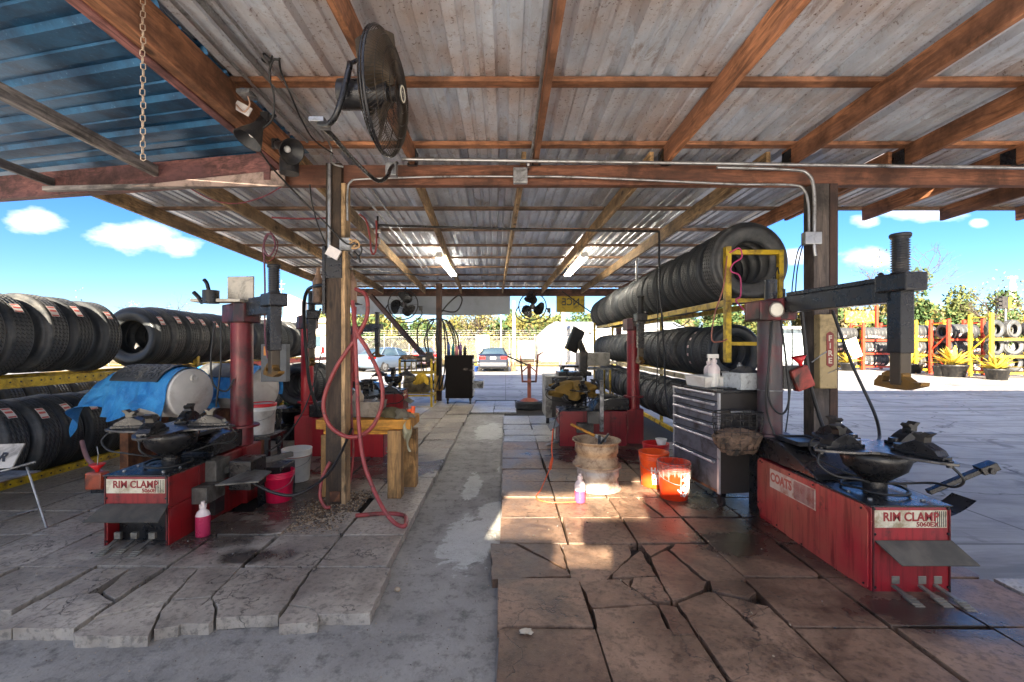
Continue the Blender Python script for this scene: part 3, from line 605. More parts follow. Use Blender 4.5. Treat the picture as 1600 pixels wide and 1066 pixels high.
beam('post', (3.7, 14.66, .0), (3.7, 14.66, 3.3), .15, .15, W(WD, 'z'), up=(0, 1, 0))
beam('post', (9.3, 4.5, .0), (9.3, 4.5, 3.3), .15, .15, W(WD, 'z'), up=(0, 1, 0)); beam('post', (-8.4, 5.9, .0), (-8.4, 5.9, 3.4), .15, .15, W(WD, 'z'), up=(0, 1, 0))
beam('brace', (-4.3, 14.3, 3.2), (-1.9, 12.65, .85), .09, .14, W(WD, 'x'))
# rafter hangers (dark steel) on the header
for x in (-.93, .30, 1.60, 2.87, 4.0, 5.11):
    mb = MB(); mb.bb(x - .05, x + .05, 4.46, 4.60, 3.43, 3.455); mb.bb(x + .028, x + .034, 4.46, 4.60, 3.45, 3.60); mb.bb(x - .034, x - .028, 4.46, 4.60, 3.45, 3.60); obj('rafter_hanger', mb, BLACKM, shed)
# unseen wall added behind the camera; its height, bays and gaps shape the sun
screen_wall = thing('sun_screen_wall', 'unseen tall pale wall added behind the viewpoint to shape the sun', 'building', (1, -5.0, 0))
WALLM = M('screen_wall_pale', (.86, .84, .80), .9, gs=2, grime=.1)
SA = math.tan(R(SUN_AZ - 180)); SE = math.tan(R(SUN_EL)) / math.cos(R(SUN_AZ - 180)); WY0 = -5.0; WH = 6.7
def back(x, y, z=HT):
    t = y - WY0; return x - SA * t, z + SE * t
OPS = [(-9.2 + 3.3 * k, -6.2 + 3.3 * k, 0, 2.5) for k in range(8)] + [(-10, -6.45, 5.6, WH)] + [(back(x0, (d0 + d1) / 2)[0], back(x1, (d0 + d1) / 2)[0], back(0, d0)[1], back(0, d1)[1]) for x0, x1, d0, d1 in [(-.10, .745, 3.66, 4.95), (.76, 1.40, 4.05, 5.15), (1.42, 2.0, 4.75, 5.45), (.34, .80, 3.20, 3.655)]]  # lower bays for sun bounce, upper gaps cut for the floor sun patch
xs = sorted({-9.5, -6.45, 19} | {q for o_ in OPS for q in o_[:2]})
for a, b_ in zip(xs[:-1], xs[1:]):
    z = 0
    for (z0, z1) in sorted([(o_[2], o_[3]) for o_ in OPS if o_[0] <= a + 1e-6 and o_[1] >= b_ - 1e-6]) + [(WH, WH)]:
        if z0 > z + .01:
            mb = MB(); mb.bb(a, b_, WY0 - .2, WY0, z, z0); obj('wall_section', mb, WALLM, screen_wall)
        z = z1
# ------------------------------------------------------------------ tyres
def tyre_mb(Ro, Ri, wd, n=48, low=False):
    h = wd / 2
    if low: prof = [(Ri, -h * .62), (Ri * .5 + Ro * .5, -h), (Ro * .965, -h * .88), (Ro, -h * .6), (Ro, h * .6), (Ro * .965, h * .88), (Ri * .5 + Ro * .5, h), (Ri, h * .62), (Ri + .02, h * .5), (Ro - .03, h * .7), (Ro - .03, -h * .7), (Ri + .02, -h * .5)]
    else:
        g = .009; prof = [(Ri, -h * .60), (Ri + .012, -h * .74), (Ri + (Ro - Ri) * .28, -h * .95), (Ri + (Ro - Ri) * .55, -h), (Ri + (Ro - Ri) * .78, -h * .96), (Ro - .055, -h * .90), (Ro - .020, -h * .78)]
        for a in (-.48, -.16, .16, .48):
            prof += [(Ro, h * (a - .10) - 0), (Ro - g, h * (a - .045)), (Ro - g, h * (a + .045)), (Ro, h * (a + .10))]
        prof += [(Ro - .020, h * .78), (Ro - .055, h * .90), (Ri + (Ro - Ri) * .78, h * .96), (Ri + (Ro - Ri) * .55, h), (Ri + (Ro - Ri) * .28, h * .95), (Ri + .012, h * .74), (Ri, h * .60), (Ri + .01, h * .5), (Ro - .045, h * .78), (Ro - .03, h * .5), (Ro - .03, -h * .5), (Ro - .045, -h * .78), (Ri + .01, -h * .5)]
    mb = MB(); mb.lathe(prof, (0, 0, 0), (0, 1, 0), n, closed=True)
    m = len(prof); tr = [i for i in range(m)]; mb.uv = []
    outer = next(i for i in range(len(prof)) if prof[i][0] >= Ro - 1e-6); last = max(i for i in range(len(prof)) if prof[i][0] >= Ro - 1e-6)
    def V(i):
        if i < outer: return .30 * i / outer
        if i <= last: return .30 + .40 * (prof[i][1] - prof[outer][1]) / max(1e-6, (prof[last][1] - prof[outer][1])) if not low else .30 + .4 * (i - outer) / max(1, last - outer)
        return min(1, .70 + .30 * (i - last) / outer)
    for j in range(m):
        a = V(j); b_ = V(j + 1) if j + 1 < m else 1.0
        for i in range(n): mb.uv.append([(i / n, a), ((i + 1) / n, a), ((i + 1) / n, b_), (i / n, b_)])
    return mb
def tmesh(Ro, Ri, wd, n=48, low=False, mat=None): return mesh('tyre', tyre_mb(Ro, Ri, wd, n, low), mat or TYRE)
T_BIG = [tmesh(.42, .215, .30, 56), tmesh(.415, .20, .29, 56)]
T_L = [tmesh(.47, .235, .29, 56), tmesh(.465, .25, .285, 56, mat=TYRE2), tmesh(.47, .225, .295, 56, mat=TYRE3)]
T_TRK = [tmesh(.455, .235, .28, 60), tmesh(.425, .24, .26, 60, mat=TYRE2), tmesh(.455, .245, .275, 60, mat=TYRE3), tmesh(.44, .22, .265, 60, mat=TYRE2)]
T_CAR = [tmesh(.345, .205, .215, 48), tmesh(.335, .20, .22, 48, mat=TYRE2), tmesh(.35, .21, .225, 48, mat=TYRE3), tmesh(.34, .19, .205, 48, mat=TYRE2)]
T_LOW = [tmesh(.34, .2, .22, 28, True), tmesh(.33, .2, .21, 28, True)]
STM = None
def sticker_mesh(Ro):
    mb = MB(); 
    for (a0, a1, b0, b1, mi, e) in [(-.16, .16, -.05, .05, 0, .004), (-.15, -.11, -.042, .042, 1, .005), (.10, .14, -.042, .042, 1, .005), (-.02, .04, -.04, .04, 1, .005)]:
        k = 6
        vs = [(-(Ro + e) * math.cos(a0 + (a1 - a0) * i / k) * -1, y, (Ro + e) * math.sin(a0 + (a1 - a0) * i / k)) for i in range(k + 1) for y in (b0, b1)]
        mb.add(vs, [(2 * i, 2 * i + 2, 2 * i + 3, 2 * i + 1) for i in range(k)], mi)
    return mesh('price_sticker', mb, [STICK, STICKR])
STM = sticker_mesh(.47); STM2 = sticker_mesh(.34)
def tyre(ms, loc, label, group, rx=0, ry=0, rz=0, sticker=None, sang=.75, sc=1, fixed=None):
    o = bpy.data.objects.new('tyre', fixed or random.choice(ms)); COL.objects.link(o); o.location = loc; o.rotation_euler = (rx, ry, rz)
    o['label'] = label; o['category'] = 'tyre'; o['group'] = group
    if sc != 1: o.scale = (sc, sc, sc)
    if sticker:
        s_ = bpy.data.objects.new('price_sticker', sticker); COL.objects.link(s_); s_.parent = o; s_.rotation_euler = (0, -sang, 0); s_.scale = (1, random.uniform(.72, 1.1), random.uniform(.75, 1.1)); s_.location = (0, random.uniform(-.03, .03), 0)
    return o
def rail(mb, x, y0, y1, z, h=.10, w_=.03, mi=0): mb.bb(x - w_ / 2, x + w_ / 2, y0, y1, z - h / 2, z + h / 2, mi)
# left rack
rack = thing('tyre_rack', 'long yellow steel tyre rack along the left side of the shed', 'tyre rack', (-5.75, 8, 0))
for x in (-5.45, -6.15):
    for (z, nm) in ((1.22, 'rail'), (.10, 'rail')):
        y1 = 7.9 if (z > 1 and x > -5.5) else 14
        mb = MB(); mb.bb(x - .02, x + .02, 2.5, y1, z - .05, z + .05); mb.bb(x - .045, x + .025, 2.5, y1, z + .045, z + .055); mb.bb(x - .03, x + .045, 2.5, y1, z - .055, z - .045); obj(nm, mb, YEL, rack)
        if y1 < 14:
            mb = MB(); mb.bb(x - .02, x + .02, 7.9, 14, z - .05, z + .05); mb.bb(x - .045, x + .025, 7.9, 14, z + .045, z + .055); obj(nm, mb, REDR, rack, label='red rail farther along the rack')
    mb = MB()
    r = random.Random(2); y = 2.6
    if x > -5.5:
        while y < 10:
            for z in (1.22, .10): mb.cyl((x + .019, y, z + .012), (x + .024, y, z + .012), .011, n=6)
            y += .11
        obj('rail_hole', mb, BLACK, rack, kind='stuff')
for y in (7.9, 10.9, 13.9):
    for x in (-5.45, -6.15):
        mb = MB(); mb.bb(x - .04, x + .04, y - .03, y + .03, 0, 2.0); obj('upright', mb, YEL, rack, .004)
    mb = MB(); mb.bb(-6.15, -5.45, y - .02, y + .02, 1.9, 1.95); obj('crossbar', mb, YEL, rack)
r = random.Random(4)
ys = [3.95, 4.28, 4.62, 4.94, 5.30, 5.64, 6.05, 6.98, 7.29, 7.60, 7.91, 8.30, 8.62, 8.95, 9.8, 10.1, 10.45, 10.75, 11.1, 11.6, 12.0, 12.4]
for i, y in enumerate(ys):
    tyre(T_L, (-5.74 + r.uniform(-.02, .02), y, 1.765 + r.uniform(-.01, .02)), f'{ordn(i)} used tyre from the near end on the top shelf of the left yellow rack', 'tyres on the left yellow rack', ry=0, rz=r.uniform(-.05, .03), sticker=STM if y < 9.5 else None, sang=.62 + r.uniform(-.06, .06))
y = 3.6; i = 0
while y < 13.2:
    tyre(T_L, (-5.76 + r.uniform(-.03, .03), y, .545 + r.uniform(-.01, .02)), f'{ordn(i)} tyre from the near end on the bottom rail of the left yellow rack', 'tyres on the left yellow rack', rx=r.uniform(-.04, .10), rz=r.uniform(-.10, .03), sticker=STM if y < 7.4 else None, sang=.75 + r.uniform(-.06, .06)); y += r.uniform(.30, .36); i += 1
rack2 = thing('tyre_rack', 'second yellow tyre rack standing behind the left one, mostly hidden', 'tyre rack', (-7.2, 8, 0))
for x in (-6.9, -7.6):
    mb = MB(); rail(mb, x, 4, 12, .4); obj('rail', mb, YEL, rack2)
    for y in (4.1, 8, 11.9):
        mb = MB(); mb.bb(x - .04, x + .04, y - .03, y + .03, 0, 1.2); obj('upright', mb, YEL, rack2, .004)
for i in range(20): tyre(T_BIG, (-7.25, 4.6 + .34 * i, .78), f'{ordn(i)} tyre from the near end on the hidden rack behind the left rack', 'tyres on the hidden rack', rz=r.uniform(-.05, .05), fixed=T_BIG[0])
# right rack under the roof
rr_ = thing('tyre_rack', 'yellow steel tyre rack of three rows behind the grey drawer chest', 'tyre rack', (2.7, 8, 0))
def rbar(nm, p0, p1, w_=.055, h_=.055, mat=YEL):
    mb = MB(); mb.bar(p0, p1, w_, h_); return obj(nm, mb, mat, rr_, .004)
rbar('upright', (2.44, 4.93, 1.45), (2.44, 4.93, 2.72), .07, .06); rbar('upright', (3.02, 4.93, 2.05), (3.02, 4.93, 2.68), .06, .05)
rbar('crossbar', (2.44, 4.93, 2.66), (3.05, 4.93, 2.66), .05, .05); rbar('crossbar', (2.44, 4.93, 2.13), (3.05, 4.93, 2.13), .05, .045); rbar('crossbar', (2.44, 4.93, 1.655), (2.80, 4.93, 1.655), .05, .04)
rbar('rail', (2.46, 4.9, 2.11), (2.78, 13.6, 2.16), .04, .07); rbar('rail', (3.0, 4.95, 2.11), (3.3, 13.6, 2.16), .04, .07)
rbar('rail', (2.52, 5.3, 1.19), (2.70, 13.4, 1.2), .04, .07, M('rack_beige', (.5, .42, .25), .5, grime=.3)); rbar('rail', (3.05, 5.3, 1.19), (3.2, 13.4, 1.2), .04, .07)
rbar('rail', (2.55, 5.9, .33), (2.72, 13.4, .35), .04, .06); rbar('rail', (3.05, 5.9, .33), (3.2, 13.4, .35), .04, .06)
for y in (9.2, 13.4):
    for x in (2.66, 3.2): rbar('upright', (x, y, 0), (x, y, 2.3))
rbar('upright', (3.2, 5.25, 0), (3.2, 5.25, 2.2))
n = 24
for i in range(n):
    t = i / (n - 1); y = 5.12 + 8.3 * t; rr = r.uniform(-.02, .02)
    tyre(T_TRK, (2.72 + .27 * t + rr, y, 2.56 + .01 * t + r.uniform(-.012, .012)), f'{ordn(i)} truck tyre from the near end on the top row of the right rack', 'tyres on the right rack', rz=r.uniform(-.07, .05), sc=1 if i < 8 else r.uniform(.92, 1.0))
for i in range(25):
    t = i / 24; y = 5.55 + 7.6 * t + (.25 if i > 12 else 0)
    o = tyre(T_CAR, (2.82 + .16 * t + r.uniform(-.03, .03), y, 1.56 + r.uniform(-.012, .012)), f'{ordn(i)} tyre from the near end on the middle row of the right rack', 'tyres on the right rack', rz=r.uniform(-.07, .05))
    if i in (2, 4):
        for q in range(5):
            s_ = bpy.data.objects.new('price_sticker', STM2); COL.objects.link(s_); s_.parent = o; s_.rotation_euler = (0, -(2.3 + .33 * q), 0); s_.scale = (1, .5, .35)
for i in range(24):
    t = i / 23
    tyre(T_CAR, (2.84 + .14 * t + r.uniform(-.03, .03), 6.0 + 7.2 * t, .72 + r.uniform(-.012, .012)), f'{ordn(i)} tyre from the near end on the bottom row of the right rack', 'tyres on the right rack', rz=r.uniform(-.12, .05), rx=r.uniform(-.02, .05))

# ------------------------------------------------------------------ tyre changers
def changer(name, label, loc, rz, yc=1.36, xc=-.1, arm=(0., .1), top=2.38, model='5060EX', red=RED, side_panel=False, recess=False, cloth=False, lh=False, fine=True, cover=True, colr=.105, colred=None, length=None, table=(0, .28), bellowcol=None):
    """local frame: front face at y=0, width along x, y goes back to the column; arm = (x, y) of the tool shaft"""
    t = thing(name, label, 'tyre changer', loc, rz)
    W2 = .255; L = length or yc - .18; Hc = .61
    colred = colred or red
    mb = MB()
    if recess:
        mb.bb(-W2, -W2 + .03, 0, .35, .05, .36); mb.bb(W2 - .03, W2, 0, .35, .05, .36); mb.bb(-W2, W2, 0, .35, .36, Hc); mb.bb(-W2, W2, .35, L, .05, Hc)
    else: mb.bb(-W2, W2, 0, L, .05, Hc)
    part('cabinet', mb, red, t, .012)
    mb = MB(); mb.bb(-W2 + .04, W2 - .04, .05, L - .04, 0, .052)
    if recess: mb.bb(-W2 + .032, W2 - .032, .10, .345, .05, .355)
    part('base_frame', mb, BLACKM, t, .004)
    if side_panel:
        mb = MB(); M_ = frameM((-W2 - .003, L + .02, 0), (0, -1, 0), (0, 0, 1)); c = .04
        LL = L + .0
        mb.prism([(.0, .16), (.06, .10), (.22, .10), (.24, .075), (.42, .075), (.44, .06), (LL - .04, .055), (LL, .09), (LL, .57), (LL - .04, .605), (.03, .605), (0, .58)], -.006, .004, M_); part('side_panel', mb, paint('side_panel_red', (.42, .022, .035), (.34, .12, .07), .6), t, .002)
        mb = MB(); mb.prism([(.20, .40), (.78, .40), (.78, .56), (.20, .56)], .0045, .006, M_); part('side_decal', mb, M('worn_decal', (.55, .45, .36), .5, grime=.3, gcol=(.35, .12, .07), gs=8), t)
        mb = MB()
        for k in range(17): mb.prism([(.53 + k * .0142, .41), (.536 + k * .0142, .41), (.536 + k * .0142, .55), (.53 + k * .0142, .55)], .0062, .0075, M_)
        part('decal_stripe', mb, RED, t, kind='stuff')
        text('COATS', .105, M_ @ Matrix.Translation((.355, .49, .0065)), M('decal_text', (.42, .09, .06), .5), t, embolden=.004, squash=.85)
        mb = MB()
        for (a, b_) in [(.05, .585), (.08, .582), (.47, .585), (.75, .585), (LL - .03, .10), (.02, .20), (LL - .05, .58), (.3, .1), (.62, .08)]: mb.cyl(M_ @ Vector((a, b_, .004)), M_ @ Vector((a, b_, .010)), .007, n=8)
        part('bolt', mb, BLACKM, t, kind='stuff')
    # top plate
    mb = MB(); mb.bb(-W2 - .008, W2 + .008, -.008, L * .62, Hc, Hc + .012); part('top_plate', mb, BLACKM, t, .004)
    if cover:
        mb = MB(); M_ = frameM((-W2 + .01, 0, 0), (0, 1, 0), (0, 0, 1))
        mb.prism([(table[1] + .24, Hc + .012), (L + .05, Hc + .012), (L + .05, .80), (L - .25, .80), (L - .45, .75), (table[1] + .26, .66)], 0, 2 * W2 - .04, M_); part('rear_cover', mb, BLACKM, t, .012)
        mb = MB(); mb.bb(-.17, .10, L - .42, L - .10, .805, .825); mb.bb(-.17, .10, L - .42, L - .40, .825, .84); mb.bb(-.17, -.15, L - .42, L - .10, .825, .84); mb.bb(.08, .10, L - .42, L - .10, .825, .84); mb.bb(-.17, .10, L - .12, L - .10, .825, .84); part('tool_tray', mb, BLACK, t, .004)
    # panel details: bolts on the front, a folded seam round the front panel, cable clips on the plate
    for (bx, bz) in [(-.235, .44), (.235, .44), (-.235, .10), (.235, .10), (-.24, .60), (.235, .60)]:
        part('bolt', MB().cyl((bx, .0, bz), (bx, -.008, bz), .009, n=8), BLACKM, t)
    part('top_bolt', MB().cyl((-.18, .10, Hc + .01), (-.18, .10, Hc + .024), .014, n=6).cyl((.15, .08, Hc + .01), (.15, .08, Hc + .024), .014, n=6).cyl((.18, .22, Hc + .01), (.18, .22, Hc + .022), .012, n=6).cyl((-.2, .26, Hc + .01), (-.2, .26, Hc + .022), .012, n=6), STEELG, t, kind='stuff')
    part('corner_seam', MB().bar((W2 - .012, -.004, .07), (W2 - .012, -.004, .60), .008, .008).bar((-W2 + .012, -.004, .07), (-W2 + .012, -.004, .60), .008, .008), REDD, t, kind='stuff')
    part('air_hose_coil', MB().tube(smooth([(-.10, .20, Hc + .03), (.0, .12, Hc + .035), (.14, .16, Hc + .03), (.2, .3, Hc + .035), (.12, .45, Hc + .04), (-.05, .48, Hc + .035), (-.16, .38, Hc + .03), (-.12, .24, Hc + .04)], 5, True), .009, closed=True), CABLE, t)
    # nameplate
    M_ = frameM((.0, -.002, .535), (1, 0, 0), (0, 0, 1))
    mb = MB(); mb.bb(-.235, .225, -.004, 0, .48, .59); part('nameplate', mb, M('nameplate', (.55, .52, .42), .4, .3, grime=.35, gcol=(.25, .2, .12), gs=11), t)
    NT = M('nameplate_red', (.22, .012, .015), .5)
    mb = MB()
    for k in range(6): mb.prism([(.15 + .013 * k, -.05), (.155 + .013 * k, -.05), (.155 + .013 * k, .05), (.15 + .013 * k, .05)], .0022, .003, M_)
    part('nameplate_bar', mb, BLACKM, t, kind='stuff')
    text('RIM CLAMP', .078, M_ @ Matrix.Translation((-.005, .012, .0025)), NT, t, embolden=.0022, squash=.90)
    text(model, .040, M_ @ Matrix.Translation((.10, -.035, .0025)), NT, t, embolden=.001, squash=1.1)
    # flap over pedals
    mb = MB(); zt = .40 if not recess else .40
    mb.add([(-W2 + .02, -.006, zt), (W2 - .0, -.006, zt), (W2 + .03, -.15, zt - .09), (-W2 + .02 - (.05 if recess else -.05), -.15, zt - .09)], [(0, 3, 2, 1)]); q = [v_ + Vector((0, .004, -.006)) for v_ in mb.v]; mb.add(q, [(0, 1, 2, 3)]); mb.add(mb.v[:8], [(3, 7, 6, 2), (2, 6, 5, 1), (0, 4, 7, 3)])
    part('foot_guard', mb, M('rubber_flap', (.045, .042, .036), .5, grime=.4, gcol=(.09, .08, .065), gs=7), t)
    for k, x in enumerate((-.10, .07, .17) if not recess else (-.15, -.02, .12)):
        mb = MB(); e = -.17 - .04 * (k == 2); mb.bar((x - .02, .05, .12), (x, e + .06, .085), .03, .012); mb.bar((x, e + .09, .088), (x + .015, e - .03, .055), .058, .012)
        for q in range(5): mb.bar((x - .028, e + .06 - q * .02, .090 - q * .006), (x + .032, e + .06 - q * .02, .090 - q * .006), .005, .006)
        mb.bb(x - .025, x + .025, -.004, .02, .12, .17)
        part('pedal', mb, M('pedal_steel', (.30, .28, .24), .4, .7, grime=.3), t, .002)
    # turntable
    tx, ty = table
    mb = MB(); mb.cyl((tx, ty, Hc), (tx, ty, Hc + .10), .07, n=20); mb.lathe([(.06, Hc + .08), (.12, Hc + .13), (.18, Hc + .18), (.205, Hc + .25), (.205, Hc + .30), (.18, Hc + .315)], (tx, ty, 0), n=28); part('turntable_bowl', mb, BLACKM, t)
    zt = Hc + .325
    star = []
    for k in range(16):
        a = 2 * PI * k / 16 + .2; rad = [.50, .34, .235, .34][k % 4]; star.append((tx + rad * math.cos(a), ty + rad * math.sin(a)))
    star = [(p.x, p.y) for p in smooth([(a, b_, 0) for a, b_ in star], 3, True)]
    mb = MB(); mb.prism(star, zt - .012, zt + .006); part('turntable_plate', mb, M('worn_steel', (.07, .07, .075), .28, .85, grime=.3, gs=8), t, .003)
    for k in range(4):
        a = 2 * PI * k / 4 + .2; dx, dy_ = math.cos(a), math.sin(a); Mz = Matrix.Translation((tx, ty, 0)) @ Matrix.Rotation(a, 4, 'Z')
        mb = MB(); mb.prism([(.14, -.05), (.44, -.035), (.44, .035), (.14, .05)], zt + .006, zt + .03, Mz)
        Mp = Mz @ frameM((0, .045, 0), (1, 0, 0), (0, 0, 1))
        mb.prism([(.16, zt + .03), (.42, zt + .03), (.40, zt + .06), (.33, zt + .095), (.28, zt + .105), (.22, zt + .075)], 0, .09, Mp); part('clamp_slide', mb, BLACKM, t, .004)
        mb = MB(); Mp = Mz @ frameM((0, .03, 0), (1, 0, 0), (0, 0, 1))
        mb.prism([(.27, zt + .095), (.33, zt + .092), (.335, zt + .13), (.365, zt + .158), (.33, zt + .165), (.30, zt + .14), (.275, zt + .155), (.255, zt + .14), (.28, zt + .12)], 0, .06, Mp); part('clamp_jaw', mb, M('jaw_steel', (.06, .058, .055), .35, .8, grime=.35), t, .004)
        part('clamp_pin', MB().cyl(Mz @ Vector((.45, 0, zt - .03)), Mz @ Vector((.45, 0, zt + .015)), .018, n=10), BLACKM, t); part('clamp_bolt', MB().cyl(Mz @ Vector((.16, .0, zt + .03)), Mz @ Vector((.16, 0, zt + .055)), .03, n=10), BLACKM, t)
        mb = MB(); pts = [Mz @ Vector(p) for p in [(.46, .0, zt - .02), (.50, .03, zt - .09), (.42, .08, zt - .16), (.28, .12, zt - .18), (.15, .08, zt - .22), (.07, 0, zt - .24)]]; mb.tube(smooth(pts, 5), .008); part('air_line', mb, CABLE, t)
    # column and swing arm
    ax, ay = arm; zb = .80 if cover else .55
    c = Vector((xc, yc, 0))
    mb = MB(); mb.cyl(c + Vector((0, 0, .30)), c + Vector((0, 0, 1.90)), colr, n=32); mb.cyl(c + Vector((0, 0, zb)), c + Vector((0, 0, zb + .02)), colr * 1.55, n=28); part('column', mb, colred, t)
    mb = MB(); mb.bb(xc - .13, xc + .13, yc - .14, yc + .13, .05, .62); part('column_foot', mb, red if not side_panel else BLACKM, t, .01)
    d = Vector((ax - xc, ay - yc, 0)); La = d.length; d.normalize(); s_ = Vector((-d.y, d.x, 0))
    Ma = Matrix.Translation(c) @ Matrix(((d.x, s_.x, 0, 0), (d.y, s_.y, 0, 0), (0, 0, 1, 0), (0, 0, 0, 1)))
    mb = MB(); mb.prism([(-.19, -.13), (.15, -.13), (.26, -.075), (.26, .075), (.15, .13), (-.19, .13)], 1.87, 2.06, Ma); part('arm_head', mb, REDD, t, .012)
    mb = MB(); v0 = len(mb.v)
    mb.box(Vector(((La + .20) / 2, 0, 2.0)), (La - .20 - .02, .10, .14)); mb.box(Vector(((La + .2) / 2, 0, 2.09)), (La - .3, .06, .035)); mb.xf(Ma); part('swing_arm', mb, BLACKM, t, .006)
    mb = MB(); sx = Vector((ax, ay, 0))
    Ms = Matrix.Translation(sx) @ Matrix(((d.x, s_.x, 0, 0), (d.y, s_.y, 0, 0), (0, 0, 1, 0), (0, 0, 0, 1)))
    mb.box((0, 0, 2.055), (.22, .16, .12)); mb.xf(Ms); part('slide_block', mb, BLACKM, t, .012)
    mb = MB(); mb.box((0, 0, 1.80), (.10, .10, .42)); mb.xf(Ms); part('slide_housing', mb, BLACKM, t, .008)
    mb = MB(); mb.box((0, 0, 1.53), (.08, .08, .30)); mb.xf(Ms); part('tool_shaft', mb, M('shaft_dark_brown', (.07, .055, .04), .4, .5), t, .01)
    mb = MB(); pr = []
    for k in range(15): z = 2.115 + k * (top - 2.14) / 15; q = (top - 2.14) / 15; pr += [(.040, z), (.054, z + q * .5), (.040, z + q)]
    mb.lathe([(0.03, 2.115)] + pr + [(.058, top - .025), (.060, top - .008), (.055, top), (0, top)], (ax, ay, 0), n=20); part('spring_boot', mb, BLACK, t)
    mb = MB(); Mh = Ms @ frameM((0, .025, 0), (1, 0, 0), (0, 0, 1))
    # duck head with its window
    mb.prism([(-.16, 1.365), (-.04, 1.352), (.06, 1.352), (.165, 1.385), (.17, 1.41), (.06, 1.405), (-.06, 1.398), (-.155, 1.405)], 0, .06, Mh)
    mb.prism([(-.10, 1.432), (.045, 1.432), (.05, 1.45), (.03, 1.475), (-.06, 1.475), (-.10, 1.455)], 0, .06, Mh); mb.prism([(-.155, 1.40), (-.10, 1.40), (-.085, 1.435), (-.12, 1.44)], 0, .06, Mh); mb.prism([(.045, 1.40), (.10, 1.405), (.05, 1.437), (.03, 1.435)], 0, .06, Mh)
    part('mount_head', mb, M('brass_head', (.22, .12, .03), .45, .6, grime=.3), t, .004)
    # locking lever
    mb = MB(); mb.xf(Ms); q0 = Ms @ Vector((-.08, .09, 1.98)); q1 = Ms @ Vector((-.30, .16, 2.16)); mb.tube([q0, q0.lerp(q1, .3), q1], [.012, .014, .018], n=8); part('lock_lever', mb, BLACK, t)
    # bead breaker on the right-hand side
    mb = MB(); x = W2 + .0
    mb.bb(x, x + .10, .42, .62, .43, .62); part('breaker_block', mb, M('greasy_grey', (.16, .155, .14), .5, .4, grime=.4), t, .006)
    mb = MB(); mb.bb(x + .0, x + .13, .25, .50, .30, .44); part('breaker_block', mb, M('greasy_grey', (.16, .155, .14), .5, .4, grime=.4), t, .006)
    mb = MB(); mb.bb(x, x + .05, .48, .62, .12, .26); part('rim_pad', mb, BLACK, t, .006)
    return t, Ms, Ma
ch1, Ms1, Ma1 = changer('tyre_changer', 'large red tyre changer beside the right lot with a worn side decal', (2.588, 2.86, 0), 0, yc=1.36, xc=-.10, arm=(.02, .10), model='5060EX', side_panel=True, length=1.26, colred=M('column_dark_red', (.13, .02, .03), .35, .3, grime=.6, gcol=(.07, .06, .065), gs=3))
# extras on the big right machine
mb = MB(); pts = [(.26, .55, .55), (.42, .25, .58), (.62, .0, .70)]
mb.bar((.24, .14, .66), (.53, .08, .825), .045, .03); mb.bar((.52, .085, .82), (.60, .06, .865), .085, .05); mb.cyl((.55, .02, .83), (.55, .10, .83), .02, n=10); part('breaker_arm', mb, BLACKM, ch1, .004)
mb = MB(); mb.sheet(lambda u_, v_: Vector((.25 + .17 * u_, .16 - .16 * v_, .60 + .05 * u_ * u_ - .05 * (1 - u_))), 8, 8); part('breaker_shovel', mb, BLACKM, ch1)
mb = MB(); mb.cyl((-.15, 1.26, 2.06), (-.15, 1.26, 2.24), .052, n=20, caps=False); mb.cyl((-.15, 1.26, 2.06), (-.15, 1.26, 2.07), .05, n=20); mb.tube([(-.14, 1.27, 2.2), (-.08, 1.27, 2.36), (-.06, 1.28, 2.30)], .006); mb.cyl((-.02, 1.27, 2.06), (-.02, 1.27, 2.16), .012, n=8); part('tool_cup', mb, BLACKM, ch1)
part('regulator_body', MB().bb(-.34, -.02, 1.10, 1.34, 1.865, 2.035), REDD, ch1, .015)
mb = MB(); mb.cyl((-.20, 1.105, 1.955), (-.20, 1.085, 1.955), .066, n=24); part('pressure_gauge', mb, M('gauge_rim', (.30, .28, .25), .3, .7), ch1)
mb = MB(); mb.cyl((-.20, 1.088, 1.955), (-.20, 1.080, 1.955), .055, n=24); part('gauge_face', mb, M('gauge_white', (.75, .72, .62), .4, grime=.2), ch1)
mb = MB(); mb.lathe([(.015, 0), (.018, .03), (.05, .03), (.05, -.005), (.015, -.005)], (-.02, 1.09, 2.05), (0, -1, .2), n=16, closed=True); part('regulator_knob', mb, M('knob_grey', (.5, .48, .44), .4), ch1)
mb = MB(); mb.lathe([(0, 2.10), (.16, 2.105), (.165, 2.12), (.10, 2.135), (0, 2.13)], (.17, 1.22, 0), n=24); part('magnet_dish', mb, STEELG, ch1)
for pts in [[(-.17, 1.2, 1.87), (-.20, 1.18, 1.6), (-.23, 1.2, 1.2), (-.20, 1.22, 1.0), (-.16, 1.18, .83)], [(-.08, 1.22, 1.87), (-.06, 1.18, 1.5), (-.02, 1.2, 1.15), (-.10, 1.18, 1.02), (-.20, 1.2, 1.15), (-.19, 1.22, 1.5), (-.17, 1.22, 1.85)], [(.3, 1.1, 1.95), (.35, .95, 1.5), (.42, .8, 1.1), (.30, .6, .95), (.15, .45, .92)]]:
    mb = MB(); mb.tube(smooth(pts, 6), .009 if len(pts) != 5 or pts[0][0] < 0 else .012); part('hose', mb, CABLE, ch1)
mb = MB(); mb.tube([(-.1 + .112 * math.cos(a * PI / 8), 1.36 + .112 * math.sin(a * PI / 8), 1.22) for a in range(16)], .006, closed=True); part('hose_clip', mb, STEELG, ch1)
mb = MB(); mb.bb(.28, .36, .40, .46, .0, .012); part('floor_tab', mb, STEELG, ch1)

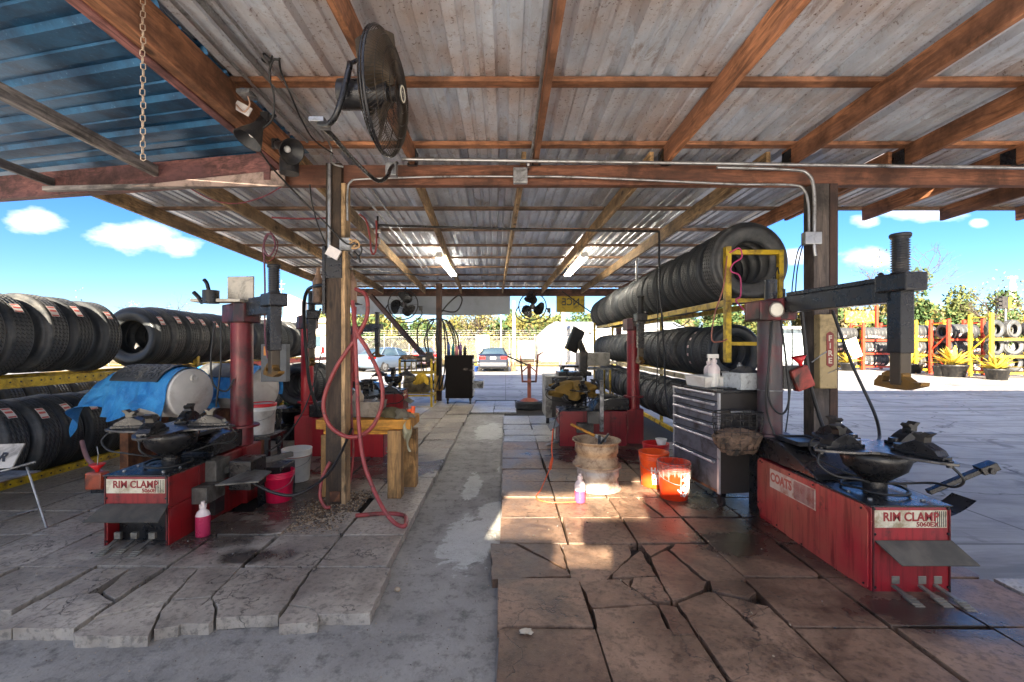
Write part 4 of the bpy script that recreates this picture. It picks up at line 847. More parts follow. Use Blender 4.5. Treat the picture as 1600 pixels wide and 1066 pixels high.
ch2, Ms2, Ma2 = changer('tyre_changer', 'dark red tyre changer beside the blue tarp drum, pink bottle at its side', (-2.90, 3.52, 0), 0, yc=1.12, xc=.17, arm=(.77, .60), model='5060E', red=paint('machine_red_left', (.26, .008, .012), (.12, .015, .015), .6), recess=True, length=1.0, colred=M('column_maroon', (.17, .012, .02), .32, .1, grime=.45, gcol=(.03, .012, .012), gs=3), table=(.03, .33))
part('screen_board', MB().box((.20, 1.05, 2.22), (.29, .02, .24), rz=-.15).box((.0, 1.05, 2.09), (.5, .2, .03)), M('board_white', (.55, .50, .42), .6, grime=.2), ch2, .003)
mb = MB(); mb.cyl((-.06, .98, 2.06), (-.06, .98, 2.19), .075, n=20, caps=True); mb.tube(smooth([(-.08, .98, 2.18), (-.10, .98, 2.26), (-.13, .98, 2.30)], 4), .018); mb.tube(smooth([(-.13, .96, 2.06), (-.17, .96, 2.12), (-.22, .96, 2.17)], 4), .02); part('tool_cup', mb, BLACKM, ch2)
for pts in [[(-.03, 1.0, 1.87), (-.06, .98, 1.5), (-.03, .97, 1.25), (.10, .97, 1.18), (.16, 1.0, 1.3)], [(.05, .97, 1.87), (.06, .95, 1.5), (.02, .95, 1.1), (.0, .93, .85)]]:
    mb = MB(); mb.tube(smooth(pts, 6), .009); part('hose', mb, CABLE, ch2)
mb = MB(); mb.bb(.42, .66, .95, 1.25, .02, .42); part('breaker_cylinder', mb, BLACKM, ch2, .01)
mb = MB(); mb.box((.52, .62, .47), (.20, .26, .26)); part('motor_box', mb, BLACKM, ch2, .008)
mb = MB(); mb.bar((.30, .5, .50), (.70, 1.1, .52), .05, .05); mb.prism([(.55, .10), (.85, .20), (.80, .50), (.62, .55), (.56, .4)], .50, .515); part('breaker_arm', mb, M('greasy_grey', (.16, .155, .14), .5, .4, grime=.4), ch2, .004)
mb = MB(); mb.tube(smooth([(.7, .3, .50), (.95, .25, .40), (1.15, .3, .38), (1.3, .6, .50), (1.35, 1.0, .8)], 6), .013); part('hose', mb, CABLE, ch2)

ch3, Ms3, Ma3 = changer('tyre_changer', 'bright red tyre changer behind the wooden bench', (-1.72, 6.55, 0), R(90), yc=1.18, xc=.0, arm=(-.38, .95), model='5060E', red=paint('machine_red_bright', (.52, .012, .022), (.40, .02, .03), .25), colr=.085)
part('control_box', MB().box((-.55, 1.36, 1.40), (.10, .34, .50), rz=0), M('box_grey', (.12, .13, .14), .5, grime=.2), ch3, .006)
part('warning_label', MB().box((-.605, 1.40, 1.56), (.004, .18, .12)), M('label_orange', (.8, .28, .03), .5), ch3)
ch4, Ms4, Ma4 = changer('tyre_changer', 'farthest red tyre changer, beyond the yellow cart on the left', (-2.30, 10.3, 0), R(90), yc=1.25, xc=.0, arm=(-.1, .62), model='5060E', colr=.085)
ch5, Ms5, Ma5 = changer('tyre_changer', 'red tyre changer with a yellow cloth over its table, left of the right rack', (.84, 7.2, 0), R(-90), yc=1.22, xc=-.03, arm=(.42, 1.20), model='5060E', colr=.10)
# yellow cloth over ch5's table
def heap(c, rx_, ry_, rz_, seed, wrinkle=.25, nu=28, nv=14, drop=0):
    r = random.Random(seed); ph = [r.uniform(0, 6) for _ in range(9)]; c = Vector(c)
    def fn(u_, v_):
        a = 2 * PI * u_; b_ = v_ * PI / 2
        k = 1 + wrinkle * (.5 * math.sin(3 * a + ph[0]) * math.sin(2 * b_ + ph[1]) + .35 * math.sin(7 * a + ph[2] + 3 * b_) + .25 * math.sin(13 * a + ph[3] - 5 * b_)) * (.35 + math.sin(b_))
        zz = math.cos(b_) * (1 + .25 * math.sin(4 * a + ph[4]) * math.sin(b_)) - drop * max(0, v_ - .7) * (1 + .8 * math.sin(3 * a + ph[5]))
        return c + Vector((rx_ * k * math.sin(b_) * math.cos(a), ry_ * k * math.sin(b_) * math.sin(a), rz_ * zz))
    return MB().sheet(fn, nu, nv)
single('cloth', heap((1.10, 7.15, .95), .30, .24, .12, 3, .55, 44, 20, drop=2.6), M('cloth_ochre', (.20, .12, .025), .95, bump=.5, bs=120), 'ochre cloth draped over the turntable beside the black wheel balancer', 'cloth')
single('steel_bar', MB().box((1.35, 6.3, .78), (.05, .05, .72)), STEELG, 'upright steel bar standing before the ochre-clothed tyre changer', 'bar', bev=.004)

# ---- lathe things: buckets, bottles, drums
def bucket(name, label, x, y, mat, h=.37, r0=.125, r1=.148, z=HT, group=None, bail=True, lean=0, rings=3):
    t = thing(name, label, 'bucket', (x, y, z), lean)
    pr = [(0, .0), (r0 - .004, 0), (r0, .006), (r0 + (r1 - r0) * .78, h * .78)]
    for k in range(rings): zz = h * (.80 + .06 * k); rr = r0 + (r1 - r0) * (.8 + .06 * k); pr += [(rr + .009, zz), (rr + .009, zz + .006), (rr, zz + .008)]
    pr += [(r1, h - .03), (r1 + .008, h - .012), (r1 + .008, h), (r1 - .004, h), (r0 - .006, .012), (0, .012)]
    part('bucket_body', MB().lathe(pr, n=40), mat, t)
    if bail:
        mb = MB(); mb.tube(smooth([(-r1 - .012, 0, h * .86), (-r1 * .95, -.06, h * .62), (-.05, -r1 - .012, h * .50), (.06, -r1 - .010, h * .50), (r1 * .95, -.06, h * .62), (r1 + .012, 0, h * .86)], 6), .0025, n=5); part('bail', mb, STEELG, t)
    return t
def wrap_text(s, size, r0, h0, ang, mat, t, tilt=0, slope=0, squash=1, emb=.003, mirror=False):
    o = text(s, size, Matrix.Rotation(tilt, 4, 'Z'), mat, t, embolden=emb, squash=squash, depth=.0006)
    me = o.data
    for v_ in me.vertices:
        a = v_.co.x / r0 + ang; z = h0 + v_.co.y; rr = r0 + slope * z + .0015 + v_.co.z
        v_.co = (rr * math.sin(a), -rr * math.cos(a), z)
    me.update(); return o
BW = M('print_white', (.75, .70, .66), .5)
b1 = bucket('bucket', 'orange bucket lined with a clear bag, printed with a slanted white logo', 1.735, 4.62, M('bucket_red_orange', (.62, .035, .006), .36, 0, grime=.12, gs=6), .375, .135, .158)
wrap_text('THE', .052, .137, .235, .52, BW, b1, R(42), .06)
wrap_text('HOME', .072, .137, .165, .56, BW, b1, R(42), .06, emb=.004)
wrap_text('DEPOT', .05, .137, .11, .76, BW, b1, R(42), .06, emb=.004)
mb = MB()
def onb(a, z, e=.0022): rr = .137 + .06 * z + e; return Vector((rr * math.sin(a), -rr * math.cos(a), z))
for (a0, z0, a1, z1) in [(.10, .06, .10, .285), (.10, .06, 1.1, .06), (.10, .285, .95, .285), (1.1, .06, 1.1, .285)]:
    mb.tube([onb(a0 + (a1 - a0) * k / 8, z0 + (z1 - z0) * k / 8) for k in range(9)], .0016, n=4)
part('logo_frame', mb, BW, b1)
r5 = random.Random(9); phs = [r5.uniform(0, 6) for _ in range(6)]
def bagf(u_, v_):
    a = 2 * PI * u_; w_ = .004 * math.sin(17 * a + phs[0]) + .003 * math.sin(31 * a + phs[1]); hem = .022 * math.sin(3 * a + phs[2]) + .008 * math.sin(9 * a)
    if v_ < .5: k = v_ / .5; z = .245 + hem * (1 - k) + (.385 - .245) * k; rr = .150 + .012 * k + .012 * math.sin(k * PI) + w_
    else: k = (v_ - .5) / .5; z = .385 - .18 * k; rr = .158 - .015 * k + w_
    return Vector((rr * math.cos(a), rr * math.sin(a), z))
bagm = NB('clear_bag'); bagm.base((.5, .42, .38)); bagm.rough(.3); bagm.p.inputs['Alpha'].default_value = .24
part('bin_bag', MB().sheet(bagf, 96, 14), bagm.m, b1)
b2 = bucket('bucket', 'orange-red bucket with white print half hidden behind the bagged bucket', 1.66, 5.02, ORANGE, .38, .135, .158, bail=True)
wrap_text('HA', .085, .137, .20, -.18, BW, b2, 0, .06, emb=.005, squash=.8); wrap_text('FR', .085, .137, .125, -.18, BW, b2, 0, .06, emb=.005, squash=.8); wrap_text('GLOVES', .03, .137, .07, -.16, BW, b2, 0, .06, emb=.002, squash=.8) if 0 else None
mb = MB()
for k in range(3): mb.sheet(lambda u_, v_, k=k: onb(-.42 + .5 * u_, .05 + .016 * k + .008 * v_), 6, 1)
part('print_line', mb, BW, b2, kind='stuff')
b3 = bucket('bucket', 'red bucket at the front corner of the row, behind the two orange ones', 1.86, 5.55, REDB, .36, .13, .152)
part('cup_inside', MB().lathe([(.03, .30), (.07, .42), (.065, .42), (.026, .31)], (.05, -.05, 0), n=20), WHITEP, b3)
bucket('bucket', 'red bucket standing behind the left tyre changer, near the tarp drum', -3.55, 4.35, REDB, .37, .14, .165)
bk = bucket('bucket', 'dirty white bucket with a pale red band beside the bench', -2.43, 5.22, WHITEP, .37, .135, .158)
part('red_band', MB().lathe([(.1545, .285), (.156, .288), (.158, .30), (.1565, .303)], n=40), M('faded_red', (.5, .12, .06), .5), bk)
bk = bucket('bucket', 'white bucket with a red lid rim beside the second blue drum', -3.02, 5.55, WHITEP, .36, .135, .158, z=.55)
part('red_band', MB().lathe([(.166, .335), (.168, .34), (.168, .372), (.155, .375), (.15, .36)], n=40), REDB, bk)
single('stool', MB().box((-3.02, 5.55, .53), (.42, .42, .04)).box((-3.17, 5.4, .29), (.05, .05, .44)).box((-2.87, 5.4, .29), (.05, .05, .44)).box((-3.17, 5.7, .29), (.05, .05, .44)).box((-2.87, 5.7, .29), (.05, .05, .44)), BLACKM, 'low dark stand carrying the white bucket with a red lid', 'stand')
bucket('bucket', 'crimson bucket under the steel plate of the left tyre changer', -2.30, 4.55, M('crimson_plastic', (.6, .01, .06), .35), .30, .12, .14)
def bottle(label, x, y, z, s=1, fluid=PINK, body=CLEARP, lvl=.55, rz=0, name='spray_bottle', trig=False):
    t = thing(name, label, 'bottle', (x, y, z), rz)
    h = .21 * s; r_ = .048 * s
    part('bottle_body', MB().lathe([(0, 0), (r_ * .95, 0), (r_, .008), (r_, h * lvl)], n=24), fluid, t)
    part('bottle_neck', MB().lathe([(r_, h * lvl), (r_, h * .72), (r_ * .8, h * .84), (r_ * .42, h * .93), (r_ * .40, h * 1.0)], n=24), body, t)
    part('cap', MB().cyl((0, 0, h * .98), (0, 0, h * 1.10), r_ * .5, n=16).cyl((0, 0, h * 1.1), (0, 0, h * 1.2), r_ * .28, n=12), body, t)
    if trig: part('trigger', MB().box((-.01 * s, 0, h * 1.24), (.09 * s, .03 * s, .035 * s)).bar((-.04 * s, 0, h * 1.22), (-.05 * s, 0, h * 1.02), .012, .014), WHITEP, t, .003)
    return t
bottle('small spray bottle half full of pink liquid in front of the stacked rims', .745, 4.49, HT, 1.12, lvl=.50)
bottle('pink-filled bottle leaning against the side of the left tyre changer', -2.50, 3.70, HT, 1.12, fluid=M('pink_fluid2', (.45, .03, .09), .3), lvl=.72)
bottle('white spray bottle in the white bin on the drawer chest', 2.13, 4.58, 1.215, 1.2, fluid=WHITEP, trig=True)
bottle('second white bottle behind the spray bottle on the drawer chest', 2.18, 4.80, 1.215, 1.1, fluid=WHITEP)
bottle('grey bottle standing in the second white bin on the chest', 2.34, 4.48, 1.215, 1.0, fluid=STEELG, body=STEELG)

# ---- stacked steel rims with tools
def rim(label, x, y, z, mat, sc=1, h=.20):
    t = thing('wheel_shell', label, 'wheel rim', (x, y, z), 0)
    pr = [(.235, 0), (.254, .004), (.254, .014), (.236, .022), (.226, .030), (.226, .070), (.210, .082), (.210, .125), (.226, .140), (.228, h - .055), (.222, h - .05), (.222, h - .035), (.236, h - .022), (.256, h - .014), (.256, h - .002), (.246, h - .004), (.215, h - .03), (.202, .13), (.18, .11), (.18, .07), (.205, .05), (.21, .02)]
    part('barrel', MB().lathe([(a * sc, b_ * sc) for a, b_ in pr], n=48, closed=True), mat, t)
    part('wheel_disc', MB().lathe([(.05 * sc, .09 * sc), (.09 * sc, .115 * sc), (.15 * sc, .10 * sc), (.185 * sc, .07 * sc)], n=32), mat, t)
    return t
rim('pale lower steel rim carrying a rusty one', 1.015, 4.94, HT, M('pale_rim', (.40, .37, .33), .5, .1, grime=.35, gcol=(.16, .10, .07)), 1.0, .26)
rim('rusty upper steel rim with a brush lying in it', 1.0, 4.93, HT + .26, RIMP, 1.03, .27)
t = thing('hand_brush', 'brush with an orange wooden handle lying in the rusty rim', 'brush', (.95, 4.9, .62), 0)
part('handle', MB().tube([(-.24, -.02, .16), (-.12, 0, .10), (.02, 0, .03)], [.016, .014, .017], n=10), W(WO, 'x'), t); part('bristle_head', MB().box((.09, 0, .0), (.12, .05, .035), rot=Matrix.Rotation(.5, 3, 'Y')), STEELG, t, .003)
single('pry_bar', MB().bar((1.02, 4.85, .56), (1.12, 4.86, .68), .02, .02).bar((1.0, 4.8, .55), (1.02, 4.86, .66), .03, .012), BLACKM, 'short dark pry bar standing in the rusty rim', 'tool')

# ---- drawer chest (rotated slightly), things on it
chest = thing('drawer_chest', 'grey steel drawer chest on castors with bright drawer handles', 'tool chest', (2.05, 4.30, HT), R(8))
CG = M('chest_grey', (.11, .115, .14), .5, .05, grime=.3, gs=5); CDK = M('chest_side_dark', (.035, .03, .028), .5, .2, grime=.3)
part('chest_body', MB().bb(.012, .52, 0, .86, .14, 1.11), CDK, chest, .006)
z = .17
for k, h in enumerate([.30, .22, .12, .12, .10, .10]):
    dr = part('drawer', MB().bb(-.004, .012, .025, .835, z, z + h - .012), CG, chest, .003)
    part('handle', MB().cyl((-.026, .05, z + h - .035), (-.026, .81, z + h - .035), .013, n=12).bb(-.026, 0, .06, .08, z + h - .045, z + h - .025).bb(-.026, 0, .78, .80, z + h - .045, z + h - .025), M('bright_alu', (.55, .55, .58), .32, .6, grime=.25), dr)
    z += h
part('edge_trim', MB().bb(-.006, .012, -.004, .025, .14, 1.11).bb(-.006, .012, .835, .86, .14, 1.11), M('chest_trim', (.42, .42, .43), .4, .4, grime=.2), chest)
part('chest_top', MB().bb(-.03, .54, -.01, .88, 1.11, 1.135), BLACKM, chest, .006)
part('lower_panel', MB().bb(-.003, .012, .03, .83, .145, .17), RUST, chest)
for x in (.06, .46):
    for y in (.06, .80):
        c_ = part('castor', MB().bb(x - .03, x + .03, y - .03, y + .03, .10, .14).bb(x - .022, x - .017, y - .02, y + .02, .04, .11).bb(x + .017, x + .022, y - .02, y + .02, .04, .11), BLACKM, chest); part('wheel', MB().cyl((x - .015, y, .05), (x + .015, y, .05), .05, n=20), BLACK, c_)
part('handle_bar', MB().tube([(.10, -.03, .93), (.16, -.045, .935), (.40, -.045, .925), (.45, -.03, .93)], .010), STEELG, chest)
def bin_(name, label, x, y, z, sx_, sy_, h, mat, rz=0, fill=None):
    t = thing(name, label, 'bin', (x, y, z), rz); e = .006
    mb = MB(); 
    for (a, b_, c_, d_) in [(-sx_ / 2, sx_ / 2, -sy_ / 2, -sy_ / 2 + e), (-sx_ / 2, sx_ / 2, sy_ / 2 - e, sy_ / 2), (-sx_ / 2, -sx_ / 2 + e, -sy_ / 2, sy_ / 2), (sx_ / 2 - e, sx_ / 2, -sy_ / 2, sy_ / 2)]: mb.bb(a, b_, c_, d_, 0, h)
    mb.bb(-sx_ / 2, sx_ / 2, -sy_ / 2, sy_ / 2, 0, e)
    mb.v = [Vector((q.x * (.88 + .12 * q.z / h), q.y * (.88 + .12 * q.z / h), q.z)) for q in mb.v]
    part('bin_body', mb, mat, t, .002)
    part('rim_lip', MB().tube([(-sx_ / 2, -sy_ / 2, h), (sx_ / 2, -sy_ / 2, h), (sx_ / 2, sy_ / 2, h), (-sx_ / 2, sy_ / 2, h)], .006, closed=True), mat, t)
    return t
bin_('parts_bin', 'long white plastic bin on the drawer chest holding spray bottles', 2.10, 4.72, 1.207, .24, .38, .11, WHITEP, R(8))
bin_('parts_bin', 'square dirty white bin on the near corner of the drawer chest', 2.36, 4.46, 1.207, .27, .27, .16, M('bin_grey_white', (.50, .53, .54), .45, grime=.2, gcol=(.2, .2, .2), gs=22), R(12))
single('cloth', heap((2.38, 4.47, 1.34), .12, .11, .09, 8, .3), M('cloth_dark', (.06, .06, .06), .9), 'dark rag heaped in the square white bin', 'cloth')
for i, (x, y) in enumerate([(2.16, 4.42), (2.2, 4.36), (2.30, 4.75)]):
    single('wrench', MB().bar((x - .07, y, 1.215), (x + .07, y + .03, 1.215), .02, .012).cyl((x + .07, y + .03, 1.208), (x + .07, y + .03, 1.222), .022, n=12), BLACKM, ['dark wrench near the front edge of the drawer chest top', 'dark wrench at the near corner of the drawer chest top', 'dark wrench between the two white bins'][i], 'wrench')
# wire basket with rags
bas = thing('rag_basket', 'wire basket stuffed with brown rags hanging on the chest side', 'basket', (2.15, 4.15, .66), 0)
mb = MB()
for k in range(7):
    z = .03 + k * .055; rr = .17 + .035 * min(1, k / 4); mb.tube([(rr * 1.1 * math.cos(a * PI / 16), rr * .62 * math.sin(a * PI / 16), z) for a in range(32)], .0028 if k < 6 else .006, n=5, closed=True)
for a in range(18):
    q = 2 * PI * a / 18; mb.tube([(.17 * 1.1 * math.cos(q), .17 * .62 * math.sin(q), .03), (.205 * 1.1 * math.cos(q), .205 * .62 * math.sin(q), .25), (.205 * 1.1 * math.cos(q), .205 * .62 * math.sin(q), .36)], .0025, n=5)
part('wire_frame', mb, BLACKM, bas)
single('rag_heap', heap((2.15, 4.15, .80), .20, .12, .07, 5, .3, drop=.0).sheet(lambda u_, v_: Vector((2.15 + (.19 - .07 * v_ * v_) * 1.12 * math.cos(2 * PI * u_) * (1 + .10 * math.sin(9 * u_ * 6.28 + 5 * v_) * (v_ > .02)), 4.15 + (.19 - .08 * v_ * v_) * .66 * math.sin(2 * PI * u_) * (1 + .10 * math.sin(13 * u_ * 6.28 + 7 * v_)), .82 - .18 * v_ + .01 * math.sin(20 * u_ + 4 * v_))), 60, 14), RAGW, 'brown crumpled rags filling the wire basket beside the chest', 'rags')

# ---- red oil can, funnel, fire extinguisher cover on the right post
t = thing('oil_can', 'square red oil can with a bright funnel, tilted, beside the big column', 'oil can', (2.82, 4.20, 1.22), 0)
Mo = Matrix.Translation((-.02, 0, .02)) @ Matrix.Rotation(R(-22), 4, 'Y')
mb = MB(); mb.box((0, 0, .10), (.17, .10, .21)); mb.xf(Mo); part('can_body', mb, M('can_red', (.42, .05, .035), .45, grime=.35), t, .02)
mb = MB(); mb.lathe([(.012, .20), (.018, .235), (.065, .30), (.062, .302), (.012, .24)], (.02, 0, 0), n=24); mb.xf(Mo @ Matrix.Rotation(R(8), 4, 'Y')); part('funnel', mb, REDB, t)
part('holder_plate', MB().box((-.15, .0, .12), (.14, .02, .22)), BLACKM, t, .004); part('spout_wire', MB().tube([(.05, 0, .26), (.14, 0, .33), (.19, 0, .36)], .006), STEELG, t)
t = thing('fire_point_box', 'long tan extinguisher box with a red vertical plate reading FIRE', 'extinguisher box', (3.13, 4.37, 1.24), 0)
part('box_body', MB().box((-.01, 0, .34), (.17, .09, .72)), M('tan_box', (.36, .27, .13), .5, grime=.3), t, .012)
part('sign_plate', MB().prism([(.035, -.15), (.035, .15), (.0, .175), (-.035, .15), (-.035, -.15), (0, -.175)], 0, .003, frameM((0, -.047, .36), (1, 0, 0), (0, 0, 1))), M('fire_red', (.22, .03, .025), .5, grime=.2), t)
for k, ch_ in enumerate('FIRE'): text(ch_, .075, frameM((0, -.0505, .465 - .072 * k), (1, 0, 0), (0, 0, 1)), M('fire_letter', (.55, .48, .38), .5), t, embolden=.002)
part('latch_wire', MB().tube(smooth([(-.02, -.05, .13), (.06, -.06, .17), (.10, -.06, .20), (.08, -.06, .22)], 4), .003), STEELG, t)

# ---- left: drums, tarp, mats
def drum(label, c, ax, L=.88, r_=.29, mat=WHITEP):
    t = thing('plastic_drum', label, 'drum', (c[0], c[1], 0), 0); c = Vector((0, 0, c[2])); ax = Vector(ax).normalized()
    pr = [(0, -.012), (r_ * .80, -.012), (r_ * .84, 0), (r_ * .95, 0), (r_, .015), (r_ * .985, .06), (r_, .20), (r_ * .97, .29), (r_, .31), (r_, .57), (r_ * .97, .59), (r_, .61), (r_, L - .02), (r_ * .95, L), (0, L)]
    part('drum_shell', MB().lathe(pr, c, -ax, n=48), mat, t)
    sx_ = Vector((ax.y, -ax.x, 0))
    part('bung', MB().lathe([(.045, 0), (.045, .02), (.03, .022), (.03, .006), (0, .006)], c + ax * .012 + Vector((0, 0, r_ * .62)), ax, n=20), WHITEP, t)
    for q in (.15, .72): part('drum_cradle', MB().box((c.x - ax.x * q, c.y - ax.y * q, .36), (.10, .62, .72)), RUST, t, .006)
    return t
A1 = Vector((.97, -.24, 0)).normalized(); C1 = Vector((-3.70, 5.30, 1.07))
drum('white plastic drum lying under the blue tarp, its round end facing the machine', C1, A1)
C2 = Vector((-3.36, 6.25, 1.03)); drum('white plastic drum with a tap under the second blue tarp', C2, A1)
def tarp(C, A, t0, t1, seed, spill=0, a0=-70, a1=100, rr_=.302):
    n_ = Vector((A.y, -A.x, 0)); r = random.Random(seed); ph = [r.uniform(0, 6) for _ in range(6)]   # n_ points towards the camera side (-y)
    if n_.y > 0: n_ = -n_
    def fn(u_, v_):
        s_ = t0 + (t1 - t0) * u_; a = R(a0 + (88 - a0) * min(1, v_ / .75))
        rr = rr_ + .006 * math.sin(9 * u_ * 6 + ph[0] + 4 * v_)
        wr = .022 + .012 * math.sin(7 * u_ * 5 + 6 * v_ + ph[1]) + .010 * math.sin(17 * u_ + ph[2] - 9 * v_)
        over = max(0, s_ - .80) * spill
        if v_ < .75:
            q = C - A * s_ + n_ * math.sin(a) * rr + Vector((0, 0, math.cos(a) * rr)); k = max(0, v_ - .35)
            q += (n_ * math.sin(a) + Vector((0, 0, math.cos(a)))) * wr * k
        else:
            a_ = R(88); q = C - A * s_ + n_ * math.sin(a_) * rr + Vector((0, 0, math.cos(a_) * rr)); k = (v_ - .75) / .25
            q += Vector((0, 0, -1)) * k * (.20 + .10 * math.sin(4 * u_ * 3 + ph[3])) + n_ * (wr * 1.6 + .10 * k * math.sin(u_ * 21 + ph[4])) * (k + .2) + n_ * .12 * k * (1 if u_ > .6 else .3)
        q += Vector((0, 0, -1)) * over * over * 1.1 + n_ * over * .15
        return q
    return MB().sheet(fn, 60, 50)
single('tarp', tarp(C1, A1, -.02 + .05, 1.25, 1, spill=1.0), TARP, 'crumpled blue tarp draped over the nearer drum and hanging off its far end', 'tarp')
single('tarp', tarp(C2, A1, -.03, 1.0, 4, a0=-110, a1=110, rr_=.315), TARP, 'blue tarp wrapped over the farther drum with a tap', 'tarp')
def mat_on(C, A, t0, t1, a0, a1, label, leaf, rr_=.325):
    n_ = Vector((A.y, -A.x, 0)); n_ = -n_ if n_.y > 0 else n_
    def q(s_, a, e=0): a = R(a); return C - A * s_ + (n_ * math.sin(a) + Vector((0, 0, math.cos(a)))) * (rr_ + e)
    mb = MB(); mb.sheet(lambda u_, v_: q(t0 + (t1 - t0) * u_, a0 + (a1 - a0) * v_), 6, 16)
    for (u0, u1, v0, v1) in [(0, 1, 0, .05), (0, 1, .95, 1), (0, .04, 0, 1), (.96, 1, 0, 1)]: mb.sheet(lambda u_, v_: q(t0 + (t1 - t0) * (u0 + (u1 - u0) * u_), a0 + (a1 - a0) * (v0 + (v1 - v0) * v_), .010), 6, 12)
    r = random.Random(3)
    if leaf:
        for i in range(11):
            for j in range(9):
                u_ = .08 + .84 * (i + .5 * (j % 2)) / 11; v_ = .08 + .84 * j / 8.6; th = r.uniform(-.5, .5) + (.8 if (i + j) % 2 else -.6)
                pts = []
                for (a, b_) in [(-.5, 0), (-.2, .2), (.15, .22), (.5, 0), (.15, -.2), (-.2, -.22)]:
                    du = (a * math.cos(th) - b_ * math.sin(th)) * .10; dv = (a * math.sin(th) + b_ * math.cos(th)) * .17; pts.append((u_ + du, v_ + dv))
                top_ = [q(t0 + (t1 - t0) * a, a0 + (a1 - a0) * b_, .010) for a, b_ in pts]; bot = [q(t0 + (t1 - t0) * a, a0 + (a1 - a0) * b_, .0) for a, b_ in pts]; cc = q(t0 + (t1 - t0) * u_, a0 + (a1 - a0) * v_, .014)
                mb.add(top_ + bot + [cc], [(k, (k + 1) % 6, 12) for k in range(6)] + [(k, (k + 1) % 6, 6 + (k + 1) % 6, 6 + k) for k in range(6)])
    else:
        for i in range(9):
            for j in range(9):
                u_ = .07 + .86 * i / 8; v_ = .07 + .86 * j / 8; mb.sheet(lambda a, b_: q(t0 + (t1 - t0) * (u_ + .04 * (a - .5)), a0 + (a1 - a0) * (v_ + .07 * (b_ - .5)), .008), 1, 1)
    single('door_mat', mb, M('mat_rubber', (.055, .06, .068), .5, grime=.25, gcol=(.16, .15, .13)), label, 'mat')
mat_on(C1, A1, .17, .88, -34, 62, 'black rubber mat with a leaf relief lying over the nearer tarp', True)
mat_on(C2, A1, .25, .9, -30, 60, 'black rubber mat with small square studs on the farther tarp', False, .345)
for i in range(3):
    tyre(T_CAR, (-3.30 + .0 * i, 7.2 + .24 * i, 1.0), f'{ordn(i)} loose tyre standing behind the farther drum', 'loose tyres behind the drums', rz=R(0), fixed=T_CAR[0])
single('low_table', MB().box((-3.3, 7.5, .62), (.8, 1.0, .05)).box((-3.6, 7.1, .33), (.06, .06, .55)).box((-3.0, 7.1, .33), (.06, .06, .55)).box((-3.6, 7.9, .33), (.06, .06, .55)).box((-3.0, 7.9, .33), (.06, .06, .55)), BLACKM, 'dark low table carrying the loose tyres', 'table')
single('drum_hose', MB().tube(smooth([P(128, 690, 5.0), P(136, 715, 4.8), P(150, 730, 4.6), P(166, 742, 4.4)], 6), .022, n=10), M('dusty_hose', (.25, .13, .13), .5), 'thick dusty pink hose dropping from the near drum', 'hose')
t = thing('oil_bottle', 'small square red-brown bottle with a red funnel left of the machine', 'bottle', tuple(G(152, 800, HT).xy) + (.30,), 0)
part('can_body', MB().box((0, 0, .07), (.16, .10, .16)), M('amber_red', (.36, .07, .03), .35, grime=.3), t, .02); part('funnel', MB().lathe([(.012, .14), (.02, .17), (.065, .22), (.062, .222), (.012, .17)], (.0, 0, 0), n=20), REDB, t); part('hook_wire', MB().tube([(0, 0, .21), (.01, 0, .32), (-.02, .02, .38)], .004), STEELG, t)
part('holder', MB().bb(-.08, .3, .02, .05, -.06, .0), BLACKM, t)
# sign board at the left edge
t = thing('sign_board', 'pale sign board with a black letter R on a thin folding stand', 'sign', (-4.25, 3.75, 0), 0)
bd = [P(-60, 696, 4.05) , P(38, 693, 4.05), P(18, 731, 3.9), P(-60, 736, 3.9)]
bd = [q - Vector((-4.25, 3.75, 0)) for q in bd]; mb = MB(); mb.add(bd + [q + Vector((0, .012, -.004)) for q in bd], [(0, 3, 2, 1), (4, 5, 6, 7), (0, 1, 5, 4), (1, 2, 6, 5), (2, 3, 7, 6), (3, 0, 4, 7)]); part('board', mb, M('board_pale', (.50, .47, .43), .5, grime=.2), t)
xx = (bd[1] - bd[0]).normalized(); yy = (bd[1] - bd[2]).normalized(); yy = (yy - xx * yy.dot(xx)).normalized(); zz = xx.cross(yy)
text('R', .12, frameM(bd[2] + (bd[1] - bd[2]) * .42 - xx * .12 - zz * -.004, xx, yy), BLACK, t, embolden=.004)
pz = lambda px, py, d: P(px, py, d) - Vector((-4.25, 3.75, 0))
part('stand_frame', MB().tube([pz(-40, 748, 3.85), pz(55, 722, 4.0)], .012).tube([pz(42, 730, 3.95), (G(73, 825, HT) - Vector((-4.25, 3.75, 0)))], .010).tube([pz(60, 795, 4.1), pz(-30, 818, 4.1)], .006).prism([(pz(-50, 745, 3.9).x, -.1), (pz(55, 722, 4.0).x, -.1), (pz(55, 722, 4.0).x, .3), (pz(-50, 745, 3.9).x, .3)], .50, .508), STEELG, t)
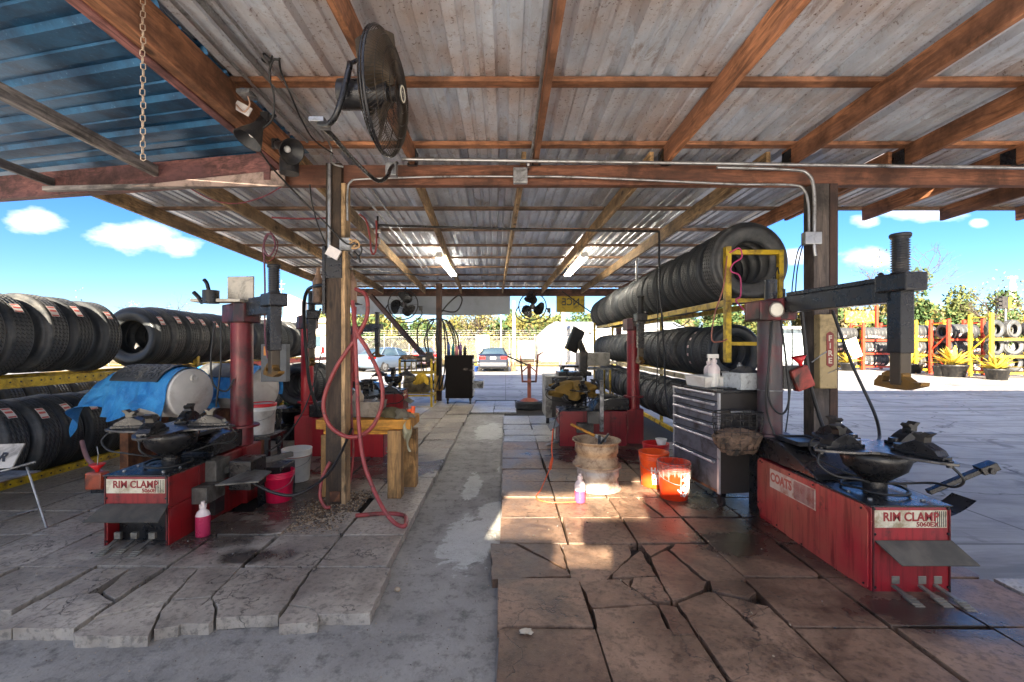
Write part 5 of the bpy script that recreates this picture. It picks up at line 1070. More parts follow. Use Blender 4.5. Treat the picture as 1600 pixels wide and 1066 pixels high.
# plant pot near ch3
def spiky(label, x, y, h=.7, n=34, pot=BLACK, cols=((.55, .42, .04), (.30, .36, .05)), r0=.18, z=0, broad=.02, name='potted_plant', grp=None):
    t = thing(name, label, 'potted plant', (x, y, z), 0, grp); s = h / .7
    part('pot', MB().lathe([(0, 0), (r0 * .75 * s, 0), (r0 * s, .26 * s), (r0 * 1.08 * s, .26 * s), (r0 * 1.08 * s, .30 * s), (r0 * .95 * s, .30 * s), (r0 * .9 * s, .26 * s), (0, .26 * s)], n=24), pot, t)
    r = random.Random(int(x * 100)); mbs = [MB(), MB()]
    for k in range(n):
        a = r.uniform(0, 6.28); el = r.uniform(.35, 1.35); L = r.uniform(.45, .85) * h; d = Vector((math.cos(a) * math.cos(el), math.sin(a) * math.cos(el), math.sin(el))); sd = Vector((-math.sin(a), math.cos(a), 0)); b0 = Vector((0, 0, .27 * s)); vs = []
        for q in range(6):
            f = q / 5; p_ = b0 + d * L * f + Vector((0, 0, -.25 * L * f * f * math.cos(el))); w_ = broad * s * 1.6 * (math.sin(PI * min(.97, f * .85 + .12)))
            vs += [p_ - sd * w_ + Vector((0, 0, w_ * .4)), p_, p_ + sd * w_ + Vector((0, 0, w_ * .4))]
        fs = [(q * 3 + i, q * 3 + i + 1, q * 3 + i + 4, q * 3 + i + 3) for q in range(5) for i in (0, 1)]
        mbs[r.random() < .4].add(vs, fs)
    for m_, c in zip(mbs, cols): part('leaf_spray', m_, M('leaf_%.2f_%.2f' % c[:2], c, .6, var=.25), t, kind='stuff')
    return t
spiky('leafy green plant in a black pot beside the second blue drum', -3.62, 7.6, .45, 60, cols=((.06, .20, .03), (.14, .32, .05)), r0=.30, z=.35, broad=.035)
single('crate', MB().box((-3.62, 7.6, .175), (.5, .5, .34)), BLACKM, 'dark crate under the leafy green plant', 'crate', bev=.01)

# ---- bench, things on it
bench = thing('workbench', 'orange-brown timber workbench with thick square legs behind the near post', 'workbench', (-1.48, 4.85, HT), 0)
part('bench_top', MB().bb(-.48, .50, -.23, .25, .70, .80), W(WO, 'x'), bench, .008)
part('bench_top', MB().bb(-.42, .44, -.18, .20, .64, .70), W(WO, 'x'), bench, .006)
WL = dict(name='bench_leg_wood', col=(.50, .27, .09))
for (x, y) in [(-.36, -.15), (.34, -.20), (.42, .16), (-.36, .18)]: part('leg', MB().bb(x - .07, x + .07, y - .07, y + .07, 0, .64 if abs(y + .2) > .01 else .695), W(WL, 'z'), bench, .006)
bin_('parts_bin', 'dusty grey bin full of tools on the wooden bench', -1.53, 4.86, .874, .42, .26, .16, M('bin_dusty', (.30, .26, .21), .8, grime=.4, gcol=(.15, .12, .09), gs=9))
BT = (-1.53, 4.86, .88)
single('tool_jug', MB().lathe([(0, 0), (.06, 0), (.06, .2), (.025, .26), (.025, .31), (0, .31)], (-1.60, 4.86, .89), n=20), M('jug_tan', (.45, .33, .22), .5), 'tan jug standing in the dusty bin on the bench', 'jug')
single('clamp_tool', MB().box((-1.43, 4.84, 1.00), (.14, .05, .06)).cyl((-1.47, 4.84, .99), (-1.39, 4.84, 1.06), .022, n=10), STEELG, 'grey metal clamp sticking out of the dusty bin', 'tool', bev=.006)
for i, (x, y, z, s_) in enumerate([(-1.23, 4.80, .875, .9), (-1.11, 4.78, .87, .8), (-1.32, 4.95, .875, .7)]):
    single('work_glove', heap((x, y, z), .12 * s_, .10 * s_, .11 * s_, 20 + i, .45, drop=(0 if i != 1 else 1.6)), [M('glove_olive', (.10, .08, .04), .9, bump=.5), RAGG, M('glove_dark', (.045, .04, .035), .9)][i], ['olive work glove heaped on the bench end', 'grey rag hanging over the right end of the bench', 'dark glove behind the olive one on the bench'][i], 'glove')
def ragstrip(u_, v_): return Vector((-1.06 + .08 * u_ + .02 * math.sin(8 * v_ + 5 * u_), 4.66 + .03 * math.sin(9 * u_ + 3 * v_) - .03, .88 - .26 * v_ * (1 - .3 * math.sin(5 * u_))))
single('rag', MB().sheet(ragstrip, 12, 16), M('rag_olive', (.34, .32, .22), .95, bump=.5), 'striped olive rag dangling from the bench corner', 'cloth')
single('hand_grinder', MB().tube([(-1.06, 4.80, .93), (-.99, 4.78, .95)], .02, n=10).cyl((-.99, 4.78, .92), (-.985, 4.78, .99), .022, n=12), ORANGE, 'small tool with an orange tip at the right end of the bench', 'tool')

# ---- red air hose on the near post and other hoses
def hose(name, label, pts, r_, mat, cat='hose', k=8, n=8): return single(name, MB().tube(smooth(pts, k), r_, n=n), mat, label, cat)
d1 = 4.33
hose('air_hose', 'thick red air hose looped round the near post', [P(556, 452, 4.40), P(572, 462, d1), P(573, 495, d1), P(555, 530, d1), P(525, 575, d1), P(506, 625, d1), P(512, 660, d1), P(535, 680, d1), P(560, 682, d1), P(583, 665, d1), P(597, 630, d1), P(594, 590, d1), P(575, 548, d1), P(556, 515, d1), P(554, 480, 4.38)], .020, HOSE, n=10)
hose('air_hose', 'red air hose hanging straight down and curling onto the slabs', [P(551, 470, 4.38), P(555, 530, 4.32), P(558, 600, 4.30), P(561, 665, 4.25), P(568, 720, 4.18), P(584, 765, 4.08), P(602, 800, 3.95), G(618, 818, HT + .02), G(632, 822, HT + .02), G(634, 808, HT + .02), G(618, 803, HT + .02), G(590, 803, HT + .02), G(556, 806, HT + .04)], .019, HOSE, n=10)
hose('air_hose', 'thinner red hose behind the near post, dropping to the gravel', [P(553, 470, 4.62), P(552, 540, 4.62), P(548, 620, 4.62), P(552, 700, 4.62), P(548, 745, 4.62), P(542, 770, 4.6)], .014, HOSE)
hose('air_hose', 'short red hose bowing out at the left foot of the post', [P(516, 722, 4.40), P(504, 745, 4.34), P(500, 775, 4.28), P(508, 792, 4.25), P(516, 793, 4.25)], .017, HOSE)
hose('air_hose', 'dark hose looped between the post and the second tyre changer', [P(512, 446, 4.45), P(495, 447, 4.6), P(480, 455, 5.0), P(475, 480, 5.4), P(477, 530, 5.6), P(484, 600, 5.7), P(500, 650, 5.8)], .020, CABLE)
hose('cable', 'thin black cable drooping left of the white bucket', [P(505, 540, 5.2), P(490, 600, 5.2), P(470, 650, 5.1), P(440, 690, 4.9), P(420, 705, 4.7)], .008, CABLE)
hose('hanging_hose', 'maroon hose hanging in coils from a pale rafter on the left', [P(418, 365, 5.6), P(412, 385, 5.55), P(420, 400, 5.5), P(430, 385, 5.55), P(424, 366, 5.6), P(414, 372, 5.6), P(413, 400, 5.6), P(414, 450, 5.6), P(414, 520, 5.6), P(418, 560, 5.5)], .011, M('mauve_hose', (.18, .07, .10), .5))
hose('looped_twine', 'brown cord looped beside the maroon hose on the rafter', [P(422, 362, 5.62), P(434, 380, 5.6), P(428, 402, 5.6), P(416, 408, 5.6), P(410, 390, 5.6), P(420, 366, 5.62)], .006, CABLER)
hose('cable', 'black cable running from the clamp lamps down to the near post', [P(400, 225, 3.6), P(425, 262, 4.0), P(470, 310, 4.3), P(510, 350, 4.36), P(540, 380, 4.36), P(560, 382, 4.36), P(565, 393, 4.36), P(555, 405, 4.36), P(545, 395, 4.36)], .008, CABLE)
hose('cable', 'black cable dropping from the beam behind the near post', [P(484, 288, 4.4), P(488, 320, 4.5), P(498, 355, 4.5), P(514, 392, 4.42)], .007, CABLE)
hose('cable', 'brown cable sagging under the left header beam', [P(290, 290, 4.6), P(330, 312, 4.7), P(370, 318, 4.7), P(410, 308, 4.6), P(440, 292, 4.45)], .006, CABLER)
hose('cable', 'maroon pipe running level under the left rafters', [P(425, 340, 5.6), P(470, 342, 5.6), P(512, 341, 5.6)], .012, CABLER)
hose('air_hose', 'dark red pigtail hose on the ceiling pipe drop', [P(562, 335, 6.0), P(572, 345, 6.0), P(578, 370, 6.0), P(580, 392, 6.0), P(584, 397, 6.0), P(588, 385, 6.0), P(588, 345, 6.0)], .013, HOSE)
hose('power_plug', 'black plug hanging on a short cord beside the near post', [P(553, 393, 4.35), P(560, 402, 4.35), P(563, 410, 4.35)], .012, CABLE)
hose('cable', 'black cable running along the roof past the left fan', [P(548, 420, 4.5), P(600, 424, 8), P(650, 430, 12), P(700, 440, 14)], .012, CABLE)
t = thing('hose_bundle', 'bundle of black hoses hung on the far post', 'hoses', (-1.87, 12.5, .1), 0)
for k, (dx, w_) in enumerate([(-.5, .3), (-.2, .5), (.1, .4), (.35, .45), (.55, .3)]):
    pts = [Vector((dx * .2, -.15, 2.25)), Vector((dx * .8 - .1, -.18, 2.1)), Vector((dx - .15 * w_, -.2, 1.6)), Vector((dx * .8, -.2, .9)), Vector((dx * .5, -.2, .3)), Vector((dx * .4 + .15, -.2, .8)), Vector((dx * .9 + .3 * w_, -.2, 1.6)), Vector((.1 + dx * .4, -.17, 2.2))]
    part('hose', MB().tube(smooth(pts, 6), .022), CABLE, t)
hose('cable', 'black cable looping right of the far post below the beam', [P(690, 485, 12.5), P(712, 487, 12.4), P(722, 470, 12.4), P(716, 462, 12.6), P(700, 475, 12.5), P(690, 488, 12.5)], .02, CABLE)
single('tape_wrap', MB().lathe([(.11, 0), (.125, .1), (.12, .3), (.10, .42)], (-1.87, 12.6, .35), n=16), M('tape_ochre', (.45, .25, .05), .6), 'ochre wrapping round the foot of the far post', 'wrapping')
# extension cord and drop hose on the right of the lane
hose('drop_pipe', 'dark straight pipe dropping from the ceiling pipe to a hose', [P(1030, 362, 6.3), P(1030, 400, 6.3), P(1031, 460, 6.3), P(1034, 490, 6.3)], .015, BLACKM)
hose('air_hose', 'black air hose hanging from the drop pipe among the right tyres', [P(1034, 490, 6.3), P(1038, 560, 6.2), P(1040, 610, 6.1), P(1046, 645, 6.0), P(1052, 655, 5.9)], .014, CABLE)
hose('cable', 'thin dark cable hanging beside the black air hose', [P(1026, 420, 6.4), P(1028, 520, 6.3), P(1026, 600, 6.3), P(1022, 630, 6.3), P(1032, 622, 6.2)], .008, CABLE)
hose('extension_cord', 'orange plug and thin cord dropping onto the broken slabs', [P(864, 670, 5.4), P(862, 700, 5.4), P(863, 722, 5.35), P(855, 742, 5.1), G(845, 765, HT + .01), G(838, 778, HT + .01), G(860, 785, HT + .01), G(905, 784, HT + .01)], .007, CORD)
single('plug', MB().tube([P(863, 716, 5.36), P(859, 733, 5.25)], [.016, .020], n=10), CORD, 'orange connector on the dangling extension cord', 'plug')
hose('cable', 'black cord hanging before the pink panel of the clothed tyre changer', [P(880, 642, 5.9), P(872, 646, 5.8), P(866, 665, 5.5), P(864, 690, 5.4)], .007, CABLE)
hose('cable', 'pair of black cables from the box on the right post', [P(1258, 378, 4.4), P(1247, 392, 4.4), P(1240, 430, 4.4), P(1237, 470, 4.4), P(1238, 560, 4.4), P(1232, 640, 4.35), P(1225, 690, 4.3)], .006, CABLE)
hose('cable', 'second thin black cable from the box on the right post', [P(1260, 378, 4.38), P(1254, 385, 4.38), P(1246, 420, 4.38), P(1243, 455, 4.38)], .006, CABLE)
hose('air_hose', 'thick black hose running down the front of the right post', [P(1252, 480, 4.2), P(1258, 540, 4.2), P(1266, 600, 4.2), P(1280, 650, 4.2), P(1290, 678, 4.1)], .017, CABLE)
hose('cord', 'magenta cord tangled on the yellow rack upright', [P(1140, 395, 4.86), P(1155, 388, 4.84), P(1159, 402, 4.84), P(1146, 412, 4.84), P(1142, 424, 4.86), P(1156, 432, 4.84), P(1157, 462, 4.84), P(1150, 470, 4.85), P(1168, 490, 4.8)], .008, M('magenta', (.45, .04, .16), .5))
hose('cord', 'brown cord drooping beside the yellow rack upright', [P(1136, 400, 4.88), P(1130, 450, 4.85), P(1117, 490, 4.85), P(1112, 530, 4.85), P(1126, 534, 4.86), P(1136, 530, 4.88)], .008, M('brown_cord', (.28, .10, .07), .5))
hose('wire', 'thin rusty wire bent over the middle row of right tyres', [P(1052, 505, 5.6), P(1060, 510, 5.5), P(1068, 508, 5.5), P(1078, 500, 5.5)], .007, CABLE)
# ---- conduits and boxes
def conduit(label, pts, r_=.013, mat=PIPE, boxes=(), name='conduit'):
    t = thing(name, label, 'conduit', tuple(pts[0]), 0); part('pipe', MB().tube([p - Vector(pts[0]) for p in (smooth(pts, 5) if len(pts) > 2 else pts)], r_, n=10), mat, t)
    for (p, s_) in boxes: part('junction_box', MB().box(Vector(p) - Vector(pts[0]), s_), PIPE, t, .006)
    return t
V = Vector
conduit('bright steel pipe running along the roof beside the main timber', [V((-1.80, 1.0, 3.70)), V((-1.80, 4.40, 3.655))], .022)
conduit('thinner steel pipe nearest the main timber', [V((-1.95, 1.0, 3.68)), V((-1.95, 4.40, 3.64))], .014)
conduit('thin conduit along the roof right of the bright pipe', [V((-1.70, 1.0, 3.68)), V((-1.70, 3.3, 3.66)), V((-1.72, 4.35, 3.62)), V((-1.72, 4.42, 3.45)), V((-1.60, 4.42, 3.40))], .010)
conduit('pipe running under the far roof left of the near post', [V((-1.78, 4.75, 3.58)), V((-2.05, 11.5, 3.48))], .016)
conduit('second pipe running under the far roof left of the near post', [V((-1.62, 4.75, 3.58)), V((-1.92, 11.5, 3.48))], .012)
conduit('galvanised pipe running across the header beam from the fan to the right', [P(628, 249, 4.32), P(1640, 263, 4.32)], .017)
conduit('conduit bending from the near post along the beam to a square box', [P(543, 345, 4.39), P(543, 300, 4.39), P(548, 284, 4.39), P(570, 280, 4.41), P(700, 276, 4.41), P(813, 276, 4.41)], .010, boxes=[(P(813, 275, 4.41), (.14, .06, .15))])
conduit('conduit from the square box curving down the right post', [P(820, 276, 4.41), P(900, 277, 4.41), P(1060, 284, 4.41), P(1150, 288, 4.41), P(1235, 289, 4.41), P(1256, 297, 4.40), P(1263, 320, 4.39), P(1264, 365, 4.39)], .012, boxes=[(P(1268, 373, 4.37), (.16, .07, .12))])
conduit('wider conduit dropping down the right post from the beam', [P(1120, 262, 4.36), P(1230, 265, 4.36), P(1262, 272, 4.36), P(1272, 300, 4.36), P(1272, 380, 4.36), P(1274, 400, 4.36)], .016)
conduit('thin conduit fixed along a stained rafter above the lane', [V((.25, .8, 3.62)), V((.25, 4.25, 3.46)), V((.22, 4.36, 3.40))], .013)
conduit('square-edged upright channel on the near post', [V((-1.73, 4.40, .9 + 1.6)), V((-1.73, 4.40, 3.42))], .018)
conduit('dark pipe hung level below the far roof with drops at both ends', [P(590, 352, 6.3), P(800, 358, 6.3), P(1030, 362, 6.3)], .016, BLACKM)
conduit('dark valve drop at the left end of the hung pipe', [P(590, 338, 6.25), P(590, 385, 6.25)], .014, BLACKM, boxes=[(P(590, 362, 6.25), (.09, .05, .05)), (P(590, 377, 6.25), (.07, .05, .07))])
conduit('pale drop conduit above the right tyre row', [P(997, 402, 8), P(995, 412, 8), P(995, 440, 8)], .022)
single('nail_tag', MB().box(P(405, 392, 4.36) * .0 + P(521, 395, 4.38), (.13, .02, .10), rot=Matrix.Rotation(.5, 3, 'Y')), STICK, 'small paper tag pinned to the near post', 'tag')
t = thing('outlet_box', 'open metal outlet box with wires on the near post', 'outlet box', P(540, 382, 4.40), 0)
part('box_shell', MB().box((0, 0, 0), (.10, .06, .12)), STEELG, t, .004); part('wire_tangle', MB().tube(smooth([(.05, -.03, 0), (.12, -.05, .03), (.15, -.04, -.03), (.08, -.05, -.05), (.12, -.03, .01), (.05, -.05, .04)], 5), .01), M('twine', (.5, .32, .16), .8), t)
single('post_bracket', MB().bb(-1.79, -1.61, 4.40, 4.42, 2.30, 2.60).bb(-1.80, -1.77, 4.39, 4.44, 1.95, 2.62), BLACKM, 'dark steel bracket with a chain bolted to the near post', 'bracket', bev=.004)
single('post_socket', MB().box((-1.68, 4.41, .15), (.10, .02, .10)), RUST, 'square rusty plate at the foot of the near post', 'plate', bev=.004)
# wall-mounted paddles of old wood (brown bottle shapes) beside the post: hanging brushes
for i, (px, d_) in enumerate([(497, 4.7), (549, 4.66)]):
    t = thing('hanging_bottle', ['brown dusty plastic bottle hung upside down left of the near post', 'dusty plastic bottle hung on the right side of the near post'][i], 'bottle', P(px, 475, d_), 0)
    part('bottle_body', MB().lathe([(0, 0), (.052, 0), (.058, .02), (.055, .10), (.058, .12), (.055, .20), (.056, .23), (.030, .29), (.020, .32), (.019, .36), (.022, .38), (0, .38)], n=20), M('dusty_bottle', (.36, .22, .14), .45, grime=.3), t)
    part('wire_shelf', MB().tube([(-.09, -.07, 0), (.09, -.07, 0), (.09, .07, 0), (-.09, .07, 0)], .006, closed=True).tube([(-.09, 0, 0), (.09, 0, 0)], .005).tube([(0, -.07, 0), (0, .07, 0)], .005), BLACKM, t)
# ---- big circular fan under the roof
FC = V((-.70, 2.60, 3.10)); FS = .83; FN = V((.997, -.07, -.03)).normalized()
fan = thing('wall_fan', 'large dark round cage fan hung under the roof, a pale badge on its hub', 'fan', FC, 0)
FZ = V((0, 0, 1)); FX = FN.cross(FZ).normalized(); FY = FX.cross(FN).normalized()
def fp(r_, a, h): return ((FX * math.cos(a) + FY * math.sin(a)) * r_ + FN * h) * FS
CAGE = M('cage_wire', (.05, .038, .028), .38, .7)
def cage(sgn, n_rad, nm):
    mb = MB()
    prof = [(.05, .115), (.12, .112), (.2, .10), (.28, .082), (.35, .055), (.395, .02), (.40, 0)]
    for k in range(n_rad):
        a = 2 * PI * k / n_rad; tw = .55
        mb.tube([fp(r_, a + tw * (1 - r_ / .4) * sgn, sgn * h) for r_, h in prof], .0017, n=4, caps=False)
    for r_, h in [(.05, .115), (.12, .112), (.2, .10), (.28, .082), (.35, .055)]: mb.tube([fp(r_, 2 * PI * k / 40, sgn * h) for k in range(40)], .0024, n=4, closed=True)
    part(nm, mb, CAGE, fan)
cage(1, 100, 'front_guard'); cage(-1, 64, 'rear_guard')
part('guard_rim', MB().tube([fp(.402, 2 * PI * k / 60, 0) for k in range(60)], .008, n=8, closed=True).tube([fp(.402, 2 * PI * k / 60, -.02) for k in range(60)], .005, n=6, closed=True), BLACKM, fan)
part('badge', MB().cyl(FN * .098, FN * .106, .048, n=28), M('badge_dark', (.05, .045, .04), .4), fan)
part('badge_ring', MB().tube([fp(.050, 2 * PI * k / 30, .124) for k in range(30)], .006, n=6, closed=True).tube([fp(.018, 2 * PI * k / 12, .124) for k in range(9)], .004, n=5), M('badge_cream', (.75, .68, .50), .4), fan)
def blade(mb, c, X, Y, N, r0, r1, a0, w_, tw, R_=1):
    def fn(u_, v_):
        r_ = r0 + (r1 - r0) * u_; a = a0 + (v_ - .5) * w_ * (.55 + .75 * math.sin(PI * min(1, u_ * .8 + .1))) + .5 * u_
        return c + (X * math.cos(a) + Y * math.sin(a)) * r_ + N * ((v_ - .5) * tw + .012 * math.sin(v_ * PI))
    mb.sheet(fn, 10, 8)
for k in range(3):
    mb = MB(); blade(mb, V((0, 0, 0)), FX, FY, FN, .05, .31, 2 * PI * k / 3 + .4, 1.15, .13); part('blade', mb, M('fan_blade', (.16, .12, .08), .35, .8, grime=.4, gs=6), fan)
part('motor', MB().cyl(-FN * .12, FN * .03, .075, n=24).cyl(-FN * .26, -FN * .12, .085, n=24).cyl(FN * .03, FN * .07, .04, n=16), BLACKM, fan)
yk = [P(546, 100, 2.55), P(546, 105, 2.5), P(535, 150, 2.5), P(524, 182, 2.52), P(512, 194, 2.6), P(497, 193, 2.75), P(515, 208, 2.9), P(548, 245, 3.3), P(575, 272, 3.7), P(592, 283, 3.85), P(605, 276, 3.95), P(611, 262, 4.1), P(620, 255, 4.28)]
part('yoke', MB().tube([p - FC for p in smooth(yk, 5)], .017, n=10).tube([fp(.40, PI / 2 + .2, 0), yk[0] - FC], .012), BLACKM, fan)
part('pivot_plate', MB().box(P(500, 193, 2.72) - FC, (.09, .12, .03)), STEELG, fan, .004); part('beam_clamp', MB().box(P(612, 266, 4.2) - FC, (.10, .08, .12)), STEELG, fan, .004)
# chain
ch = thing('hanging_chain', 'rusty pale link chain hanging from the main timber', 'chain', (-2.04, 2.52, 3.60), 0)
lk = mesh('link', MB().tube([(0, 0, 0), (.011, 0, -.008), (.011, 0, -.035), (0, 0, -.043), (-.011, 0, -.035), (-.011, 0, -.008)], .0030, n=5, closed=True), M('chain_steel', (.55, .42, .30), .5, .6))
for k in range(25):
    l_ = bpy.data.objects.new('link', lk); COL.objects.link(l_); l_.parent = ch; l_.location = (.002 * math.sin(k * 1.3), 0, -.0365 * k); l_.rotation_euler = (0, .05 * math.sin(k), (PI / 2 if k % 2 else 0) + .4)
part('hook', MB().cyl((-.05, 0, .01), (0, 0, 0), .006, n=8), STEELG, ch)
# clamp lamps
for i, (c, ax, lb) in enumerate([(P(398, 205, 3.45), V((-.35, -.35, -.87)), 'black clamp work lamp pointing down left of its twin'), (P(446, 232, 3.75), V((.75, -.45, -.45)), 'black clamp work lamp turned towards the fan')]):
    t = thing('clamp_lamp', lb, 'lamp', c, 0); ax = ax.normalized()
    part('reflector', MB().lathe([(.02, -.13), (.035, -.12), (.04, -.05), (.09, .06), (.105, .10), (.107, .104), (.10, .10), (.035, -.03), (0, -.03)], (0, 0, 0), ax, n=28), BLACK, t)
    part('reflector_lining', MB().lathe([(.100, .100), (.084, .06), (.036, -.04), (0, -.045)], (0, 0, 0), ax, n=28), M('lamp_lining', (.75, .72, .66), .4), t)
    part('bulb', MB().ball(ax * .03, .028, 12), WHITEP, t)
    part('clamp', MB().box(-ax * .15, (.06, .04, .08)).bar(-ax * .15, -ax * .15 + V((.06, .05, .04)), .03, .02), BLACKM, t, .004)
hose('cable', 'black cord coiled on the roof pipe above the clamp lamps', [P(424, 95, 3.2), P(413, 84, 3.2), P(410, 94, 3.2), P(420, 98, 3.2), P(427, 86, 3.2), P(436, 84, 3.2), P(436, 93, 3.2), P(426, 95, 3.2), P(421, 120, 3.25), P(428, 150, 3.3), P(426, 185, 3.35), P(412, 200, 3.4)], .007, CABLE)
hose('cable', 'black cord from the coil down to the second clamp lamp', [P(436, 92, 3.2), P(440, 115, 3.3), P(455, 150, 3.4), P(470, 185, 3.6), P(490, 218, 3.9), P(520, 240, 4.2)], .007, CABLE)
t = thing('lamp_cap', 'dark cylinder mount fixed at the header beam below the clamp lamps', 'lamp mount', P(452, 258, 4.2), 0); part('mount_body', MB().cyl((0, 0, -.08), (0, 0, .16), .085, n=20), BLACK, t)
t = thing('outlet_box', 'battered outlet box with a paper label on the main timber', 'outlet box', P(386, 148, 3.4), 0); part('box_shell', MB().box((0, 0, 0), (.10, .12, .03)), STEELG, t, .004); part('paper_label', MB().box((-.06, .05, -.08), (.13, .01, .07), rot=Matrix.Rotation(.5, 3, 'Y')), STICK, t); part('wire', MB().tube(smooth([(0, 0, 0), (.02, 0, -.06), (.01, 0, -.1), (-.04, .02, -.12), (-.1, .03, -.06)], 5), .006), M('tan_wire', (.45, .28, .2), .6), t)
# fluorescent lamps
EM = emis('tube_light', (1, .93, .78), 5)
for i, (x, lb) in enumerate([(-1.29, 'lit twin-tube fluorescent lamp on the left under the far roof'), (1.53, 'lit twin-tube fluorescent lamp on the right under the far roof')]):
    t = thing('fluorescent_lamp', lb, 'lamp', (x, 9.9, 3.40), 0)
    part('lamp_housing', MB().box((0, 0, .01), (.12, 2.44, .05)), WHITEM, t, .006)
    for q in (-.055, .055): part('tube', MB().cyl((q, -1.18, -.05), (q, 1.18, -.05), .019, n=10), EM, t)
    part('end_cap', MB().box((0, -1.20, -.035), (.15, .03, .06)).box((0, 1.20, -.035), (.15, .03, .06)), WHITEM, t)
# far fans
for i, (px, py, r_, lb) in enumerate([(630, 476, .48, 'round fan with three dark blades hung left of the far post'), (832, 479, .44, 'round fan with dark blades hung right of the white banner')]):
    c = P(px, py, 14.2); t = thing('wall_fan', lb, 'fan', c, 0); X, Y, N = V((1, 0, 0)), V((0, 0, 1)), V((0, -1, 0))
    for k in range(3):
        mb = MB(); blade(mb, V((0, 0, 0)), X, Y, N, .05, r_ * .85, 2 * PI * k / 3 + .9 + i * .5, 1.3, .12); part('blade', mb, BLACKM, t)
    part('motor', MB().cyl((0, 0, 0), (0, .25, 0), .09, n=16), BLACKM, t)
    mb = MB()
    for rr in (1, .97): mb.tube([(r_ * rr * math.cos(2 * PI * k / 32), -.03, r_ * rr * math.sin(2 * PI * k / 32)) for k in range(32)], .012, n=5, closed=True)
    mb.tube([(.14 * math.cos(2 * PI * k / 12), -.1, .14 * math.sin(2 * PI * k / 12)) for k in range(12)], .006, n=4, closed=True)
    for k in range(14): a = 2 * PI * k / 14; mb.tube([(.14 * math.cos(a), -.1, .14 * math.sin(a)), (r_ * math.cos(a), -.03, r_ * math.sin(a))], .004, n=4)
    part('guard', mb, BLACKM, t)
    part('bracket', MB().bar((0, .2, 0), (0, .35, r_ + .1), .05, .03).tube(smooth([(r_, 0, -.05), (r_ + .12, 0, -.3), (r_ * .6, 0, -r_ - .08), (-r_ * .7, 0, -r_ - .03), (-r_ - .1, 0, -.25), (-r_, 0, 0)], 5), .02), BLACKM, t)
    part('switch_box', MB().box((r_ + .08, 0, -.12), (.10, .10, .14)), BLACK, t)
# banner and sign under the far beam
bn = thing('banner', 'long pale blue-white banner hanging along the far beam', 'banner', P(674, 492, 14.85), 0)
x0, x1 = (549 - CX) * 14.85 / F, (797 - CX) * 14.85 / F; xm = (x0 + x1) / 2
part('banner_cloth', MB().sheet(lambda u_, v_: V((x0 + (x1 - x0) * u_ - bn.location.x, .03 * math.sin(u_ * 9) + .02 * math.sin(u_ * 23 + v_ * 3), .0 + .68 * v_ + .02 * math.sin(u_ * 7) * (1 - v_))), 60, 4), BANN, bn)
for k in range(6): part('banner_tie', MB().cyl((x0 + (x1 - x0) * (k + .5) / 6 - bn.location.x, -.03, .62), (x0 + (x1 - x0) * (k + .5) / 6 - bn.location.x, -.03, .75), .012, n=6), STEELG, bn)
sg = thing('hanging_sign', 'yellow sign seen from behind with reversed dark letters NCE', 'sign', P(891, 488, 14.8), 0)
part('sign_panel', MB().bb(-.46, .48, 0, .012, 0, .66), M('sign_yellow', (.50, .36, .02), .5, grime=.2), sg, .003)
text('NCE', .33, frameM((.02, -.003, .33), (1, 0, 0), (0, 0, 1)), M('sign_ink', (.05, .06, .05), .6), sg, mirror=True, embolden=.006, squash=.9)
hose('cable', 'thin black wire sagging from the far beam behind the yellow sign', [P(878, 455, 14.6), P(886, 461, 14.6), P(915, 482, 14.4), P(935, 495, 14)], .02, CABLE)
# ---- wheel balancer
wb = thing('wheel_balancer', 'grey wheel balancer cabinet with a tilted black screen', 'wheel balancer', (1.42, 8.9, HT * .9), 0)
part('balancer_cabinet', MB().bb(-.62, .12, 0, .9, .12, .95), M('bal_grey', (.34, .33, .30), .5, grime=.35), wb, .015)
part('front_panel', MB().bb(-.50, .10, -.02, 0, .14, .93), M('bal_dark', (.06, .055, .05), .5, grime=.3), wb, .004)
for x in (-.58, .08): part('foot', MB().box((x, .06, .06), (.06, .06, .14)), BLACK, wb)
part('top_console', MB().bb(-.36, .30, .05, .6, .95, 1.03).box((-.2, .2, 1.06), (.12, .12, .05)), BLACKM, wb, .01)
part('shaft_flange', MB().cyl((-.24, -.02, .72), (-.24, -.12, .72), .14, n=24).cyl((-.24, -.12, .72), (-.24, -.30, .72), .02, n=10), BLACKM, wb)
part('wheel_guard', MB().bar((.16, .3, .9), (.18, .3, 1.45), .16, .14, (0, 1, 0)).bar((.18, .3, 1.42), (.06, .25, 1.68), .13, .10, (0, 1, 0)), BLACK, wb, .03)
sc_ = part('screen', MB().box((-.02, .15, 1.67), (.06, .42, .48), rot=Matrix.Rotation(R(22), 3, 'Y') @ Matrix.Rotation(R(-40), 3, 'Z')), BLACK, wb, .01)
part('screen_panel', MB().box((-.055, .12, 1.67), (.012, .34, .40), rot=Matrix.Rotation(R(22), 3, 'Y') @ Matrix.Rotation(R(-40), 3, 'Z')), M('screen_blue', (.10, .16, .20), .2), sc_)
single('cup', MB().lathe([(0, 0), (.05, 0), (.06, .1), (.055, .1), (.045, .01), (0, .01)], (1.18, 9.1, 1.03), n=16), M('cyan_cup', (.03, .35, .6), .4), 'bright blue cup on top of the wheel balancer', 'cup')
single('side_table', MB().box((1.55, 10.3, 1.15), (.6, .5, .05)).box((1.3, 10.1, .6), (.05, .05, 1.1)).box((1.8, 10.1, .6), (.05, .05, 1.1)).box((1.3, 10.5, .6), (.05, .05, 1.1)).box((1.8, 10.5, .6), (.05, .05, 1.1)), BLACKM, 'thin dark-legged table behind the wheel balancer', 'table')
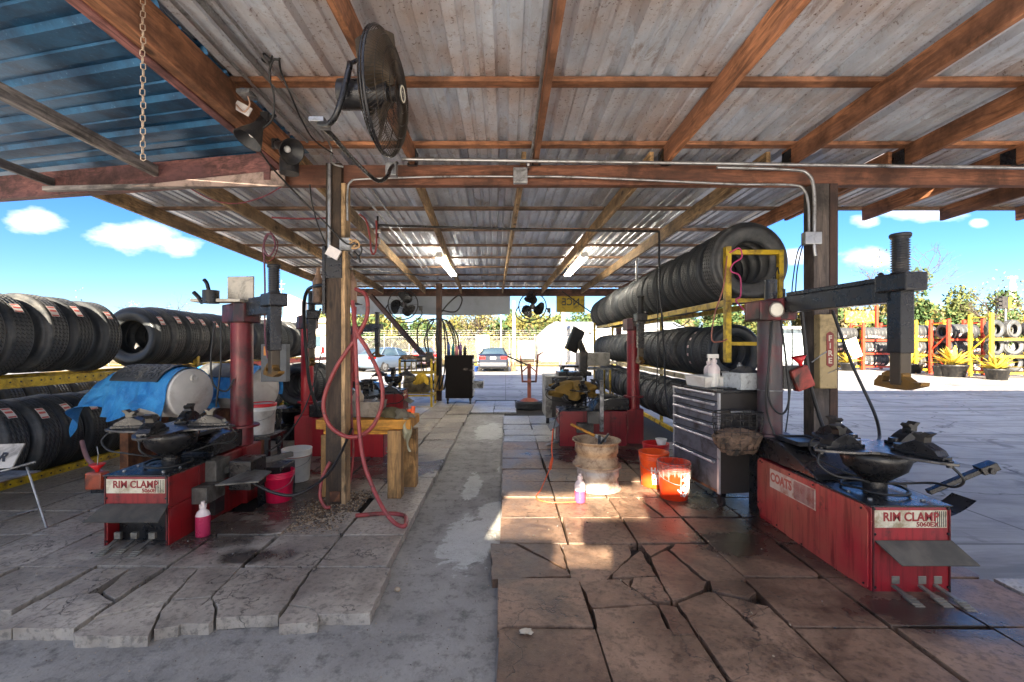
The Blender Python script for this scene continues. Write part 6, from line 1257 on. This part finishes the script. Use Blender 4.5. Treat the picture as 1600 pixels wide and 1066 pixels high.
t = thing('roller_cart', 'grey flat cart of drawers beside the far end of the right tyre rows', 'cart', (2.05, 10.6, 0)); part('cart_body', MB().bb(-.35, .35, -.3, .3, 1.15, 1.45), M('cart_grey', (.28, .27, .25), .5, grime=.3), t, .01); part('cart_shelf', MB().bb(-.38, .38, -.32, .32, 1.06, 1.10), STEELG, t)
for x in (-.35, .35):
    for y in (-.3, .3): part('leg', MB().bb(x - .02, x + .02, y - .02, y + .02, 0, 1.07), YEL, t)
# ---- tyre spreader on a tyre base
sp_ = thing('tyre_spreader', 'rusty red tyre spreader frame standing on a tyre weighted with concrete', 'tyre spreader', (.60, 11.4, 0))
part('base_tyre', tyre_mb(.36, .2, .22, 36).xf(Matrix.Translation((0, 0, .11)) @ Matrix.Rotation(PI / 2, 4, 'X')), TYRE, sp_); part('concrete_fill', MB().cyl((0, 0, .02), (0, 0, .20), .22, n=20), M('pale_fill', (.45, .43, .40), .9), sp_)
SPR = M('spreader_rust', (.30, .09, .06), .6, .2, grime=.35)
part('column', MB().bb(-.045, .045, -.045, .045, .15, 1.15).lathe([(.26, .2), (.15, .27), (.05, .29)], n=16), SPR, sp_)
part('fork_frame', MB().bar((-.17, 0, .70), (-.22, 0, 1.38), .045, .045).bar((.17, 0, .70), (.22, 0, 1.38), .045, .045).bar((-.19, 0, .70), (.19, 0, .70), .045, .045).bar((-.19, 0, 1.22), (.19, 0, 1.22), .03, .03).bar((-.18, 0, .95), (.02, 0, 1.12), .04, .03).bar((.18, 0, .95), (-.02, 0, 1.12), .04, .03).bar((.2, 0, 1.36), (.36, -.05, 1.45), .03, .03), SPR, sp_, .003)
part('lever', MB().bar((-.05, 0, 1.12), (-.58, -.1, 1.36), .05, .04), BLACKM, sp_, .004)
# ---- black tool cabinet at the back
tb = thing('tool_cabinet', 'tall black rolling tool cabinet beside the far post, cans on top', 'tool cabinet', (-1.22, 11.9, .05))
part('cabinet_body', MB().bb(-.38, .34, 0, .6, .16, 1.30), M('cab_black', (.012, .010, .010), .9, spec=.15), tb, .01)
for k in range(6): part('drawer', MB().bb(.34, .36, .03, .57, .22 + .17 * k, .36 + .17 * k), M('cab_drawer', (.4, .4, .4), .4, .5), tb, .002)
part('side_tray', MB().bb(.36, .62, .05, .55, .42, .62), STEELG, tb, .006); part('push_handle', MB().tube([(.36, .05, 1.1), (.46, .05, 1.12), (.46, .55, 1.12), (.36, .55, 1.1)], .015), STEELG, tb)
for x in (-.32, .28): part('castor', MB().cyl((x - .02, .05, .06), (x + .02, .05, .06), .06, n=16).bb(x - .03, x + .03, .0, .1, .1, .16), BLACK, tb)
for i, (x, h, m_, lb) in enumerate([(-1.42, .30, M('can_teal', (.02, .18, .2), .4), 'teal spray can on the black tool cabinet'), (-1.32, .26, M('can_pink', (.6, .2, .25), .4), 'pink spray can on the black tool cabinet'), (-1.22, .34, M('can_purple', (.12, .05, .2), .4), 'purple can in the middle of the tool cabinet top'), (-1.10, .26, BLACK, 'squat black can at the right of the tool cabinet top'), (-1.54, .36, M('can_blue', (.05, .1, .3), .4), 'tall blue can at the left of the tool cabinet top')]):
    single('spray_can', MB().lathe([(0, 0), (.045, 0), (.045, h * .75), (.02, h * .85), (.02, h), (0, h)], (x, 12.1, 1.352), n=16), m_, lb, 'can')
# ---- yellow wire cart with a tank
yc_ = thing('yellow_cart', 'yellow tube frame cart carrying a grey air tank, beside the far post', 'cart', (-2.25, 11.6, 0))
mb = MB()
for x in (-.42, .38):
    for y in (-.3, .3): mb.bar((x, y, .05), (x, y, 1.28), .05, .05)
part('cart_frame', mb, YEL, yc_); mb = MB()
for z in (.35, .92): mb.bar((-.42, -.3, z), (.38, -.3, z), .04, .04).bar((-.42, .3, z), (.38, .3, z), .04, .04).bar((-.42, -.3, z), (-.42, .3, z), .04, .04).bar((.38, -.3, z), (.38, .3, z), .04, .04)
part('cart_rail', mb, YEL, yc_)
part('cart_shelf', MB().bb(-.44, .40, -.32, .32, .05, .09), M('shelf_pale', (.45, .40, .33), .6), yc_); part('top_tray', MB().bb(-.44, .40, -.32, .32, 1.20, 1.24), BLACKM, yc_)
mb = MB()
for k in range(5): mb.bar((-.25 + .13 * k, .3, .92), (-.25 + .13 * k, .3, 1.25), .02, .02)
part('cart_bar', mb, YEL, yc_)
single('air_tank', MB().lathe([(0, 0), (.12, .02), (.20, .07), (.215, .12), (.215, .62), (.20, .67), (.12, .72), (0, .74)], (-2.64, 11.55, .62), (1, 0, 0), n=28), M('tank_tan', (.22, .19, .13), .5, .3, grime=.3), 'tan-grey air tank lying in the yellow cart', 'tank')
single('cloth', heap((-2.12, 11.22, .72), .16, .08, .20, 12, .35, drop=.8), M('cloth_yellow', (.50, .32, .03), .9), 'yellow cloth hanging over the air tank in the cart', 'cloth')
single('cloth', heap((-2.45, 11.4, 1.26), .25, .2, .12, 14, .3), RAGW, 'pale brown rags piled on top of the yellow cart', 'rags')
single('black_box', MB().box((-2.05, 11.5, 1.30), (.42, .3, .12)).box((-1.95, 11.5, 1.40), (.18, .2, .1)), BLACK, 'black tool case on top of the yellow cart', 'case', bev=.01)
# ==================================================================== the world outside
def sedan(label, loc, rz, paint, brand=False, tail=(.55, .01, .01)):
    t = thing('parked_car', label, 'car', loc, rz)     # rear faces local -y
    L, Wd = 4.6, 1.8
    sec = [(-2.30, .42, .92, .78), (-2.26, .30, 1.02, .84), (-2.0, .24, 1.06, .88), (-1.3, .22, 1.05, .90), (0, .22, .98, .90), (1.2, .22, .96, .89), (1.9, .24, .86, .86), (2.25, .3, .72, .78), (2.32, .42, .6, .7)]
    mb = MB(); vs = []; n = 12
    for (y, zb, zt, hw) in sec:
        for (a, b_) in [(-.86, 0), (-1, .12), (-1.02, .5), (-.98, .85), (-.86, 1), (-.4, 1.03), (.4, 1.03), (.86, 1), (.98, .85), (1.02, .5), (1, .12), (.86, 0)]: vs.append((a * hw, y, zb + (zt - zb) * b_))
    m = len(sec); mb.add(vs, [(j * n + i, j * n + (i + 1) % n, (j + 1) * n + (i + 1) % n, (j + 1) * n + i) for j in range(m - 1) for i in range(n)], 0, True); mb.add(vs[:n], [tuple(range(n))[::-1]]); mb.add(vs[-n:], [tuple(range(n))])
    part('car_body', mb, paint, t)
    cs = [(-1.72, .98, .76, 1.02), (-1.05, .98, .60, 1.40), (-.4, .98, .58, 1.45), (.3, .98, .58, 1.42), (1.2, .94, .74, .97)]
    vs = []
    for (y, zb, hw, zt) in cs: vs += [(-.84, y, zb), (-hw, y, zt - .04), (-hw + .1, y, zt), (hw - .1, y, zt), (hw, y, zt - .04), (.84, y, zb)]
    mb = MB(); mb.add(vs, [(j * 6 + i, j * 6 + i + 1, (j + 1) * 6 + i + 1, (j + 1) * 6 + i) for j in range(4) for i in range(5)], 0, True); part('window_glass', mb, M('car_glass', (.06, .10, .13), .08, .3), t)
    vs = []
    for (y, zb, hw, zt) in cs[1:4]: vs += [(-hw, y, zt - .03), (-hw + .1, y, zt + .012), (hw - .1, y, zt + .012), (hw, y, zt - .03)]
    mb = MB(); mb.add(vs, [(j * 4 + i, j * 4 + i + 1, (j + 1) * 4 + i + 1, (j + 1) * 4 + i) for j in range(2) for i in range(3)], 0, True)
    for s_ in (-1, 1): mb.bar((s_ * .80, -1.66, 1.0), (s_ * .59, -1.06, 1.40), .06, .05).bar((s_ * .82, 1.1, .98), (s_ * .58, .3, 1.40), .06, .05).bar((s_ * .83, .0, .98), (s_ * .6, .0, 1.4), .06, .04)
    part('roof', mb, paint, t)
    for x in (-.80, .80):
        for y in (-1.4, 1.45):
            w_ = part('wheel', MB().cyl((x - .11, y, .33), (x + .11, y, .33), .33, n=28), BLACK, t); part('rim', MB().cyl((x - .115, y, .33), (x + .115, y, .33), .2, n=20), STEELG, w_)
    for s_ in (-1, 1):
        part('tail_light', MB().box((s_ * .62, -2.27, .86), (.34, .10, .17)).box((s_ * .80, -2.20, .88), (.12, .2, .15)), M('tail_red', tail, .2), t, .02)
        part('mirror', MB().box((s_ * 1.0, .75, 1.0), (.18, .12, .13)), paint, t, .03)
        part('reflector', MB().box((s_ * .68, -2.30, .42), (.18, .06, .05)), M('tail_red', tail, .2), t)
    part('number_plate', MB().box((0, -2.315, .84), (.32, .02, .16)), WHITEM, t); part('rear_bumper', MB().box((0, -2.26, .45), (1.62, .16, .24)), paint if not brand else M('bumper_dark', (.03, .035, .05), .4), t, .05)
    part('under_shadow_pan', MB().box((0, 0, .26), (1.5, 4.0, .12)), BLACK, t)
    return t
sedan('dark blue saloon car parked facing away beyond the lane', P(772, 538, 28.5) * 1 + V((0, 0, -EYE)), 0, carpaint('paint_blue', (.003, .008, .022)), brand=True)
sedan('silver saloon car parked at an angle behind the red brace', P(606, 538, 28.0) + V((0, 0, -EYE)), R(-24), carpaint('paint_silver', (.12, .17, .24)))
sedan('pinkish-grey saloon parked behind the yellow cart', P(660, 538, 33) + V((0, 0, -EYE)), R(15), carpaint('paint_rose', (.2, .13, .15)))
vn = thing('white_van', 'white box van parked behind the near post', 'van', P(520, 538, 27) + V((0, 0, -EYE)), R(-8))
part('van_body', MB().bb(-1.0, 1.0, -2.6, 1.6, .45, 2.5).bb(-1.0, 1.0, 1.6, 2.7, .45, 1.7), WHITEM, vn, .08)
part('van_window', MB().bb(.15, .75, -2.63, -2.6, 1.5, 2.15).bb(-.75, -.15, -2.63, -2.6, 1.5, 2.15), M('car_glass', (.06, .10, .13), .08, .3), vn); part('tail_light', MB().bb(.82, .97, -2.64, -2.6, 1.0, 1.5).bb(-.97, -.82, -2.64, -2.6, 1.0, 1.5), M('tail_red', (.55, .01, .01), .2), vn)
for x in (-.9, .9):
    for y in (-1.7, 1.8): part('wheel', MB().cyl((x - .12, y, .38), (x + .12, y, .38), .38, n=20), BLACK, vn)
pk = thing('trailer', 'grey flatbed trailer behind the hanging hoses on the left', 'trailer', P(478, 538, 24) + V((0, 0, -EYE)), 0)
part('trailer_bed', MB().bb(-1.4, 1.5, -.8, .8, .7, .85).bb(-1.4, 1.5, -.8, -.74, .85, 1.15), STEELG, pk, .01)
for x in (-.5, .4): part('wheel', MB().cyl((x, -.9, .35), (x, -.7, .35), .35, n=20), BLACK, pk)
# low things near the cars
spiky('bright plant in a blue pot left of the dark blue car', (741 - CX) * 27 / F, 27, .75, 24, pot=M('pot_blue', (.02, .08, .35), .5), r0=.24, grp=None)
single('white_board', MB().bb((744 - CX) * 37 / F, (764 - CX) * 37 / F, 37, 37.1, 1.1, 2.4).bb((744 - CX) * 37 / F + .1, (744 - CX) * 37 / F + .2, 37, 37.1, 0, 1.1).bb((764 - CX) * 37 / F - .2, (764 - CX) * 37 / F - .1, 37, 37.1, 0, 1.1), WHITEM, 'blank white board standing behind the dark blue car', 'board')
for i, px in enumerate((800, 804)): single('barrier_block', MB().box(((px - CX) * 27.5 / F, 27.5, .3), (.16, .3, .6), taper=.8), RUST, ['low rust-brown bollard just right of the blue car', 'second low brown bollard right of the blue car'][i], 'bollard')
# white building
wbx0, wbx1, wd_ = (848 - CX) * 42 / F, (972 - CX) * 42 / F, 42
wh = thing('white_building', 'low white metal building with a gable behind the fence', 'building', (wbx0, wd_, 0))
BWM = M('building_white', (.36, .37, .39), .6, var=.05); part('wall', MB().bb(1.5, wbx1 - wbx0 + 6, 0, .2, 0, 3.2), BWM, wh); gx = 1.5
part('gable_wall', MB().prism([(-.1, 0), (1.5, 0), (1.5, 3.75), (1.2, 3.75), (-.1, 2.5)], 0, 8, frameM((0, 0, 0), (1, 0, 0), (0, 0, 1)) @ Matrix.Rotation(0, 4, 'X') @ Matrix.Translation((0, 0, -8))), M('gable_white', (.30, .31, .33), .6, var=.05), wh)
part('roof', MB().add([(1.3, -.25, 3.15), (wbx1 - wbx0 + 6, -.25, 3.15), (wbx1 - wbx0 + 6, 3, 3.9), (1.3, 3, 3.9)], [(0, 1, 2, 3)]).bb(1.3, wbx1 - wbx0 + 6, -.27, -.2, 3.02, 3.16), M('roof_greywhite', (.22, .24, .27), .6, 0), wh)
mb = MB()
for k in range(24): mb.bb(1.5, wbx1 - wbx0 + 6, -.012, 0, .12 + k * .125, .135 + k * .125)
part('wall_seam', mb, M('seam', (.22, .23, .25), .5), wh, kind='stuff')
part('wall_lamp', MB().box((4.4, -.15, 2.75), (.2, .3, .15)), BLACK, wh)
single('storage_box', MB().bb((810 - CX) * 46 / F, (836 - CX) * 46 / F, 46, 48, .2, 2.0), WHITEM, 'small white container left of the white building', 'container', bev=.03)
# fence
fn = thing('chain_link_fence', 'long chain-link fence with pale posts across the back of the yard', 'fence', (0, 34, 0))
FPM = M('fence_pale', (.30, .29, .26), .5, .3)
for k in range(26): x = -32 + 1.9 * k; part('post', MB().cyl((x, 0, 0), (x, 0, 2.4), .04, n=8), FPM, fn); 
for z in (2.2, 1.2, .1): part('rail', MB().cyl((-32, 0, z), (17, 0, z), .025, n=6), M('rail_yellowish', (.55, .45, .10), .5) if z < 2 else FPM, fn)
for z in (2.4, 2.55, 2.7): part('barbed_wire', MB().cyl((-32, -.1, z), (17, -.1, z), .01, n=4), STEELG, fn)
mb = MB(); k = 0; x = -32.0
while x < 17:
    mb.add([(x, .02, .1), (x + .007, .02, .1), (x + 2.107, .02, 2.2), (x + 2.10, .02, 2.2)], [(0, 1, 2, 3)]); mb.add([(x + 2.1, .03, .1), (x + 2.107, .03, .1), (x + .007, .03, 2.2), (x, .03, 2.2)], [(0, 1, 2, 3)]); x += .14
part('wire_mesh', mb, STEELG, fn, kind='stuff')
fn2 = thing('board_fence', 'weathered olive board fence in the dry grass beyond the chain-link', 'fence', (-12, 48, 0))
for k in range(60): part('board', MB().bb(-10 + .42 * k, -9.6 + .42 * k, 0, .05, 0, 2.1 + .04 * math.sin(k * 7)), M('board_olive', (.055, .05, .02), .9, orand=.2), fn2)
# poles
for i, (px, d_, w_, h, m_, lb) in enumerate([(880, 36, .34, 6, M('pole_pale', (.55, .42, .30), .7), 'thick pale timber pole in front of the white building'), (803, 34.8, .26, 5, M('pole_grey', (.40, .42, .40), .7), 'grey pole between the banner and the right fan'), (783, 34.6, .12, 4.5, FPM, 'thin white pole beyond the dark blue car'), (612, 46, .12, 5.5, FPM, 'thin pole behind the silver car')]):
    single('utility_pole', MB().cyl(((px - CX) * d_ / F, d_, 0), ((px - CX) * d_ / F, d_, h), w_ / 2 * 1.1, w_ / 2 * .9, n=12), m_, lb, 'pole')
# left background: dull building, antenna
lb_ = thing('low_building', 'low tan building with a pale flat roof edge beyond the left rack', 'building', P(450, 538, 46) + V((0, 0, -EYE)))
part('wall', MB().bb(-9, 4.2, 0, 5, 0, 3.9), M('tan_wall', (.34, .27, .19), .8, grime=.2), lb_); part('roof_edge', MB().bb(-9.3, 4.5, -.4, 5, 3.9, 4.3), WHITEM, lb_); part('rooftop_unit', MB().bb(-.9, .9, 1, 2.5, 4.3, 5.9).prism([(-.9, 0), (.9, 0), (.9, .3), (-.9, 1.1)], 1, 2.5, frameM((0, 0, 5.9), (1, 0, 0), (0, 0, 1)) @ Matrix.Translation((0, 0, -3.5))), M('unit_tan', (.42, .36, .32), .7), lb_)
single('antenna_mast', MB().cyl(P(440, 492, 60), P(440, 438, 60), .10, .05, n=6).box(P(440, 444, 60), (.9, .1, .1)).box(P(440, 452, 60), (.6, .1, .1)), STEELG, 'thin antenna mast above the low tan building', 'mast')
# trees
LEAF = [M('leaf_gold', (.13, .115, .025), .8, var=.35), M('leaf_olive', (.07, .085, .02), .8, var=.35), M('leaf_green', (.03, .065, .015), .8, var=.35), M('leaf_tan', (.14, .12, .065), .85, var=.3)]
BARK = M('bark', (.06, .045, .035), .9, bump=.5)
def leafcloud(mb, c, rx_, ry_, rz_, n, sz, r, mats_w, lumps=7):
    ls = [(V((r.gauss(0, .45) * rx_, r.gauss(0, .45) * ry_, r.gauss(0, .4) * rz_)), r.uniform(.28, .55), r.choices(range(4), mats_w)[0]) for _ in range(lumps)]
    for _ in range(n):
        l_, s_, mi = r.choice(ls); d = V((r.gauss(0, 1), r.gauss(0, 1), r.gauss(0, 1))).normalized() * (r.random() ** .4) * s_
        p = V(c) + l_ + V((d.x * rx_, d.y * ry_, d.z * rz_)); a = V((r.gauss(0, 1), r.gauss(0, 1), r.gauss(0, 1))).normalized(); b_ = a.cross(V((r.gauss(0, 1), r.gauss(0, 1), r.gauss(0, 1)))).normalized(); s2 = sz * r.uniform(.5, 1.2)
        mb.add([p - a * s2, p + b_ * s2 * .55, p + a * s2, p - b_ * s2 * .55], [(0, 1, 2, 3)], mi if r.random() < .75 else r.choices(range(4), mats_w)[0])
def limbs(mb, base, h, r, depth=5, r0=.16, spread=.55):
    def br_(p, d, L, rad, k):
        q = p + d * L; mb.cyl(p, q, rad, rad * .62, n=6, caps=False)
        if k == 0: return
        for _ in range(3 if k > 2 else 2):
            dd = (d + V((r.gauss(0, spread), r.gauss(0, spread), r.gauss(.05, spread * .5)))).normalized(); br_(q, dd, L * r.uniform(.62, .82), rad * .62, k - 1)
    br_(V(base), V((r.gauss(0, .08), 0, 1)).normalized(), h * .30, r0, depth)
def tree(label, x, y, h, seed, leaves=1400, wts=(3, 2, 1, 1), wr=.36, depth=4, lsz=.2, r0=.16, cz=.62):
    r = random.Random(seed); t = thing('tree', label, 'tree', (x, y, 0)); mb = MB(); limbs(mb, (0, 0, 0), h, r, depth, r0); part('trunk', mb, BARK, t)
    if leaves: mb = MB(); leafcloud(mb, (0, 0, h * cz), h * wr, h * wr, h * .36, leaves, lsz, r, wts, 12); part('crown', mb, LEAF, t)
    return t
tree('nearly bare tree rising above the left tyres, fullest of the bare ones', (266 - CX) * 40 / F, 40, 6.3, 1, 240, (1, 1, 0, 2), .22, 5, .10, .10)
tree('bare sparse tree above the second tyre group on the left', (212 - CX) * 42 / F, 42, 6.0, 2, 200, (1, 1, 0, 2), .25, 5, .10, .10)
tree('thin bare tree farthest to the side above the left tyres', (140 - CX) * 44 / F, 44, 6.0, 3, 200, (1, 1, 0, 2), .25, 5, .10, .10)
tree('pale bare tree standing above the right lot treetops', (1405 - CX) * 52 / F, 52, 14.5, 4, 260, (2, 0, 0, 3), .2, 6, .16, .16)
tree('dense green tree behind the post, right of the low building', (560 - CX) * 44 / F, 44, 5.4, 5, 1600, (1, 2, 4, 0), .5, 3, .2)
tree('bright green bushy tree beside the yellow sign', (868 - CX) * 50 / F, 50, 5.2, 6, 1500, (1, 4, 2, 0), .45, 3, .2)
tree('golden tree left of the white building', (838 - CX) * 52 / F, 52, 5.8, 7, 1800, (5, 2, 1, 0), .45, 3, .22)
tree('bare-limbed golden tree behind the fence, in line with the blue car', (735 - CX) * 52 / F, 52, 6.8, 8, 1300, (3, 1, 0, 3), .4, 5, .15)
tree('tall thin twiggy tree at the right edge of the lot', (1555 - CX) * 48 / F, 48, 8.5, 9, 500, (1, 1, 0, 3), .4, 5, .14)
r = random.Random(77)
def wood_mass(x0, x1, y, hfn, n, wts, seed):
    r = random.Random(seed); mb = MB(); x = x0
    while x < x1:
        h = hfn(x) * r.uniform(.82, 1.1); w_ = r.uniform(2.2, 3.6); leafcloud(mb, (x, y + r.uniform(-4, 6), h * .55), w_, w_, h * .46, n, .30, r, wts if r.random() < .7 else (1, 3, 3, 0), 9); x += w_ * .75
    return single('woodland', mb, LEAF, None, None, kind='stuff')
wood_mass(-62, -24, 66, lambda x: 4.8, 700, (2, 1, 1, 3), 11)
wood_mass(-26, 16, 64, lambda x: 6.4 + .5 * math.sin(x), 1900, (3, 3, 3, 1), 12)
wood_mass(14, 32, 66, lambda x: 7.8, 1500, (2, 3, 3, 1), 14)
wood_mass(30, 62, 60, lambda x: 9.6 - .06 * abs(x - 36), 3000, (3, 3, 2, 2), 13)
wood_mass(58, 110, 66, lambda x: 8.0, 900, (3, 3, 2, 2), 15)
# lot racks on the right
def lot_rack(label, px0, px1, d_, mat, ht, big=False, rows=3, short=''):
    x0, x1 = (px0 - CX) * d_ / F, (px1 - CX) * d_ / F; t = thing('tyre_rack', label, 'tyre rack', ((x0 + x1) / 2, d_, 0)); hw = (x1 - x0) / 2; dp = 1.0
    for x in (-hw, hw):
        for y in (0, dp): part('upright', MB().bb(x - .07, x + .07, y - .06, y + .06, 0, ht), mat, t, .006)
        part('side_brace', MB().bar((x, 0, .3), (x, dp, 1.2), .05, .05).bar((x, dp, 1.3), (x, 0, 2.2), .05, .05).bar((x, 0, ht - .2), (x, dp, ht - .2), .05, .05), mat, t)
    zs = [.22, 1.05, 1.90]
    for z in zs:
        for y in (0, dp): part('shelf_beam', MB().bb(-hw + .07, hw - .07, y - .04, y + .04, z - .07, z + .05), mat, t, .004)
    r = random.Random(int(px0)); k = 0; R_ = .36 if not big else .55
    for si, z in enumerate(zs):
        nm = ['bottom', 'middle', 'top'][si]
        if big:
            for q in range(3):
                o = tyre(T_BIG, ((x0 + x1) / 2 - hw + .62 + .98 * q, d_ + .45 + .1 * (q % 2), z + .50), f'{ordn(q)} large tyre on the {nm} shelf of the {short}', 'large tyres facing out on a lot rack', rz=r.uniform(-.2, .2), sc=1.15, fixed=T_BIG[1])
            continue
        n = int((2 * hw - .2) / .235)
        for q in range(n):
            x = (x0 + x1) / 2 - hw + .2 + .235 * q
            o = tyre(T_LOW, (x, d_ + .42 + r.uniform(-.03, .03), z + .05 + .38), f'{ordn(q)} tyre along the {nm} shelf of the {short}', 'tyres on the lot racks', rz=PI / 2 + r.uniform(-.1, .1), sc=1.2, fixed=T_LOW[0])
            if r.random() < .8:
                s_ = bpy.data.objects.new('price_sticker', STM2); COL.objects.link(s_); s_.parent = o; s_.rotation_euler = (0, PI - r.uniform(.3, .8) + (0), 0); s_.scale = (1.0, 1.2, 1.2)
    return t
lot_rack('yellow lot rack nearest the right post of the shed', 1300, 1346, 29.0, YEL, 3.0, short='lot rack nearest the shed')
lot_rack('orange-red lot rack with three even rows of stickered tyres', 1349, 1397, 28.6, REDR, 3.05, short='orange-red lot rack')
lot_rack('pale yellow lot rack of two uprights behind the potted plants', 1431, 1475, 25.2, YEL, 3.0, short='pale yellow lot rack')
lot_rack('bright red lot rack between two yellow ones', 1482, 1536, 24.0, REDR, 3.0, short='bright red lot rack')
lot_rack('tall yellow lot rack with large tyres facing out', 1549, 1640, 22.0, YEL, 3.2, big=True, short='tall yellow lot rack')
for i, (px, py, d_, h, lb) in enumerate([(1325, 578, 28.0, 1.15, 'spiky yellow plant in a pot before the rack nearest the shed'), (1425, 580, 25.5, 1.3, 'spiky yellow plant half hidden by the tool shaft'), (1490, 585, 22.6, 1.45, 'largest spiky yellow plant, before the bright red lot rack'), (1558, 590, 20.8, 1.2, 'broad spiky yellow plant before the tall yellow rack')]):
    spiky(lb, (px - CX) * d_ / F, d_, h, 60, cols=((.62, .48, .06), (.45, .34, .05)), r0=.26, broad=.028, grp='spiky plants along the lot racks')
single('black_pot', MB().lathe([(0, 0), (.28, 0), (.36, .5), (.38, .5), (.38, .55), (.32, .55), (.3, .45), (0, .45)], ((1471 - CX) * 23 / F, 23, 0), n=24), BLACK, 'empty black pot left of the largest spiky plant', 'pot')
t = thing('sale_sign', 'tilted white card sign fixed to the orange-red lot rack', 'sign', P(1332, 545, 28.2)); part('card', MB().box((0, 0, 0), (.9, .03, 1.25), rot=Matrix.Rotation(-.35, 3, 'Y')), WHITEM, t); part('print_band', MB().box((.0, -.02, 0), (.25, .01, .8), rot=Matrix.Rotation(-.35, 3, 'Y')), M('ink_grey', (.2, .2, .22), .6), t)
t = thing('roadside_sign', 'faded orange-yellow roadside board on a red pole beyond the lot', 'sign', P(1354, 500, 44)); part('sign_board', MB().box((-.7, 0, .3), (2.8, .12, 1.1)), M('sign_orange', (.75, .38, .01), .6, grime=.25, gcol=(.45, .35, .2)), t, .02); part('sign_pole', MB().bb(.9, 1.1, -.1, .1, -4, 1.4), REDR, t)
t = thing('traffic_light', 'black traffic light with a yellow back plate over the lot racks', 'traffic light', P(1571, 478, 46)); part('light_body', MB().bb(-.5, .1, -.2, .2, -.3, .95), BLACK, t, .03); part('back_plate', MB().bb(.18, .42, -.2, .2, -.3, .85), M('tl_yellow', (.7, .45, .02), .5), t, .02); part('hood', MB().bb(-.85, -.5, -.15, .15, .5, .75).bb(-.85, -.5, -.15, .15, .1, .35).bb(-.85, -.5, -.15, .15, -.3, -.05), BLACK, t); part('signal_pole', MB().cyl((0, 0, -4.8), (0, 0, -.3), .1, n=10), STEELG, t)
single('lattice_mast', MB().cyl(P(1582, 480, 95), P(1582, 434, 95), .9, .35, n=8).box(P(1582, 434, 95), (1.6, .5, .5)), WHITEM, 'distant white tower with a dark top beyond the traffic light', 'tower')
t = thing('background_shelter', 'pale carport-like shelter seen through the right machine column', 'shelter', P(1245, 538, 40) + V((0, 0, -EYE)))
part('shelter_wall', MB().bb(-2.5, 2.5, 0, .2, 0, 3.0), M('shelter_blue', (.42, .5, .55), .7, grime=.3, gs=1), t); part('shelter_roof', MB().bb(-3, 3, -1, 1, 3.0, 3.2), WHITEM, t)
# chopped slab debris & leaf
single('dry_leaf', heap(G(822, 988, HT + .002), .035, .025, .02, 31, .5, 14, 7), M('leaf_dry', (.42, .36, .28), .9), 'curled dry leaf on the slab seam near the lane', 'leaf')
single('pebble', MB().ball(G(621, 921, .02), .022, 10, sc=(1, .8, .7)), PB[2], 'pale pebble lying alone in the lane', 'stone')
single('floor_pipe', MB().box(G(747, 1058, .012), (.001, .001, .001)), PB[2], 'speck', 'stone') if 0 else None
